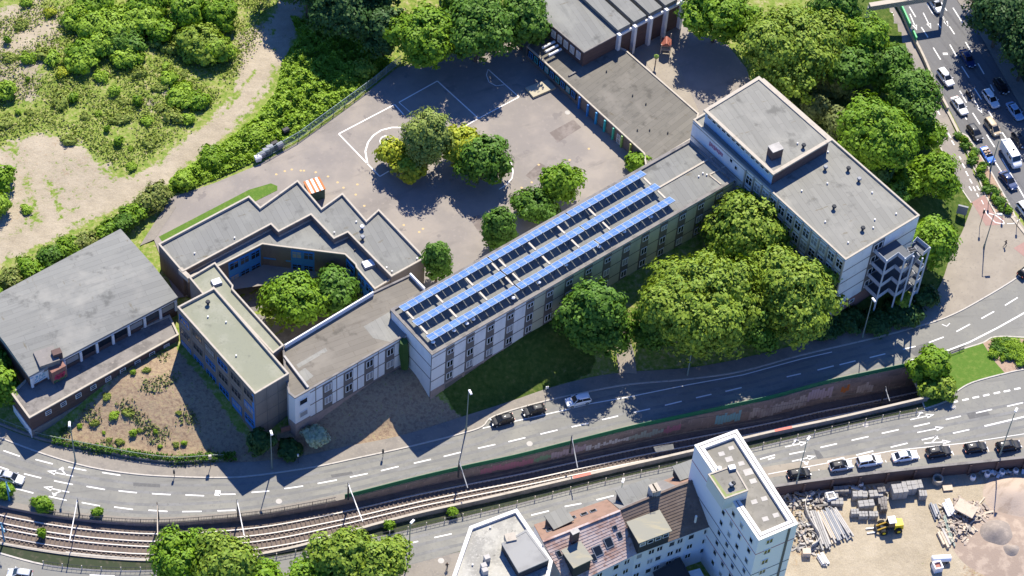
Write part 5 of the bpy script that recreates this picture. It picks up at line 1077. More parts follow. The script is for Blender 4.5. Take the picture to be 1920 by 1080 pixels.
def pix(x, y, z):
    v = Vector((x, y, z)) - Vector((0, CAM_Y, CAM_H)); k = FPX / v.dot(_w); return (960 + v.dot(RV) * k, 540 + v.dot(DV) * k)
lamp((141.7, 866.7), (133, 789), "street lamp in front of the overgrown mound at lower left", arm=(.1, -.7, 0))
lamp((510, 879.5), (508, 807), "green-grey street lamp before the link wing corner bay", arm=(.2, -.5, 0))
lamp((874, 806), (881, 730), "street lamp at the pavement edge by the lawn corner, left of the parked black cars", arm=(.3, -.6, 0))
lamp((1289, 703), (1303, 637), "street lamp in the shade under the big plane trees", .12)
lamp((1617, 632), (1640, 560), "street lamp beside the foot of the fire stair", .12, arm=(.2, -.3, 0))
lamp((1493, 907), (1513, 827), "street lamp next to the small black parked car", arm=(.3, .6, 0))
lamp((1874, 855), (1900, 775), "street lamp between the last two parked black cars on the right", arm=(.3, .7, 0))
lamp((767, 1042), (770, 983), "street lamp at the pavement by the bottom trees", .12, arm=(.3, .5, 0))
lamp((1845, 463), (1868, 402), "tall street lamp standing alone on the pale plaza", .12, arm=(1.0, .1, 0))
lamp((1857, 317), (1876, 264), "street lamp in the motorway median hedge", .12, arm=(.9, .2, 0))
lamp((1158, 965), (1164, 907), "street lamp behind the dark-roofed row house", .12, arm=(.1, .6, 0))
def signpole(base, h, label, z0=.12, head=None, plate=metal_d):
    b = G(*base, z0); t = thing("traffic_sign_post", (b.x, b.y, z0), label, "sign post"); mb = MB(); mb.tube([b, b + Vector((0, 0, h))], .06, 6); mb.build("post", metal_d, t)
    mb = MB(); mb.box((b.x, b.y, z0 + h - .3), head or (.3, .3, .9), .3); mb.build("sign_plate", plate, t); return t
signpole((1837, 424), 4.5, "dark signal post on the plaza next to the cycle crossing"); signpole((1879, 405), 3.5, "short dark post at the right end of the planted median"); signpole((1906, 425), 3.5, "signal post at the motorway corner of the plaza"); signpole((1853, 382), 3.0, "post at the near end of the cycle crossing")
signpole((718, 856), 1.9, "small sign post at the kerb of the brown lawn", .12); signpole((327, 894), 1.8, "small post at the kerb before the mound", .12); signpole((395, 875), 3.2, "yellow-topped sign post at the mound fence", .12, (.5, .4, .9), beam_m); signpole((559, 868), 2.6, "slim pale post beside the pale shrub", .12, (.25, .25, .5), white_p); signpole((1024, 745), 3.2, "sign post between the parked black and the white car", .12, (.5, .1, .6), white_p)
for (px_, arm0, arm1, m, lab) in [(653, (653, 908), (680, 978), metal_w, "pale tram gantry left of the start of the green railing"), (145, (145, 938), (131, 1012), metal_w, "white tram gantry with a long arm at lower left"), (295, (294.5, 945), (296, 1022), beam_m, "rusty tram gantry between the two white ones"), (445, (445, 940), (459, 1010), metal_w, "tram gantry above the bottom left trees"), (861, (861, 866), (877, 915), metal_g, "grey tram gantry below the lawn corner street lamp"), (1072, (1072, 820), (1083, 877), metal_g, "tram gantry on the wall opposite the white parked car"), (1660, (1660, 728), (1668, 752), metal_g, "tram gantry near the tunnel mouth"), (13, (12, 907), (17, 945), blue_pole, "blue tram pole at the left edge by the shrub"), (3, (2, 983), (7, 1015), blue_pole, "blue tram pole at the far left between the tracks")]:
    zt_ = 4.6 if px_ > 20 else 5.0
    if px_ > 1600: zt_ = -.8
    a, b = G(*arm0, zt_), G(*arm1, zt_)
    if px_ < 20: b = a + Vector((.9, -1.5, 0))
    zb_ = float(np.interp(a.x, [-100, -64, -29, 0, 44, 68], [-.55, -.9, 0, 0, 0, -6]))
    t = thing("tram_gantry", (a.x, a.y, zb_), lab, "catenary pole", "overhead line poles along the tram tracks")
    mb = MB(); mb.tube([(a.x, a.y, zb_), (a.x, a.y, zt_ + .5)], [.17, .12], 7); mb.build("pole", m if px_ < 20 else metal_d, t); mb = MB(); mb.bar(a, b, .15, .15); mb.bar(a + Vector((0, 0, .5)), a.lerp(b, .6), .05); mb.build("cross_arm", m, t)
    mb = MB(); e = b - a
    for f in (.45, .93): q = a + e * f; mb.tube([q, q + Vector((0, 0, -.5))], .07, 6)
    mb.build("insulator", metal_d, t)
mb = MB()
for f in (.325, .675):
    C = [(*V2(TN[i]).lerp(V2(TS[i]), f), max(zfl[i] + 4.4, 3.4 - max(0, i - 80) * .2)) for i in range(0, NT, 3)]
    mb.tube(C, .03, 4)
o = mb.build("contact_wires", metal_d); tag(o, "thin overhead contact wires above the tram tracks", "overhead wire"); center_mesh(o)

# ---------------------------------------------------------------- vehicles
def paint(name, c, metal=.2): 
    m = mat(name, c, .5, spec=.25, metal=metal * .5); m.node_tree.nodes["Principled BSDF"].inputs["Coat Weight"].default_value = .5; return m
CP_ = dict(white=paint("white_car_paint", (.80, .80, .80), 0), black=paint("black_car_paint", (.012, .013, .016)), silver=paint("silver_car_paint", (.50, .52, .55), .4), dblue=paint("dark_blue_car_paint", (.012, .035, .12)), blue=paint("blue_car_paint", (.02, .12, .50)), pblue=paint("pale_blue_car_paint", (.34, .48, .66), .2), beige=paint("beige_car_paint", (.50, .40, .27), .1), grey=paint("dark_grey_car_paint", (.045, .048, .055)))
def loft(mb, secs, mi=0, caps=True):
    n = len(secs[0]); b = len(mb.v); vs = [p for s in secs for p in s]
    fs = [(i * n + k, i * n + (k + 1) % n, (i + 1) * n + (k + 1) % n, (i + 1) * n + k) for i in range(len(secs) - 1) for k in range(n)]
    if caps: fs += [tuple(range(n))[::-1], tuple(range((len(secs) - 1) * n, len(secs) * n))]
    mb.add(vs, fs, mi)
KIND = dict(hatch=(4.15, 1.78, 1.48, [(-.48, .62), (-.40, .93), (.0, 1.0), (.09, .97), (.27, .60)]), sedan=(4.7, 1.82, 1.44, [(-.40, .62), (-.24, .95), (.0, 1.0), (.07, .97), (.24, .60)]), estate=(4.7, 1.83, 1.48, [(-.49, .64), (-.43, .94), (.0, 1.0), (.07, .97), (.24, .60)]), suv=(4.5, 1.86, 1.66, [(-.49, .62), (-.42, .94), (.02, 1.0), (.09, .97), (.25, .60)]), mpv=(4.3, 1.8, 1.68, [(-.49, .6), (-.45, .95), (.05, 1.0), (.16, .95), (.36, .57)]), cabrio=(4.1, 1.76, 1.25, None), van=(5.9, 2.05, 2.5, None))
def car(px_, py_, dxy, kind, colr, label, group, roofc=None, z0=0.0):
    L, Wd, H, cab = KIND[kind]; c = G(px_, py_, z0 + H * .45); e = V2(G2((px_ + dxy[0], py_ + dxy[1]))) - V2(G2((px_, py_))); rz = math.atan2(e.y, e.x); body = CP_[colr]; w = Wd / 2
    t = thing("delivery_van" if kind == "van" else "car", (c.x, c.y, z0 + .01), label, "van" if kind == "van" else "car", group, rz)
    if kind == "van": st_ = [(-.5, .9, .22, .96), (-.49, .97, .18, .985), (-.3, 1, .12, 1.0), (.2, 1, .12, 1.0), (.27, 1, .12, .98), (.37, .99, .12, .60), (.46, .95, .14, .50), (.5, .82, .18, .42)]
    else: st_ = [(-.5, .80, .30, .52), (-.485, .90, .24, .60), (-.42, .97, .17, .635), (-.25, 1, .14, .645), (.0, 1, .14, .64), (.22, 1, .14, .625), (.36, .985, .15, .58), (.45, .93, .18, .52), (.49, .82, .24, .45), (.5, .72, .28, .40)]
    mb = MB(); k_ = .86 if kind != "van" else .88
    secs = []
    for x, ww, zb, zt_ in st_:
        W_ = w * ww; zb, zt_ = zb * H, zt_ * H; sh = zb + (zt_ - zb) * .8; secs.append([(x * L, -W_ * .92, zb), (x * L, W_ * .92, zb), (x * L, W_, zb + .18), (x * L, W_, sh), (x * L, W_ * k_, zt_), (x * L, -W_ * k_, zt_), (x * L, -W_, sh), (x * L, -W_, zb + .18)])
    loft(mb, secs); mb.build("body", body, t, local=True, smooth=False)
    if cab:
        mb = MB(); secs = []
        for i, (x, hz) in enumerate(cab):
            lo, hi = w * .87, w * (.70 if i in (1, 2, 3) else .84); zl = .61 * H; secs.append([(x * L, -lo, zl), (x * L, lo, zl), (x * L, hi, hz * H), (x * L, -hi, hz * H)])
        loft(mb, secs); cabin = mb.build("windows", glass, t, local=True)
        mb = MB(); P = [(x * L, hz * H) for x, hz in cab[1:4]]; P[0] = (P[0][0] - .02 * L, P[0][1]); hi = w * .71; rp = []
        x0, x1 = P[0][0], P[-1][0]; zr = lambda x: float(np.interp(x, [p[0] for p in P], [p[1] for p in P]))
        loft(mb, [[(x, hi * y, zr(x) - .02 + .05 * (1 - y * y) - .04 * (2 * f - 1) ** 2 + .04) for y in (-1, -.6, -.2, .2, .6, 1)] + [(x, hi * .98, zr(x) - .04), (x, -hi * .98, zr(x) - .04)] for f in (0, .2, .4, .6, .8, 1) for x in (x0 + (x1 - x0) * f,)])
        mb.build("roof_panel", CP_[roofc or colr], t, local=True, smooth=True)
        for s in (-1, 1):
            for i0, i1 in ((0, 1), (3, 4)):
                x0, h0 = cab[i0]; x1, h1 = cab[i1]; y0 = w * (.84 if i0 == 0 else .71); y1 = w * (.84 if i1 == 4 else .71); mb = MB(); mb.bar((x0 * L, s * y0, h0 * H), (x1 * L, s * y1, h1 * H), .1, .08); mb.build('pillar', body, t, local=True)
            xm = -.12 * L; mb = MB(); mb.bar((xm, s * w * .875, .62 * H), (xm, s * w * .715, .99 * H), .12, .05); mb.build('pillar', body, t, local=True)
    elif kind == "van":
        mb = MB(); mb.poly([(.278 * L, -w * .8, .955 * H), (.278 * L, w * .8, .955 * H), (.366 * L, w * .84, .635 * H), (.366 * L, -w * .84, .635 * H)])
        mb.v = [(x + .03, y, z + .02) for x, y, z in mb.v]
        for s in (-1, 1): mb.box((.2 * L, s * w * 1.0, .74 * H), (.14 * L, .03, .22 * H)); mb.box((.02 * L, s * w * 1.0, .74 * H), (.12 * L, .03, .2 * H))
        mb.build("windows", glass, t, local=True); mb = MB(); mb.tube([(.0, .2, H), (.0, .2, H + .2)], [.25, .15], 8); mb.build("roof_vent", metal_d, t, local=True)
    else:
        mb = MB(); mb.box((-.08 * L, 0, .655 * H), (.36 * L, w * 1.5, .06)); mb.build("cockpit", black_p, t, local=True)
        mb = MB()
        for x in (-.16, .02):
            for s in (-1, 1): mb.box((x * L, s * .38, .7 * H), (.5, .5, .14)); mb.box((x * L - .28, s * .38, .82 * H), (.14, .48, .4))
        mb.build("seats", cream_int, t, local=True)
        mb = MB(); mb.poly([(.1 * L, -w * .7, .98 * H), (.1 * L, w * .7, .98 * H), (.2 * L, w * .82, .63 * H), (.2 * L, -w * .82, .63 * H)]); mb.build("windscreen", glass, t, local=True); mb = MB(); mb.box((-.32 * L, 0, .68 * H), (.14 * L, w * 1.5, .12)); mb.build("folded_hood", CP_["white"], t, local=True)
    r_ = .33 if kind != "van" else .37
    for x in (-.31, .31):
        for s in (-1, 1):
            mb = MB(); mb.tube([(x * L, s * (w - .2), r_), (x * L, s * (w + .012), r_)], r_, 14); wh = mb.build("wheel", rubber, t, local=True); mb = MB(); mb.tube([(x * L, s * (w + .0), r_), (x * L, s * (w + .03), r_)], r_ * .62, 10); mb.build("rim", rim_m, wh, local=True)
    for s in (-1, 1):
        zz = .5 * H if kind != "van" else .34 * H
        mb = MB(); mb.box((.478 * L, s * w * .66, zz), (.12, .34, .14), s * -.25); mb.build("headlight", light_clr, t, local=True)
        mb = MB(); mb.box((-.492 * L, s * w * .7, zz + .05), (.09, .3, .16)); mb.build("tail_light", light_red, t, local=True)
        mb = MB(); mb.box((.2 * L if kind != "van" else .33 * L, s * (w + .1), .66 * H if kind != "van" else .55 * H), (.12, .2, .14)); mb.build("wing_mirror", body, t, local=True)
    mb = MB(); mb.box((.503 * L, 0, .3 * H if kind != "van" else .2 * H), (.02, .5, .11)); mb.box((-.503 * L, 0, .42 * H if kind != "van" else .25 * H), (.02, .5, .11)); mb.build("number_plate", white_p, t, local=True)
    return t
HWD = (50, 66); GH = "cars on the motorway"; GP = "cars parked along the lower road"; GN = "cars parked in front of the school"
car(1773, 145, (46, 62), "suv", "white", "white sport utility car, uppermost white car in the left motorway lane", GH)
car(1799, 198, (40, 58), "sedan", "white", "white saloon car ahead of the motorcycle on the motorway", GH)
car(1858, 185, (42, 60), "estate", "white", "white estate car in the middle motorway lane", GH)
car(1814, 109, (38, 62), "sedan", "dblue", "dark blue car half in tree shade on the motorway", GH)
car(1877, 161, (42, 60), "hatch", "black", "black car fully in shade at the motorway's right edge", GH)
car(1903, 208, (42, 60), "sedan", "pblue", "pale blue saloon car in the shade at the right picture edge", GH)
car(1828, 248, (42, 58), "hatch", "grey", "dark grey hatchback behind the blue convertible", GH)
car(1861, 238, (42, 58), "mpv", "beige", "beige people carrier on the motorway", GH)
car(1852, 290, (36, 58), "cabrio", "blue", "blue open-topped convertible on the motorway", GH)
car(1891, 338, (44, 56), "sedan", "dblue", "dark blue car nearest the viewer in the motorway queue", GH)
car(1912, 262, (42, 58), "hatch", "grey", "dark car half hidden behind the white van", GH)
car(1755, 8, (40, 60), "suv", "silver", "silver car at the very top of the motorway", GH)
car(1924, 396, (44, 56), "estate", "white", "white car cut off by the right edge below the van", GH)
car(1896, 290, (38, 60), "van", "white", "white panel van on the motorway", None)
PD = (53, -8.5)
car(1498, 888, PD, "hatch", "black", "small black car at the left end of the parking strip beside a lamp", GP)
car(1577, 873, PD, "hatch", "silver", "silver car with black roof, second in the parking strip", GP, "black")
car(1630, 864, PD, "suv", "white", "white car parked behind another white car with a gap, third in the strip", GP)
car(1697, 855, PD, "sedan", "white", "white car parked directly behind the black sport utility car", GP)
car(1760, 847, PD, "suv", "black", "large black sport utility car parked fifth in the strip", GP)
car(1829, 839, PD, "hatch", "black", "black hatchback with red tail lights, sixth in the strip", GP)
car(1891, 836, PD, "suv", "black", "black car parked last on the right under the tall lamp", GP)
NDr = (-50, 13)
car(942, 787, NDr, "hatch", "black", "black car parked at the bay's left end by the lawn", GN); car(1001, 769, NDr, "hatch", "black", "black car parked in front of the white car", GN); car(1084, 750, (-50, 12), "suv", "white", "white sport utility car parked in the shade of the round tree", GN)
car(20, 895, (48, 13), "sedan", "silver", "silver saloon car driving at the left edge of the main road", None); car(37, 1076, (-50, -5), "hatch", "silver", "silver blue-tinted hatchback on the lower road at bottom left", None); car(1352, 1056, (14, 24), "sedan", "blue", "blue car parked in the shaded back yard below the tower", None); car(1926, 1010 - 503, (40, -28), "hatch", "black", "black car cut off at the right edge below the plaza", None)

# ---------------------------------------------------------------- people
def skin_person(name, pts, edges, rad, loc, rz, label, colors, hair=(.05, .03, .02), group=None):
    me = bpy.data.meshes.new("rig"); me.from_pydata(pts, edges, []); o = bpy.data.objects.new("rig", me); col.objects.link(o)
    m = o.modifiers.new("s", 'SKIN'); sv = me.skin_vertices[0].data
    for i, r in enumerate(rad): sv[i].radius = (r, r); sv[i].use_root = i == 0
    o.modifiers.new("u", 'SUBSURF').levels = 1
    dg = bpy.context.evaluated_depsgraph_get(); m2 = bpy.data.meshes.new_from_object(o.evaluated_get(dg)); bpy.data.objects.remove(o)
    for c in colors[0]: m2.materials.append(c)
    fn = colors[1]
    for p in m2.polygons: p.material_index = fn(p.center); p.use_smooth = True
    b = bpy.data.objects.new(name, m2); col.objects.link(b); b.location = loc; b.rotation_euler = (0, 0, rz); tag(b, label, "person", group); ORG[b.name] = tuple(loc)
    h = Vector(pts[3]); mb = MB(); mb.tube([h + Vector((-.02, 0, .0)), h + Vector((-.03, 0, .07)), h + Vector((-.01, 0, .125))], [.115, .11, .05], 10); hm = mat("hair", hair, .8); mb.build("hair", hm, b, local=True)
    return b
skin = mat("skin", (.45, .27, .19), .6)
def walker(loc, rz, label, shirt, trousers, arms=(.35, -.3)):
    P = [(0, 0, .95), (0, 0, 1.2), (.02, 0, 1.46), (.04, 0, 1.64), (0, .1, .9), (.22, .11, .5), (.30, .11, .08), (.46, .11, .05), (0, -.1, .9), (-.04, -.11, .48), (-.34, -.11, .12), (-.24, -.11, .03), (.0, .2, 1.42), (-.12, .26, 1.14), (-.05, .27, .9), (-.02, -.2, 1.42), (.14, -.26, 1.14), (.32, -.25, 1.0), (.03, 0, 1.54)]
    E_ = [(0, 1), (1, 2), (2, 18), (18, 3), (0, 4), (4, 5), (5, 6), (6, 7), (0, 8), (8, 9), (9, 10), (10, 11), (2, 12), (12, 13), (13, 14), (2, 15), (15, 16), (16, 17)]
    Rr = [.15, .15, .15, .105, .1, .07, .05, .045, .1, .07, .05, .045, .07, .055, .04, .07, .055, .04, .06]
    def f(c): return 0 if c.z > 1.5 else (1 if c.z > .98 else (3 if c.z < .1 else 2)) if abs(c.y) < .24 or c.z > 1.05 else 0
    return skin_person("person", P, E_, Rr, loc, rz, label, ([skin, shirt, trousers, black_p], f))
navy = mat("navy_cloth", (.02, .03, .06), .9); greyc = mat("grey_cloth", (.08, .08, .09), .9)
q = G(1884, 462, .12); walker((q.x, q.y, .12), R(190), "pedestrian in dark clothes walking across the pale plaza", navy, greyc)
q = G(838, 1066, .12); walker((q.x, q.y, .12), R(80), "pedestrian in black on the pavement at the bottom by the corner house", black_p, navy)
q = G(1816, 180); mt = thing("motorcycle", (q.x, q.y, 0), "black motorcycle ridden between the motorway lanes", "motorcycle", None, math.atan2(-.86, .5))
for x in (-.7, .72):
    mb = MB(); mb.tube([(x, -.07, .31), (x, .07, .31)], .31, 14); w_ = mb.build("wheel", rubber, mt, local=True)
mb = MB(); loft(mb, [[(x, -w_, z0), (x, w_, z0), (x, w_ * .7, z1), (x, -w_ * .7, z1)] for x, w_, z0, z1 in [(-.95, .1, .7, .82), (-.3, .2, .35, .82), (.2, .22, .3, .98), (.5, .2, .5, .95), (.75, .12, .7, .9)]]); mb.build("body", black_p, mt, local=True)
mb = MB(); mb.bar((.45, -.36, 1.05), (.45, .36, 1.05), .05); mb.bar((.72, 0, .31), (.48, 0, 1.0), .07); mb.build("handlebar", metal_g, mt, local=True); mb = MB(); mb.box((.82, 0, .82), (.1, .2, .18)); mb.build("headlight", light_clr, mt, local=True)
P = [(-.15, 0, .92), (-.02, 0, 1.2), (.1, 0, 1.42), (.18, 0, 1.62), (-.1, .14, .88), (.28, .2, .8), (.1, .19, .38), (.25, .2, .33), (-.1, -.14, .88), (.28, -.2, .8), (.1, -.19, .38), (.25, -.2, .33), (.1, .2, 1.38), (.2, .34, 1.16), (.43, .32, 1.07), (.1, -.2, 1.38), (.2, -.34, 1.16), (.43, -.32, 1.07), (.14, 0, 1.5)]
E_ = [(0, 1), (1, 2), (2, 18), (18, 3), (0, 4), (4, 5), (5, 6), (6, 7), (0, 8), (8, 9), (9, 10), (10, 11), (2, 12), (12, 13), (13, 14), (2, 15), (15, 16), (16, 17)]
skin_person("person", P, E_, [.16, .17, .17, .13, .11, .08, .06, .05, .11, .08, .06, .05, .08, .06, .05, .08, .06, .05, .07], (q.x, q.y, 0), math.atan2(-.86, .5), "motorcycle rider in dark leathers with a pale helmet", ([white_p, navy, black_p, black_p], lambda c: 0 if c.z > 1.52 else (1 if c.z > .9 else 2)), hair=(.5, .5, .5))
# ---------------------------------------------------------------- vegetation
def leaf_mesh(name, m, centres, normals, size, rg):
    n = len(centres); r = rg.normal(size=(n, 3)); tg = np.cross(normals, r); tg /= np.linalg.norm(tg, axis=1)[:, None] + 1e-9; bt = np.cross(normals, tg)
    s = (size * rg.uniform(.6, 1.35, n))[:, None]; a = tg * s; b = bt * s * rg.uniform(.55, .95, n)[:, None]
    nn = normals * s * .18
    V = np.stack([centres - a, centres - b * .9 + nn, centres + a, centres + b * .9 + nn], 1).reshape(-1, 3).astype(np.float32)
    me = bpy.data.meshes.new(name); me.vertices.add(4 * n); me.vertices.foreach_set("co", V.ravel()); me.loops.add(4 * n); me.polygons.add(n)
    me.loops.foreach_set("vertex_index", np.arange(4 * n, dtype=np.int32)); me.polygons.foreach_set("loop_start", np.arange(0, 4 * n, 4, dtype=np.int32)); me.polygons.foreach_set("loop_total", np.full(n, 4, np.int32))
    me.materials.append(m); me.update(calc_edges=True); return me
def crown_points(lobes, dens, leaf, rg, clump=1.1, fill=.25):
    """lobes: list of (centre xyz, radii xyz); leaf clumps over and inside every lobe"""
    C, Nn = [], []
    for c, r in lobes:
        c = np.array(c); r = np.array(r); k = (r[0] * r[1]) ** .5; A = 4 * math.pi * ((r[0] * r[1]) ** 1.6 / 3 + 2 * (k * r[2]) ** 1.6 / 3) ** (1 / 1.6)
        n = max(6, int(A / (clump * clump) * .8)); u = rg.normal(size=(n, 3)); u /= np.linalg.norm(u, axis=1)[:, None]; u[:, 2] = np.where(u[:, 2] < -.55, -u[:, 2] * .6, u[:, 2])
        rr = np.where(rg.random(n) < fill, rg.uniform(.35, .85, n), rg.uniform(.86, 1.08, n))
        cc = c + u * r * rr[:, None]; cr = clump * rg.uniform(.6, 1.35, n); m = max(5, int(dens))
        v = rg.normal(size=(n, m, 3)); v /= np.linalg.norm(v, axis=2)[:, :, None]; v[:, :, 2] = np.where(v[:, :, 2] < -.3, -v[:, :, 2], v[:, :, 2])
        P = cc[:, None, :] + v * (cr[:, None, None] * rg.uniform(.55, 1.0, (n, m, 1))) * np.array([1, 1, .72])
        nr = .85 * v + .95 * u[:, None, :] + rg.normal(size=v.shape) * .33 + np.array([0, 0, .15]); nr /= np.linalg.norm(nr, axis=2)[:, :, None]
        C.append(P.reshape(-1, 3)); Nn.append(nr.reshape(-1, 3))
    return np.concatenate(C), np.concatenate(Nn)
def auto_lobes(c, rx, rz, rg, n=7):
    L = [(c, (rx * .78, rx * .78, rz * .86))]
    for k in range(n):
        a = 2 * math.pi * (k + rg.uniform(-.3, .3)) / n; e = rg.uniform(-.75, .8); o_ = rg.uniform(.5, .78); q = (c[0] + math.cos(a) * rx * o_ * math.cos(e), c[1] + math.sin(a) * rx * o_ * math.cos(e), c[2] + rz * .62 * math.sin(e)); s = rg.uniform(.28, .54); L.append((q, (rx * s, rx * s, rz * s * .9)))
    return L
seedc = [100]
def column(c, rx, rz, rg): return [(c, (rx * .95, rx * .95, rz * .8)), ((c[0], c[1], c[2] + rz * .45), (rx * .62, rx * .62, rz * .55)), ((c[0] + .2, c[1], c[2] - rz * .4), (rx * .85, rx * .85, rz * .55))]
def tree(name, label, cat, px_, rpx, h, m, z0=None, cw=None, lobes=None, group=None, leaf=.34, dens=26, clump=1.15, nl=7, fill=.4, trunk=True, bottom=.12):
    """crown seen centred at pixel px_ with half-width rpx pixels; h = tree height"""
    seedc[0] += 1; rg = np.random.default_rng(seedc[0]); zb = z0
    zc_f = (1 + bottom) / 2
    if zb is None:
        zb = 2.0
        for _ in range(6): q = G(*px_, zb + h * zc_f); zb = T(q.x, q.y)
    c = G(*px_, zb + h * zc_f); rx = rpx / 10.4 * (1.0 + (540 - px_[1]) * .00022); rz = h * (1 - bottom) / 2
    rx -= clump * .12
    t = thing(name, (c.x, c.y, zb), label, cat, group)
    L = lobes(c, rx, rz, rg) if lobes else auto_lobes(c, rx, rz, rg, nl)
    C, N_ = crown_points(L, dens, leaf, rg, clump, fill); ok = C[:, 2] > zb + .1; C, N_ = C[ok], N_[ok]
    me = leaf_mesh("crown", m, C - np.array([c.x, c.y, zb]), N_, leaf, rg); o = bpy.data.objects.new("crown", me); col.objects.link(o); o.parent = t
    if trunk:
        mb = MB(); tr = max(.12, h * .018); pts = [(c.x, c.y, zb - .4), (c.x + .1, c.y, zb + h * .25), (c.x, c.y + .1, zb + h * .55), (c.x, c.y, zb + h * .85)]; mb.tube(pts, [tr * 1.3, tr, tr * .6, tr * .2], 7); mb.build("trunk", bark, t)
        mb = MB()
        for (lc, lr) in L[1:7]: a = Vector((c.x, c.y, zb + h * rg.uniform(.25, .45))); mb.tube([a, a.lerp(Vector(lc), .5) + Vector((0, 0, .3)), Vector(lc)], [tr * .55, tr * .35, tr * .1], 5)
        mb.build("limbs", bark, t)
    return t
PG = "plane trees in front of the school"
tree("plane_tree", "huge light green plane tree covering the pavement in front of the school", "tree", (1312, 574), 122, 19.5, L_yel, .5, nl=11, group=PG, bottom=.03, clump=1.35)
tree("plane_tree", "plane tree standing against the corner of the tall block", "tree", (1488, 560), 84, 20, L_yel, .3, nl=9, group=PG, bottom=.03, clump=1.3)
tree("plane_tree", "plane tree squeezed between the long wing and the tall block", "tree", (1408, 432), 88, 15, L_yel, 3.0, nl=8, group=PG, clump=1.3)
tree("lime_tree", "darker green tree at the left foot of the huge light plane tree", "tree", (1230, 612), 46, 13, L_mid, .6, nl=7, bottom=.03); tree("lime_tree", "darker green tree between the two street-side plane trees", "tree", (1425, 615), 44, 12, L_mid, .3, nl=7, bottom=.03)
tree("lime_tree", "round mid-green tree on the lawn before the long wing", "tree", (1117, 590), 70, 16.5, L_mid, 1.8, nl=8, bottom=.03)
tree("maple_tree", "bright green tree filling the courtyard", "tree", (549, 566), 62, 11.5, L_bri, CZ, nl=8, bottom=.14); tree("maple_tree", "darker green tree beside the bright one in the courtyard", "tree", (624, 547), 49, 10.5, L_mid, CZ, nl=7)
tree("hornbeam", "slim dark green columnar tree at the corner of the stepped building", "tree", (819, 491), 27, 10.5, L_mid, PZ, lobes=column, clump=.8, leaf=.28, bottom=.05); tree("hornbeam", "dark green columnar tree close to the solar panels in the yard", "tree", (936, 430), 32, 10.5, L_mid, PZ, lobes=column, clump=.9, leaf=.28, bottom=.05)
tree("bushy_tree", "leafy bush behind the long wing next to the columnar tree", "tree", (1005, 385), 42, 6, L_mid, PZ, nl=6, bottom=.05); tree("ash_tree", "yellowish green young tree behind the long wing", "tree", (1057, 345), 38, 8.5, L_bri, PZ, nl=7)
def willow(c, rx, rz, rg): return [((c[0], c[1], c[2] + rz * .2), (rx * .8, rx * .8, rz * .8)), ((c[0] + rx * .3, c[1], c[2] - rz * .1), (rx * .6, rx * .6, rz * .6)), ((c[0] - rx * .4, c[1] - .3, c[2] - rz * .1), (rx * .5, rx * .5, rz * .7)), ((c[0], c[1] - rx * .3, c[2] - rz * .4), (rx * .5, rx * .5, rz * .5))]
tree("willow_tree", "tall grey-green drooping tree in the playground group", "tree", (801, 262), 50, 13.5, L_wil, PZ, lobes=willow, leaf=.26, dens=40, clump=1.2, bottom=.1)
tree("maple_tree", "dark green maple at the right of the playground tree group", "tree", (905, 300), 54, 10, L_mid, PZ, nl=7, bottom=.08)
tree("golden_tree", "golden-yellow young tree at the left of the playground group", "tree", (735, 285), 30, 6.5, L_gol, PZ, nl=6, clump=.9, dens=16, fill=.3); tree("golden_tree", "golden-leaved small tree between the tall drooping tree and the maple", "tree", (858, 272), 44, 8.5, L_gol, PZ, nl=6, clump=.9, dens=16); tree("golden_tree", "low golden tree at the foot of the drooping tree", "tree", (770, 315), 34, 5, L_gol, PZ, nl=5, clump=.8, dens=16)
tree("chestnut_tree", "mid-green tree overhanging the fence corner of the yard", "tree", (797, 72), 62, 14, L_bri, PZ, nl=8); tree("chestnut_tree", "large loose tree between the fence corner and the pavilion", "tree", (895, 55), 72, 16, L_mid, PZ, nl=9, clump=1.25); tree("chestnut_tree", "dense green tree touching the pavilion's far end", "tree", (980, 40), 52, 14, L_mid, PZ, nl=7)
tree("chestnut_tree", "tree at the top edge above the yard's shaded pitch", "tree", (870, -40), 70, 14, L_mid, PZ, nl=7)
GT_ = "dark trees at the top beyond the thicket"  # dark leaf colour stands in for the shadow lying over these crowns
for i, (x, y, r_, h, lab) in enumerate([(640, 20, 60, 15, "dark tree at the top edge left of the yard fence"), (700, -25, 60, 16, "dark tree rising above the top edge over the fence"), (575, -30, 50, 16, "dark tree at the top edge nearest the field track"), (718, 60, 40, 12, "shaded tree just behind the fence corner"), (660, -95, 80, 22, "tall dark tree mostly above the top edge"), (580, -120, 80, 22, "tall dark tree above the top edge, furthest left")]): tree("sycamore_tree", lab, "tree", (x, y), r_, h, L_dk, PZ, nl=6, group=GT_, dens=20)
tree("plane_tree", "broad yellow-green tree behind the tall block's rooftop storey", "tree", (1482, 92), 98, 17, L_yel, 3.5, nl=9, clump=1.35, bottom=.1)
tree("lime_tree", "green tree shading the paved corner behind the auditorium", "tree", (1345, 22), 68, 15, L_bri, PZ, nl=8)
G3 = "trees between the tall block and the motorway"
for x, y, r_, h, m, lab in [(1622, 75, 52, 13, L_bri, "rounded tree beside the service road near the gantry"), (1560, 25, 55, 14, L_mid, "tree at the top edge left of the gantry"), (1700, 178, 52, 12, L_mid, "tree overhanging the service road opposite the white cars"), (1640, 262, 78, 17, L_bri, "tallest tree of the row beside the motorway"), (1660, 130, 45, 11, L_mid, "middle tree of the row beside the service road"), (1735, 250, 34, 8, L_bri, "small bright tree at the service road bend"), (1757, 332, 50, 10, L_bri, "tree with cream blossom next to the cycle crossing"), (1748, 460, 50, 13, L_bri, "round tree at the edge of the plaza by the fire stair"), (1715, 215, 40, 10, L_mid, "bushy tree under the overhanging one"), (1590, 130, 50, 11, L_mid, "shaded tree behind the yellow-green one")]: tree("lime_tree", lab, "tree", (x, y), r_, h, m, None, nl=7, group=G3, bottom=.06)
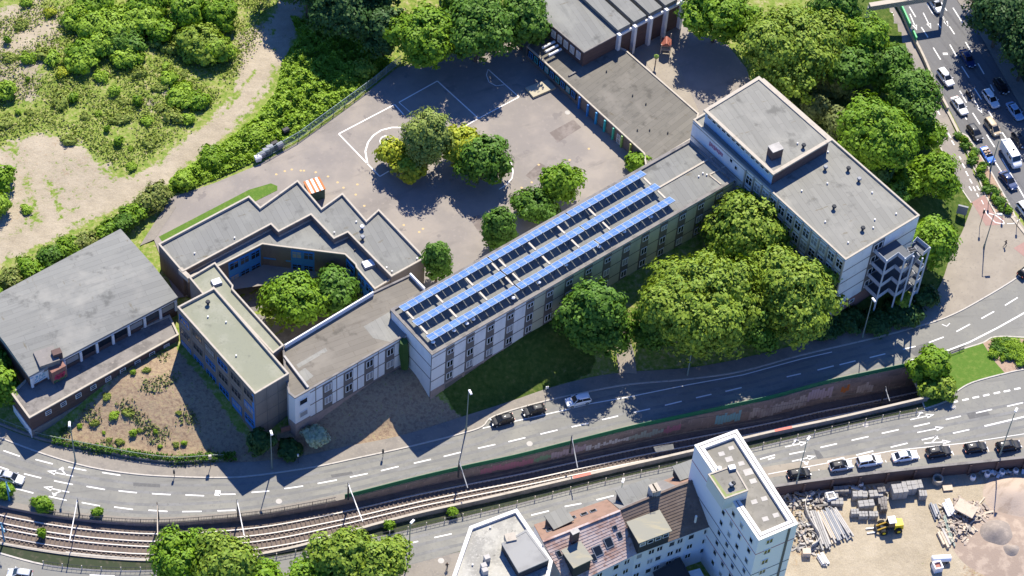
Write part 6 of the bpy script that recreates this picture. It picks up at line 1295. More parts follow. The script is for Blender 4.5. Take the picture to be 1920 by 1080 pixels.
for x, y, r_, h, m, lab in [(1530, 205, 32, 5, L_oli, "olive shrub by the rooftop storey's far corner"), (1577, 235, 36, 6, L_oli, "olive shrub beside the tall block's long side"), (1560, 150, 40, 7, L_oli, "greyish shrub under the yellow-green tree"), (1622, 330, 50, 8, L_dk, "dark shrub along the tall block's long side"), (1670, 370, 40, 6, L_mid, "green shrub at the tall block's outer corner"), (1700, 345, 34, 5, L_bri, "bright shrub between path and blossom tree")]: tree("shrub", lab, "shrub", (x, y), r_, h, m, None, nl=6, bottom=0, clump=.9)
for x, y, r_, h, m, lab in [(1590, 596, 34, 1.4, L_dk, "dark shrub under the fire stair's first landing"), (1645, 602, 36, 1.3, L_dk, "dark shrub at the foot of the fire stair posts"), (1695, 586, 34, 1.4, L_dk, "dark shrub between fire stair and pavement"), (1735, 555, 26, 3, L_dk, "dark shrub at the right of the fire stair"), (1692, 562, 14, 3.5, L_yel, "small bright bush among the fire stair posts"), (1545, 612, 34, 1.4, L_dk, "dark shrub below the tall block's brick base")]: tree("shrub", lab, "shrub", (x, y), r_, h, m, .6, nl=5, bottom=0, clump=.8, trunk=False)
tree("maple_tree", "small tree at the tunnel end of the traffic island", "tree", (1752, 684), 34, 6, L_bri, .1, nl=6, clump=.9, bottom=.05); tree("shrub", "bush covering the tunnel portal corner", "shrub", (1722, 692), 24, 3.5, L_bri, .1, nl=5, clump=.8, bottom=0); tree("shrub", "bright bush at the near tip of the traffic island", "shrub", (1770, 725), 26, 3.2, L_yel, .1, nl=5, clump=.8, bottom=0); tree("shrub", "low bush next to the portal's white edge", "shrub", (1742, 732), 20, 2.6, L_yel, .1, nl=5, clump=.8, bottom=0)
G4 = "street trees along the bottom edge"
for x, y, r_, h, m, lab in [(333, 1048), (428, 1062), (648, 1050), (590, 1068), (712, 1052)] and [(335, 1045, 54, 10, L_bri, "dark green street tree at bottom left, first of the bottom row"), (428, 1065, 66, 11, L_yel, "light green street tree second in the bottom row"), (640, 1052, 62, 12, L_yel, "light green street tree third in the bottom row"), (710, 1062, 60, 11, L_yel, "street tree at the right end of the bottom row"), (578, 1082, 45, 9, L_bri, "low street tree mostly below the bottom edge"), (495, 1092, 40, 9, L_bri, "street tree below the bottom edge between the two clusters")]: tree("plane_tree", lab, "tree", (x, y), r_, h, m, 0, nl=8, group=G4)
tree("lime_tree", "tree at the left edge beside the gymnasium corner", "tree", (5, 725), 32, 9, L_bri, .4, nl=7, bottom=.02); tree("shrub", "lower bush left of the gymnasium corner", "shrub", (-10, 680), 34, 8, L_mid, .8, nl=6, bottom=.02)
tree("shrub", "pale silvery shrub before the corner bay of the link wing", "shrub", (592, 819), 25, 3.2, L_pal, None, nl=6, bottom=0, clump=.7, leaf=.26); tree("shrub", "dark shrub between the brown block and the street lamp", "shrub", (490, 829), 20, 4.5, L_dk, None, nl=6, bottom=0, clump=.7); tree("shrub", "low dark hedge plant below the link wing bay", "shrub", (545, 843), 24, 1.8, L_dk, None, nl=5, bottom=0, clump=.6)
tree("shrub", "rounded bush where the pavilion meets the long wing", "shrub", (1199, 306), 26, 4, L_bri, PZ, nl=6, bottom=0, clump=.8)
for x, y, r_, h, lab in [(80, 946, 20, 2.8, "bush on the cutting edge at lower left"), (8, 920, 18, 3, "bush at the left edge of the cutting beside the blue pole"), (183, 962, 8, 2, "tiny bush growing in the cutting wall"), (848, 960, 9, 1.5, "tiny weed bush on the near parapet verge"), (730, 985, 10, 1.5, "weed bush on the verge above the street trees"), (78, 1000, 7, .8, "small weed between the tram tracks")]: tree("shrub", lab, "shrub", (x, y), r_, h, L_bri, -.4 if h > .9 and y < 970 and x < 500 else .05, nl=4, bottom=0, clump=.5, leaf=.22, trunk=False)
# top right: dark tall trees beyond the motorway and others off frame that cast the shade
G5 = "tall dark trees beyond the motorway"
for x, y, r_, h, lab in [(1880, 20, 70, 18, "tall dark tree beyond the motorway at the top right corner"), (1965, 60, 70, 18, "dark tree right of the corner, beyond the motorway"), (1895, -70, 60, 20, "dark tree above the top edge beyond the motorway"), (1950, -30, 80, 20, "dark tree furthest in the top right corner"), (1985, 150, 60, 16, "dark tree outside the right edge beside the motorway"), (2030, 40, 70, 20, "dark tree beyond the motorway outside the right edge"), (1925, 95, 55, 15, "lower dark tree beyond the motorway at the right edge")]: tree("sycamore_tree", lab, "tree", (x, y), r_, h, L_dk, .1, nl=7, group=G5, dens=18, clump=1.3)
# field bushes
G6 = "robust bushes on the field"
for x, y, r_, h, m, lab in [(205, 55, 55, 5, L_thk, "big bright bush in the middle of the field thicket at top left"), (160, 100, 32, 4, L_bri, "bush at the left of the field thicket"), (265, 35, 42, 5, L_thk, "bush at the right of the field thicket"), (225, 75, 40, 4.5, L_mid, "dark bush in front of the field thicket"), (150, 30, 35, 4, L_thk, "bush at the upper left of the field thicket"), (150, 118, 26, 3.5, L_thk, "low bush at the front of the field thicket"), (280, -5, 45, 6, L_bri, "bush at the top edge of the field"), (375, 80, 48, 5, L_yel, "bright yellow-green bush near the sandy track"), (410, 90, 30, 4.5, L_thk, "bush touching the bright one near the track"), (355, 20, 42, 6, L_bri, "dark bush at the top edge beside the track"), (415, 28, 34, 6, L_bri, "bush at the top edge closest to the track"), (340, 178, 30, 2.2, L_thk, "low spreading bush in the middle of the field"), (372, 190, 20, 1.8, L_bri, "lower bush at the right of the spreading field bush"), (318, 150, 16, 2.4, L_thk, "upright bush above the spreading field bush"), (185, 85, 34, 4.5, L_thk, "bush between the dark and the left field thicket bush"), (240, 110, 26, 3.2, L_thk, "low bush at the foot of the field thicket"), (300, 60, 26, 4, L_bri, "bush at the right end of the field thicket"), (180, 10, 36, 5, L_bri, "bush at the top edge behind the field thicket"), (12, 170, 18, 3, L_thk, "bush at the left edge of the field"), (5, 335, 26, 4, L_bri, "bush at the left edge above the sandy bend"), (-8, 385, 26, 4, L_thk, "bush cut by the left edge at the sandy bend")]: tree("shrub", lab, "shrub", (x, y), r_, h, m, PZ, nl=6, group=G6, bottom=0, clump=.85, leaf=.3)
protos = []
def small_bush(label, group, m, p, r_, h, cat="shrub", name="shrub"):
    seedc[0] += 1; rg = np.random.default_rng(seedc[0]); L = auto_lobes((0, 0, h * .5), r_, h * .5, rg, 4); C, N_ = crown_points(L, 14, .2, rg, .5, .2); ok = C[:, 2] > 0; me = leaf_mesh("shrub", m, C[ok], N_[ok], .2, rg); o = bpy.data.objects.new(name, me); col.objects.link(o); o.location = p; return tag(o, label, cat, group)
base = [small_bush("", None, m, (0, 0, 0), r_, h) for m, r_, h in ((L_mid, .8, 1.0), (L_thk, 1.1, .8), (L_bri, .6, 1.4), (L_gra, 1.0, .7), (L_thk, .7, 1.1), (L_gra, 1.2, .7))]
def scatter(label, group, pts, which, sc=(.7, 1.3), z=None):
    for i, (x, y) in enumerate(pts):
        b = base[which[i % len(which)]]; q = GT(x, y) if z is None else G(x, y, z); o = b.copy(); col.objects.link(o); o.location = (q.x, q.y, q.z - .05); s = rnd.uniform(*sc); o.scale = (s * rnd.uniform(.7, 1.5), s, s * rnd.uniform(.8, 1.2)); o.rotation_euler = (0, 0, rnd.uniform(0, 6.28)); tag(o, label, "shrub", group)
fp = [(20, 110), (55, 112), (52, 152), (85, 105), (100, 115), (120, 150), (40, 50), (48, 8), (15, 80), (232, 192), (310, 125), (300, 165), (262, 140), (190, 145), (140, 188), (115, 190), (34, 212), (55, 212), (8, 230), (244, 280), (222, 270), (280, 270), (352, 228), (325, 220), (300, 205), (246, 315), (200, 245), (130, 265), (50, 395), (345, 140), (290, 80), (185, 215), (258, 195), (320, 95), (215, 175), (160, 220), (225, 225), (275, 230)]
scatter("small scrubby bush scattered on the grassy field at top left", "small bushes on the field", fp, [3, 1, 2, 5, 4, 3], (.55, 1.5))
def gold(x, y, lab): q = GT(x, y); small_bush(lab, None, L_gol, (q.x, q.y, q.z), 1.0, 1.3)
gold(118, 142, "yellow flowering bush on the field"); gold(95, 28, "yellow flowering weed patch at the field's upper left")
scatter("small weed tuft on the overgrown brown mound by the gymnasium", "weeds on the mound", [(178, 795), (195, 812), (205, 825), (250, 815), (262, 808), (292, 810), (330, 835), (345, 832), (335, 775), (150, 800), (225, 830), (300, 838), (240, 775), (215, 780), (200, 745), (250, 700), (275, 695)], [5, 1, 3, 4], (.35, .7))
med_pts = []
MP = [G(x, y) for x, y in [(1803, 258), (1825, 295), (1845, 333), (1862, 365), (1880, 392), (1895, 400)]]
for i in range(len(MP) - 1):
    for k in range(4): p = MP[i].lerp(MP[i + 1], k / 4); med_pts.append(pix(p.x + rnd.uniform(-.8, .8), p.y, .15))
scatter("dark green bush in the planted strip beside the motorway", "bushes in the motorway median", med_pts, [0, 2, 0], (.7, 1.05), .14)
fl_pts = [(1848 + rnd.uniform(0, 85), 640 + rnd.uniform(0, 46)) for _ in range(60)]; fl_pts = [(x, y) for x, y in fl_pts if y < 655 + (x - 1848) * .75 and y < 692]
scatter("low bush in the bark bed of the traffic island", "bushes in the island bed", fl_pts, [1, 0, 1], (.5, .95), .12)
for b in base: bpy.data.objects.remove(b)
# hedge between field track and school
hp = [(-20, 552), (20, 525), (55, 505), (95, 480), (130, 465), (165, 455), (200, 432), (228, 420), (252, 402), (275, 382), (290, 365)]
for i, (x, y) in enumerate(hp): tree("hedge_bush", ["rounded hedge bush below the sandy track, beside the gymnasium roof", "cream-blossomed hedge bush below the sandy track"][0 if i not in (9, 5, 10) else 1], "hedge", (x, y), 22 + (i * 7) % 6, 3.2, [L_bri, L_flo, L_bri, L_mid][i % 4] if i not in (9, 5, 10) else L_flo, PZ, nl=5, group="hedge bushes along the sandy track", bottom=0, clump=.8, leaf=.26)
# bramble thicket on the bank behind the fence: one continuous ground cover
TH_ = [(318, 362), (318, 338), (420, 268), (478, 222), (518, 172), (530, 115), (560, 70), (545, 30), (640, 60), (700, 90), (738, 118), (700, 155), (640, 198), (560, 256), (500, 288), (478, 302), (420, 330), (380, 345), (345, 362)]
TQ = np.array(ccw([G2(p, PZ) for p in TH_])); rg = np.random.default_rng(5); n0 = 48000
mn, mx_ = TQ.min(0), TQ.max(0); cand = rg.uniform(mn, mx_, (n0 * 2, 2)); cand = cand[inside(cand, TQ)][:n0]
ed = np.abs(sdist(cand, np.vstack([TQ, TQ[:1]]))); hh = (1 - np.exp(-ed / 1.2)) * (1.3 + .8 * np.sin(cand[:, 0] * .9 + 1.3 * np.sin(cand[:, 1] * .7)) * np.cos(cand[:, 1] * 1.1) + .4 * np.sin(cand[:, 0] * 2.7) * np.sin(cand[:, 1] * 2.3))
CC = np.c_[cand, PZ + .1 + np.maximum(hh, .15) * rg.uniform(.7, 1.0, len(cand)) + rg.normal(0, .1, len(cand))]; NN = rg.normal(size=CC.shape) * .6 + np.array([0, .15, 1]); NN /= np.linalg.norm(NN, axis=1)[:, None]
o = bpy.data.objects.new("bramble_thicket", leaf_mesh("bramble_thicket", L_thk, CC, NN, .3, rg)); col.objects.link(o); tag(o, "bright green bramble thicket on the bank between sandy track and fence", "brambles", kind="stuff")
for (x, y, r_, h, m, lab) in [(480, 255, 26, 2.2, L_thk, "taller bush in the bramble bank near the bins"), (680, 128, 20, 3, L_yel, "bright bush at the fence close to the dark trees"), (400, 295, 30, 2.2, L_bri, "hedge bush at the track side of the yard fence"), (345, 340, 22, 2.4, L_thk, "hedge bush where the fence bank ends")]: tree("shrub", lab, "shrub", (x, y), r_, h, m, PZ, nl=5, bottom=0, clump=.7, leaf=.26, trunk=False)
# hedge on the mound fence and grass on field
def tufts(name, label, poly, z, n, m, size, hgt, seed, kind="stuff", mask=None):
    rg = np.random.default_rng(seed); Q = np.array(ccw([G2(p, z) for p in poly])); c = rg.uniform(Q.min(0), Q.max(0), (n * 3, 2)); c = c[inside(c, Q)][:n]
    if mask is not None: c = c[mask(c)]
    zz = terrain(c) + rg.uniform(.05, hgt, len(c)); N_ = rg.normal(size=(len(c), 3)) * .7 + np.array([0, .2, .7]); N_ /= np.linalg.norm(N_, axis=1)[:, None]
    o = bpy.data.objects.new(name, leaf_mesh(name, m, np.c_[c, zz], N_, size, rg)); col.objects.link(o); return tag(o, label, "grass", kind=kind)
nz = lambda c: (np.sin(c[:, 0] * .55 + 2 * np.sin(c[:, 1] * .31)) + np.sin(c[:, 1] * .62 + 1.7 * np.sin(c[:, 0] * .23)) + rng.normal(0, .8, len(c))) > -.5
fs = lambda c: nz(c) & (np.maximum.reduce([band(c, [(-60, 500), (0, 470), (100, 425), (180, 385), (290, 335), (380, 265), (440, 210), (500, 130), (530, 60), (560, -40)], 5.0), .9 * zone(c, [(-60, 480), (-40, 290), (60, 245), (130, 250), (200, 310), (290, 330), (180, 400), (60, 450)], 5)]) + rng.normal(0, .12, len(c)) < .45)
tufts("field_grass", "tall wild grass patches on the field", [(-60, 480), (-60, -80), (540, -80), (530, 120), (440, 210), (290, 330), (60, 480)], PZ, 60000, L_gra, .2, .5, 3, mask=fs)
tufts("mound_grass", "wild grass and weeds on the brown mound", [(95, 832), (130, 790), (215, 720), (330, 665), (350, 760), (420, 860), (330, 868), (200, 850)], 1.5, 6000, L_oli, .2, .35, 4, mask=lambda c: (np.sin(c[:, 0] * .7 + 2 * np.sin(c[:, 1] * .5)) + np.sin(c[:, 1] * .8 + 1.7 * np.sin(c[:, 0] * .4)) + rng.normal(0, .35, len(c))) > .75)
tufts("fence_hedge", "overgrown greenery along the mound fence", [(97, 832), (100, 822), (200, 840), (327, 858), (400, 853), (440, 850), (445, 864), (400, 866), (327, 870), (200, 851)], .3, 3200, L_mid, .2, 1.1, 8)

# ---------------------------------------------------------------- things in the yards
def onemesh(mb, name, mats, label, cat, group=None): o = mb.build(name, mats); tag(o, label, cat, group); return center_mesh(o)
# waste bins by the hedge
for i, (x, y, m, lab) in enumerate([(484, 303, white_p, "white waste bin at the left end of the bin row"), (491, 297, metal_g, "grey waste bin second from left by the hedge"), (499, 290, metal_g, "grey waste bin in the middle of the bin row"), (506, 284, metal_g, "grey waste bin right of the middle of the row"), (515, 277, black_p, "black waste bin among the grey ones"), (525, 279, metal_g, "grey waste bin at the right end of the bin row"), (536, 252, black_p, "black bin standing alone at the fence")]):
    q = G(x, y, PZ); t = thing("waste_bin", (q.x, q.y, PZ + .16), lab, "waste bin", "waste bins by the hedge", AL + rnd.uniform(-.3, .3)); mb = MB(); mb.hexa([(-.5, -.4, .15), (.5, -.4, .15), (.5, .4, .15), (-.5, .4, .15)], [(-.62, -.5, 1.2), (.62, -.5, 1.2), (.62, .5, 1.2), (-.62, .5, 1.2)]); mb.build("bin", m, t, local=True); mb = MB(); mb.hexa([(-.66, -.54, 1.2), (.66, -.54, 1.2), (.66, .54, 1.2), (-.66, .54, 1.2)], [(-.6, -.3, 1.42), (.6, -.3, 1.42), (.6, .3, 1.42), (-.6, .3, 1.42)]); mb.build("lid", m, t, local=True)
    for s in (-.45, .45): mb = MB(); mb.tube([(s, .38, .1), (s + .08, .38, .1)], .12, 8); mb.build("wheel", rubber, t, local=True)
# play frame by the auditorium
q = G(1247, 92, PZ); t = thing("climbing_frame", (q.x, q.y, PZ), "colourful climbing frame in tree shade beside the auditorium", "climbing frame"); mb = MB()
for dx, dy in ((-.9, -1.6), (.9, -1.6), (-.9, 1.6), (.9, 1.6)): mb.bar((q.x + dx, q.y + dy, PZ), (q.x + dx, q.y + dy, PZ + 2.8), .16)
mb.build("posts", timber_m, t); mb = MB()
for k in range(5): mb.box((q.x, q.y - 1.4 + k * .7, PZ + 1.4 + .25 * (k % 2)), (1.8, .6, .12))
mb.build("deck", timber_m, t); mb = MB(); mb.hexa([(q.x - 1, q.y - 1.8, PZ + 2.6), (q.x + 1, q.y - 1.8, PZ + 2.6), (q.x + 1, q.y + .2, PZ + 2.6), (q.x - 1, q.y + .2, PZ + 2.6)], [(q.x - .1, q.y - 1.8, PZ + 3.4), (q.x + .1, q.y - 1.8, PZ + 3.4), (q.x + .1, q.y + .2, PZ + 3.4), (q.x - .1, q.y + .2, PZ + 3.4)]); mb.build("roof", red_p, t)
q = G(1228, 125, PZ); t = thing("play_post", (q.x, q.y, PZ), "slim carved play post near the pavilion roof edge", "play post"); mb = MB(); mb.tube([(q.x, q.y, PZ), (q.x, q.y, PZ + 2.6)], .12, 8); mb.build("post", timber_d, t); mb = MB(); mb.tube([(q.x, q.y, PZ + 2.5), (q.x, q.y, PZ + 3), (q.x, q.y, PZ + 3.4)], [.4, .5, .1], 8); mb.build("carved_top", mat("green_top", (.2, .3, .06), .7), t)
# notice board on plaza
q = G(1801, 405, .12); t = thing("advertising_board", (q.x, q.y, .12), "grey advertising board standing on the plaza's grassy corner", "billboard"); mb = MB(); mb.box((q.x, q.y, 1.9), (1.9, .35, 2.2), R(-12)); mb.build("board", metal_g, t); mb = MB()
for s in (-.7, .7): mb.bar((q.x + s, q.y - s * .2, .1), (q.x + s, q.y - s * .2, .9), .15)
mb.build("legs", metal_d, t)
# building yard
YL = YZ + .02
def yard(px_, py_): return G(px_, py_, YZ)
pal = [(1557, 935, 2.4, 1.3, 1.1, 0), (1568, 945, 2.2, 1.3, .9, 0), (1575, 925, 2.6, 1.2, 1.3, 1), (1610, 935, 2.6, 1.2, 1.4, 0), (1622, 951, 2.8, 1.3, 1.2, 0), (1640, 933, 2.4, 1.3, 1.3, 0), (1653, 945, 1.6, 1.6, 1.0, 1), (1601, 966, 1.4, 1.1, 1.1, 0), (1617, 970, 1.6, 1.1, 1.0, 0), (1636, 970, 1.6, 1.1, 1.0, 0), (1655, 958, 1.2, 1.2, 1.3, 1), (1683, 929, 2.7, 1.9, 2.2, 0), (1701, 922, 2.4, 1.8, 1.9, 0), (1715, 918, 2.2, 1.7, 1.6, 0), (1728, 933, 1.4, 1.3, 1.3, 0), (1650, 928, 1.4, 1.0, 1.6, 1)]
names_ = ["behind the white planter", "left of the stack cluster", "at the back of the middle cluster", "back centre of the middle cluster", "in the heart of the middle cluster", "back right of the middle cluster", "right end of the middle cluster", "front left of the middle cluster, tilted", "front centre of the middle cluster", "front right of the middle cluster", "dark one beside the middle cluster", "tall one at the left of the right-hand cluster", "second in the right-hand cluster", "third in the right-hand cluster", "small one at the right end of the right-hand cluster", "narrow one between both clusters"]
for (x, y, a, b, h, k), nm in zip(pal, names_):
    q = yard(x, y); t = thing("block_pallet", (q.x, q.y, YZ), "pallet of grey paving blocks, " + nm, "pallet", "pallets of paving blocks in the building yard", R(8) + rnd.uniform(-.1, .1)); mb = MB()
    for s in (-.4, 0, .4): mb.box((0, s * b, .08), (a, .12, .16))
    mb.build("pallet", timber_d, t, local=True); mb = MB(); nx_ = 3
    for i in range(nx_):
        for j in range(2): mb.box(((i - 1) * a / 3, (j - .5) * b / 2, .16 + h / 2), (a / 3 - .06, b / 2 - .06, h + rnd.uniform(-.12, .12)))
    mb.build("blocks", [stone_g, conc_dk][k], t, local=True)
for x, y, lab in [(1556, 937, "white square planter with a reddish filling near the rubble"), (1756, 1067, "white box with a reddish top at the bottom of the yard")]:
    q = yard(x, y); t = thing("white_box", (q.x, q.y, YZ), lab, "planter", None, R(20)); mb = MB()
    for sx, sy, w_, d_ in ((0, -.65, 1.5, .2), (0, .65, 1.5, .2), (-.65, 0, .2, 1.1), (.65, 0, .2, 1.1)): mb.box((sx, sy, .7), (w_, d_, 1.4))
    mb.build("rim", white_p, t, local=True); mb = MB(); mb.box((0, 0, .5), (1.1, 1.1, 1.0)); mb.build("filling", mat("reddish_fill", (.35, .16, .13), .9), t, local=True)
# pipe and beam stacks
def stack(x0, y0, x1, y1, n, w, h, m, label, name="beam_stack", rows=2, rad=.13):
    a, b = yard(x0, y0), yard(x1, y1); d = (b - a).normalized(); s = Vector((-d.y, d.x, 0)); t = thing(name, (*((a + b) / 2).xy, YZ), label, "stacked beams", None)
    for r_ in range(rows):
        for i in range(n - r_):
            off = s * ((i - (n - 1 - r_) / 2) * w / n); l0, l1 = rnd.uniform(-.5, .3), rnd.uniform(-.5, .9); mb = MB(); z = YZ + .25 + r_ * h; mb.bar(a + off - d * l0 + Vector((0, 0, z - YZ)), b + off + d * l1 + Vector((0, 0, z - YZ)), w / n * .82, h * .85); mb.build("beam", [m, m, concrete][(i + r_) % 3], t)
    mb = MB()
    for f in (.12, .5, .88): p = a.lerp(b, f); mb.bar(p - s * w * .55 + Vector((0, 0, .1)), p + s * w * .55 + Vector((0, 0, .1)), .2)
    mb.build("bearer", timber_d, t); return t
stack(1523, 963, 1547, 1026, 6, 2.3, .4, stone_g, "stack of long pale beams left in the yard beside the skip"); stack(1535, 960, 1562, 1014, 4, 1.1, .35, timber_m, "narrow stack of yellowish beams between two grey stacks"); stack(1549, 958, 1576, 1011, 7, 2.2, .4, metal_g, "stack of long grey steel beams in the building yard"); stack(1562, 957, 1592, 1004, 4, 1.2, .4, concrete, "short bundle of beams at the right of the long stacks"); stack(1537, 1042, 1548, 1060, 5, 1.5, .3, metal_w, "small bundle of white poles below the long stacks"); stack(1748, 948, 1756, 968, 4, 1.4, .4, metal_g, "bundle of grey pipes left of the timber heap")
stack(1762, 997, 1776, 1026, 3, 1.5, .8, timber_m, "long tan stack of boards beside the tank", rows=1); stack(1770, 970, 1786, 1020, 2, .6, .3, lamp_green, "pair of thin green poles lying past the tan boards", rows=1)
# open-topped tipped skip (curved container)
a = [yard(*p) for p in [(1512, 938), (1508, 952), (1513, 972), (1524, 992), (1535, 1010), (1532, 1022), (1520, 1030)]]; t = thing("bent_screen_wall", (*a[2].xy, YZ), "curved pale sheet wall enclosing the rubble beside the tower", "screen wall"); mb = MB(); mb.ribbon_wall(smooth_line([tuple(p.xy) for p in a], 4), .12, YZ, YZ + 1.5); mb.build("sheet", concrete, t)
def heap(name, label, cx, cy, rx, ry, n, mats, seed, smin=.3, smax=1.2):
    r_ = random.Random(seed); mbs = MB(); c = yard(cx, cy)
    for i in range(n):
        a = r_.uniform(0, 6.28); d = math.sqrt(r_.random()); x, y = c.x + math.cos(a) * d * rx, c.y + math.sin(a) * d * ry; z = YZ + (1 - d) * r_.uniform(.2, 1.3) + .1; L = r_.uniform(smin, smax) * r_.choice((1, 1, 2)); mbs.box((x, y, z), (L, r_.uniform(.15, .5), r_.uniform(.08, .35)), r_.uniform(0, 3.14), r_.randrange(len(mats)), Matrix.Rotation(r_.uniform(-.4, .4), 3, 'Y'))
    o = mbs.build(name, mats); tag(o, label, "rubble heap", kind="stuff"); return center_mesh(o)
heap("rubble_heap", "rubble and broken stone heaped beside the tower", 1512, 1000, 3.0, 4.5, 150, [concrete, timber_d, stone_g, conc_dk, coping], 1)
heap("rubble_heap", "pale stone debris along the foot of the yard wall", 1510, 937, 5.5, 2.2, 130, [coping, conc_dk, timber_d, concrete], 2)
heap("rubble_heap", "loose stones along the shaded yard wall", 1590, 921, 9, 1.3, 70, [conc_dk, concrete, stone_g], 3)
heap("timber_heap", "large heap of broken boards and timber in the yard", 1810, 965, 4.6, 3.3, 150, [timber_m, timber_d, coping, timber_d], 4, .5, 1.6)
heap("timber_heap", "spread of wood scraps below the timber heap", 1800, 995, 3.8, 2.6, 120, [timber_m, timber_d, coping], 5, .3, .9)
heap("rubble_heap", "debris by the yard wall under the lamp", 1850, 885, 10, .9, 40, [conc_dk, concrete, metal_w], 6)
for i, (cx, cy, sx, sy, a, h, lab) in enumerate([(1811, 953, 3.6, 2.4, -.5, 1.9, "large tan door-like slab lying on top of the timber heap"), (1782, 950, .9, 3.0, .4, 1.0, "grey-white board leaning left of the timber heap"), (1776, 955, .8, 2.6, .4, .8, "second pale board leaning left of the timber heap"), (1777, 915, 1.7, 1.0, .2, .3, "tan panel lying near the yard wall")]):
    q = G(cx, cy, YZ + h); mb = MB(); mb.box((q.x, q.y, YZ + h), (sx, sy, .25), a, 0, Matrix.Rotation(.12, 3, 'X')); onemesh(mb, "board", timber_m if i in (0, 3) else white_p, lab, "board")
mb = MB(); mb.box((*yard(1511, 1040).xy, YZ + .6), (1.4, 1.1, 1.2), .1); onemesh(mb, "crate", timber_m, "tan wooden crate beside the tower's foot", "crate")
for x, y, lab in [(1614, 906, "pale post stump nearest the lamp in the wall's shade"), (1825, 893, "white bag first in the row along the wall"), (1852, 887, "white bag second in the row along the wall"), (1880, 884, "white bag third in the row along the wall"), (1905, 881, "white bag last in the row along the wall")]:
    q = G(x, y, YZ + .8); t = thing("rubble_bag", (q.x, q.y, YZ), lab, "rubble bag", "white bags along the yard wall"); mb = MB(); mb.tube([(q.x, q.y, YZ), (q.x, q.y, YZ + .5), (q.x, q.y, YZ + .95)], [.5, .55, .42], 8); mb.build("bag", white_p, t); mb = MB(); mb.tube([(q.x, q.y, YZ + .95), (q.x, q.y, YZ + 1.0)], [.3, .34], 8); mb.build("filling", soil_pile, t)
q = yard(1757, 903); t = thing("concrete_ring", (q.x, q.y, YZ), "pale concrete shaft ring at the foot of the yard wall", "concrete ring"); mb = MB(); n = 20; P0 = [(q.x + .95 * math.cos(k * .31416), q.y + .95 * math.sin(k * .31416)) for k in range(n)]; P1 = [(q.x + .7 * math.cos(k * .31416), q.y + .7 * math.sin(k * .31416)) for k in range(n)]; mb.prism(P0, YZ, YZ + 1.1, caps=False); mb.prism(P1, YZ, YZ + 1.1, caps=False); mb.ring(P0, P1, YZ + 1.1); mb.build("ring", coping, t)
q = yard(1763, 1053); t = thing("storage_tank", (q.x, q.y, YZ), "white cylindrical tank lying on its side in the yard", "tank", None, R(9)); mb = MB(); mb.tube([(-1.7, 0, 1.0), (-1.55, 0, 1.0), (1.55, 0, 1.0), (1.7, 0, 1.0)], [.35, .62, .62, .35], 14); mb.build("cylinder", white_p, t, local=True)
for s in (-1, 1): mb = MB(); mb.box((s, 0, .25), (.2, 1.1, .5)); mb.build("saddle", metal_d, t, local=True)
# yellow wheel loader with forks
q = yard(1666, 992); t = thing("wheel_loader", (q.x, q.y, YZ), "yellow wheel loader with pallet forks in the middle of the building yard", "wheel loader", None, R(193))
mb = MB(); mb.hexa([(-2.3, -.8, .7), (-.7, -.8, .7), (-.7, .8, .7), (-2.3, .8, .7)], [(-2.2, -.7, 1.9), (-.7, -.75, 2.0), (-.7, .75, 2.0), (-2.2, .7, 1.9)]); mb.build("engine_hood", yellow_p, t, local=True)
mb = MB(); mb.box((.0, 0, .85), (3.2, 1.0, .5)); mb.build("chassis", metal_d, t, local=True)
mb = MB(); mb.hexa([(-.7, -.75, 1.1), (.7, -.75, 1.1), (.7, .75, 1.1), (-.7, .75, 1.1)], [(-.65, -.6, 2.8), (.35, -.6, 2.8), (.35, .6, 2.8), (-.65, .6, 2.8)]); cb_ = mb.build("cab", glass, t, local=True); mb = MB(); mb.box((-.15, 0, 2.87), (1.3, 1.45, .14)); mb.build("cab_roof", white_p, cb_, local=True)
mb = MB()
for s in (-.45, .45): mb.bar((.5, s, 1.5), (2.3, s, .6), .22, .35)
mb.build("lift_arm", mat("ochre_paint", (.42, .27, .04), .6), t, local=True)
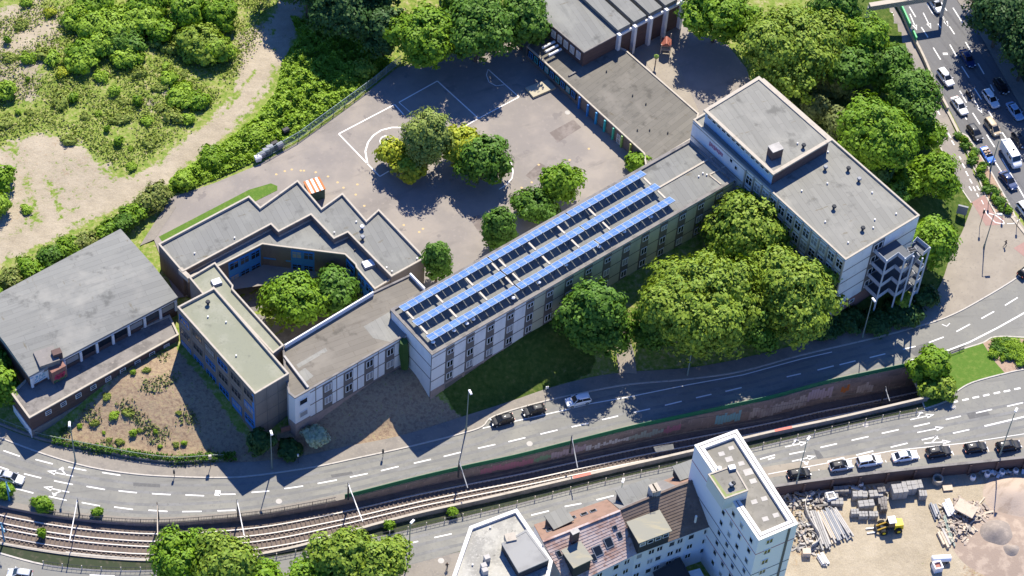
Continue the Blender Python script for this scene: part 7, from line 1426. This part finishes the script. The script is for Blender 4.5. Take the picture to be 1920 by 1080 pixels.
mb = MB(); mb.box((2.4, 0, .6), (.15, 1.5, .9))
mb.build("fork_carriage", metal_d, t, local=True); mb = MB()
for s in (-.45, .45): mb.box((3.2, s, .2), (1.5, .22, .1))
mb.build("fork", white_p, t, local=True)
for x in (-1.4, 1.2):
    for s in (-1, 1): mb = MB(); mb.tube([(x, s * .75, .65), (x, s * 1.2, .65)], .65, 14); wh = mb.build("wheel", rubber, t, local=True); mb = MB(); mb.tube([(x, s * 1.19, .65), (x, s * 1.23, .65)], .3, 10); mb.build("rim", yellow_p, wh, local=True)
# heaps of sand and earth
def mound(x, y, rx, ry, h, m, label, seed):
    q = yard(x, y); n = 22; mb = MB(); r_ = np.random.default_rng(seed); ph = r_.uniform(0, 6, 4); vs = []; 
    for i in range(n + 1):
        for j in range(n + 1):
            u, v = i / n * 2 - 1, j / n * 2 - 1; d = math.hypot(u, v); zz = h * max(0, 1 - d ** 1.3) * (1 + .25 * math.sin(3 * u + ph[0]) * math.cos(2.5 * v + ph[1])) + .12 * math.sin(7 * u + ph[2]) * math.sin(6 * v + ph[3]) * max(0, 1 - d); vs.append((q.x + u * rx, q.y + v * ry, YZ - .06 + zz))
    mb.add(vs, [(i * (n + 1) + j, (i + 1) * (n + 1) + j, (i + 1) * (n + 1) + j + 1, i * (n + 1) + j + 1) for i in range(n) for j in range(n)]); o = mb.build("sand_heap", m, smooth=True); tag(o, label, "sand heap"); return center_mesh(o)
mound(1872, 1004, 4, 3.6, 1.9, soil_pile, "dark conical sand heap in the lower right yard", 1); mound(1895, 1032, 2.6, 2.3, 1.4, soil_pile, "second dark sand heap below the conical one", 2); mound(1895, 1022, 11, 8, .9, mat("brown_earth", (.30, .235, .185), .95, [(.6, (.4, .32, .25), .45, .65, U1, 0)], .3, 4), "broad low earth bank under the dark sand heaps", 3); mound(1905, 930, 6, 5, 1.4, mat("pale_earth", (.42, .34, .27), .95, [(.7, (.33, .26, .2), .45, .65, (3, 1, 1), .8)], .3, 4), "pale rutted earth bank at the right edge of the yard", 4)
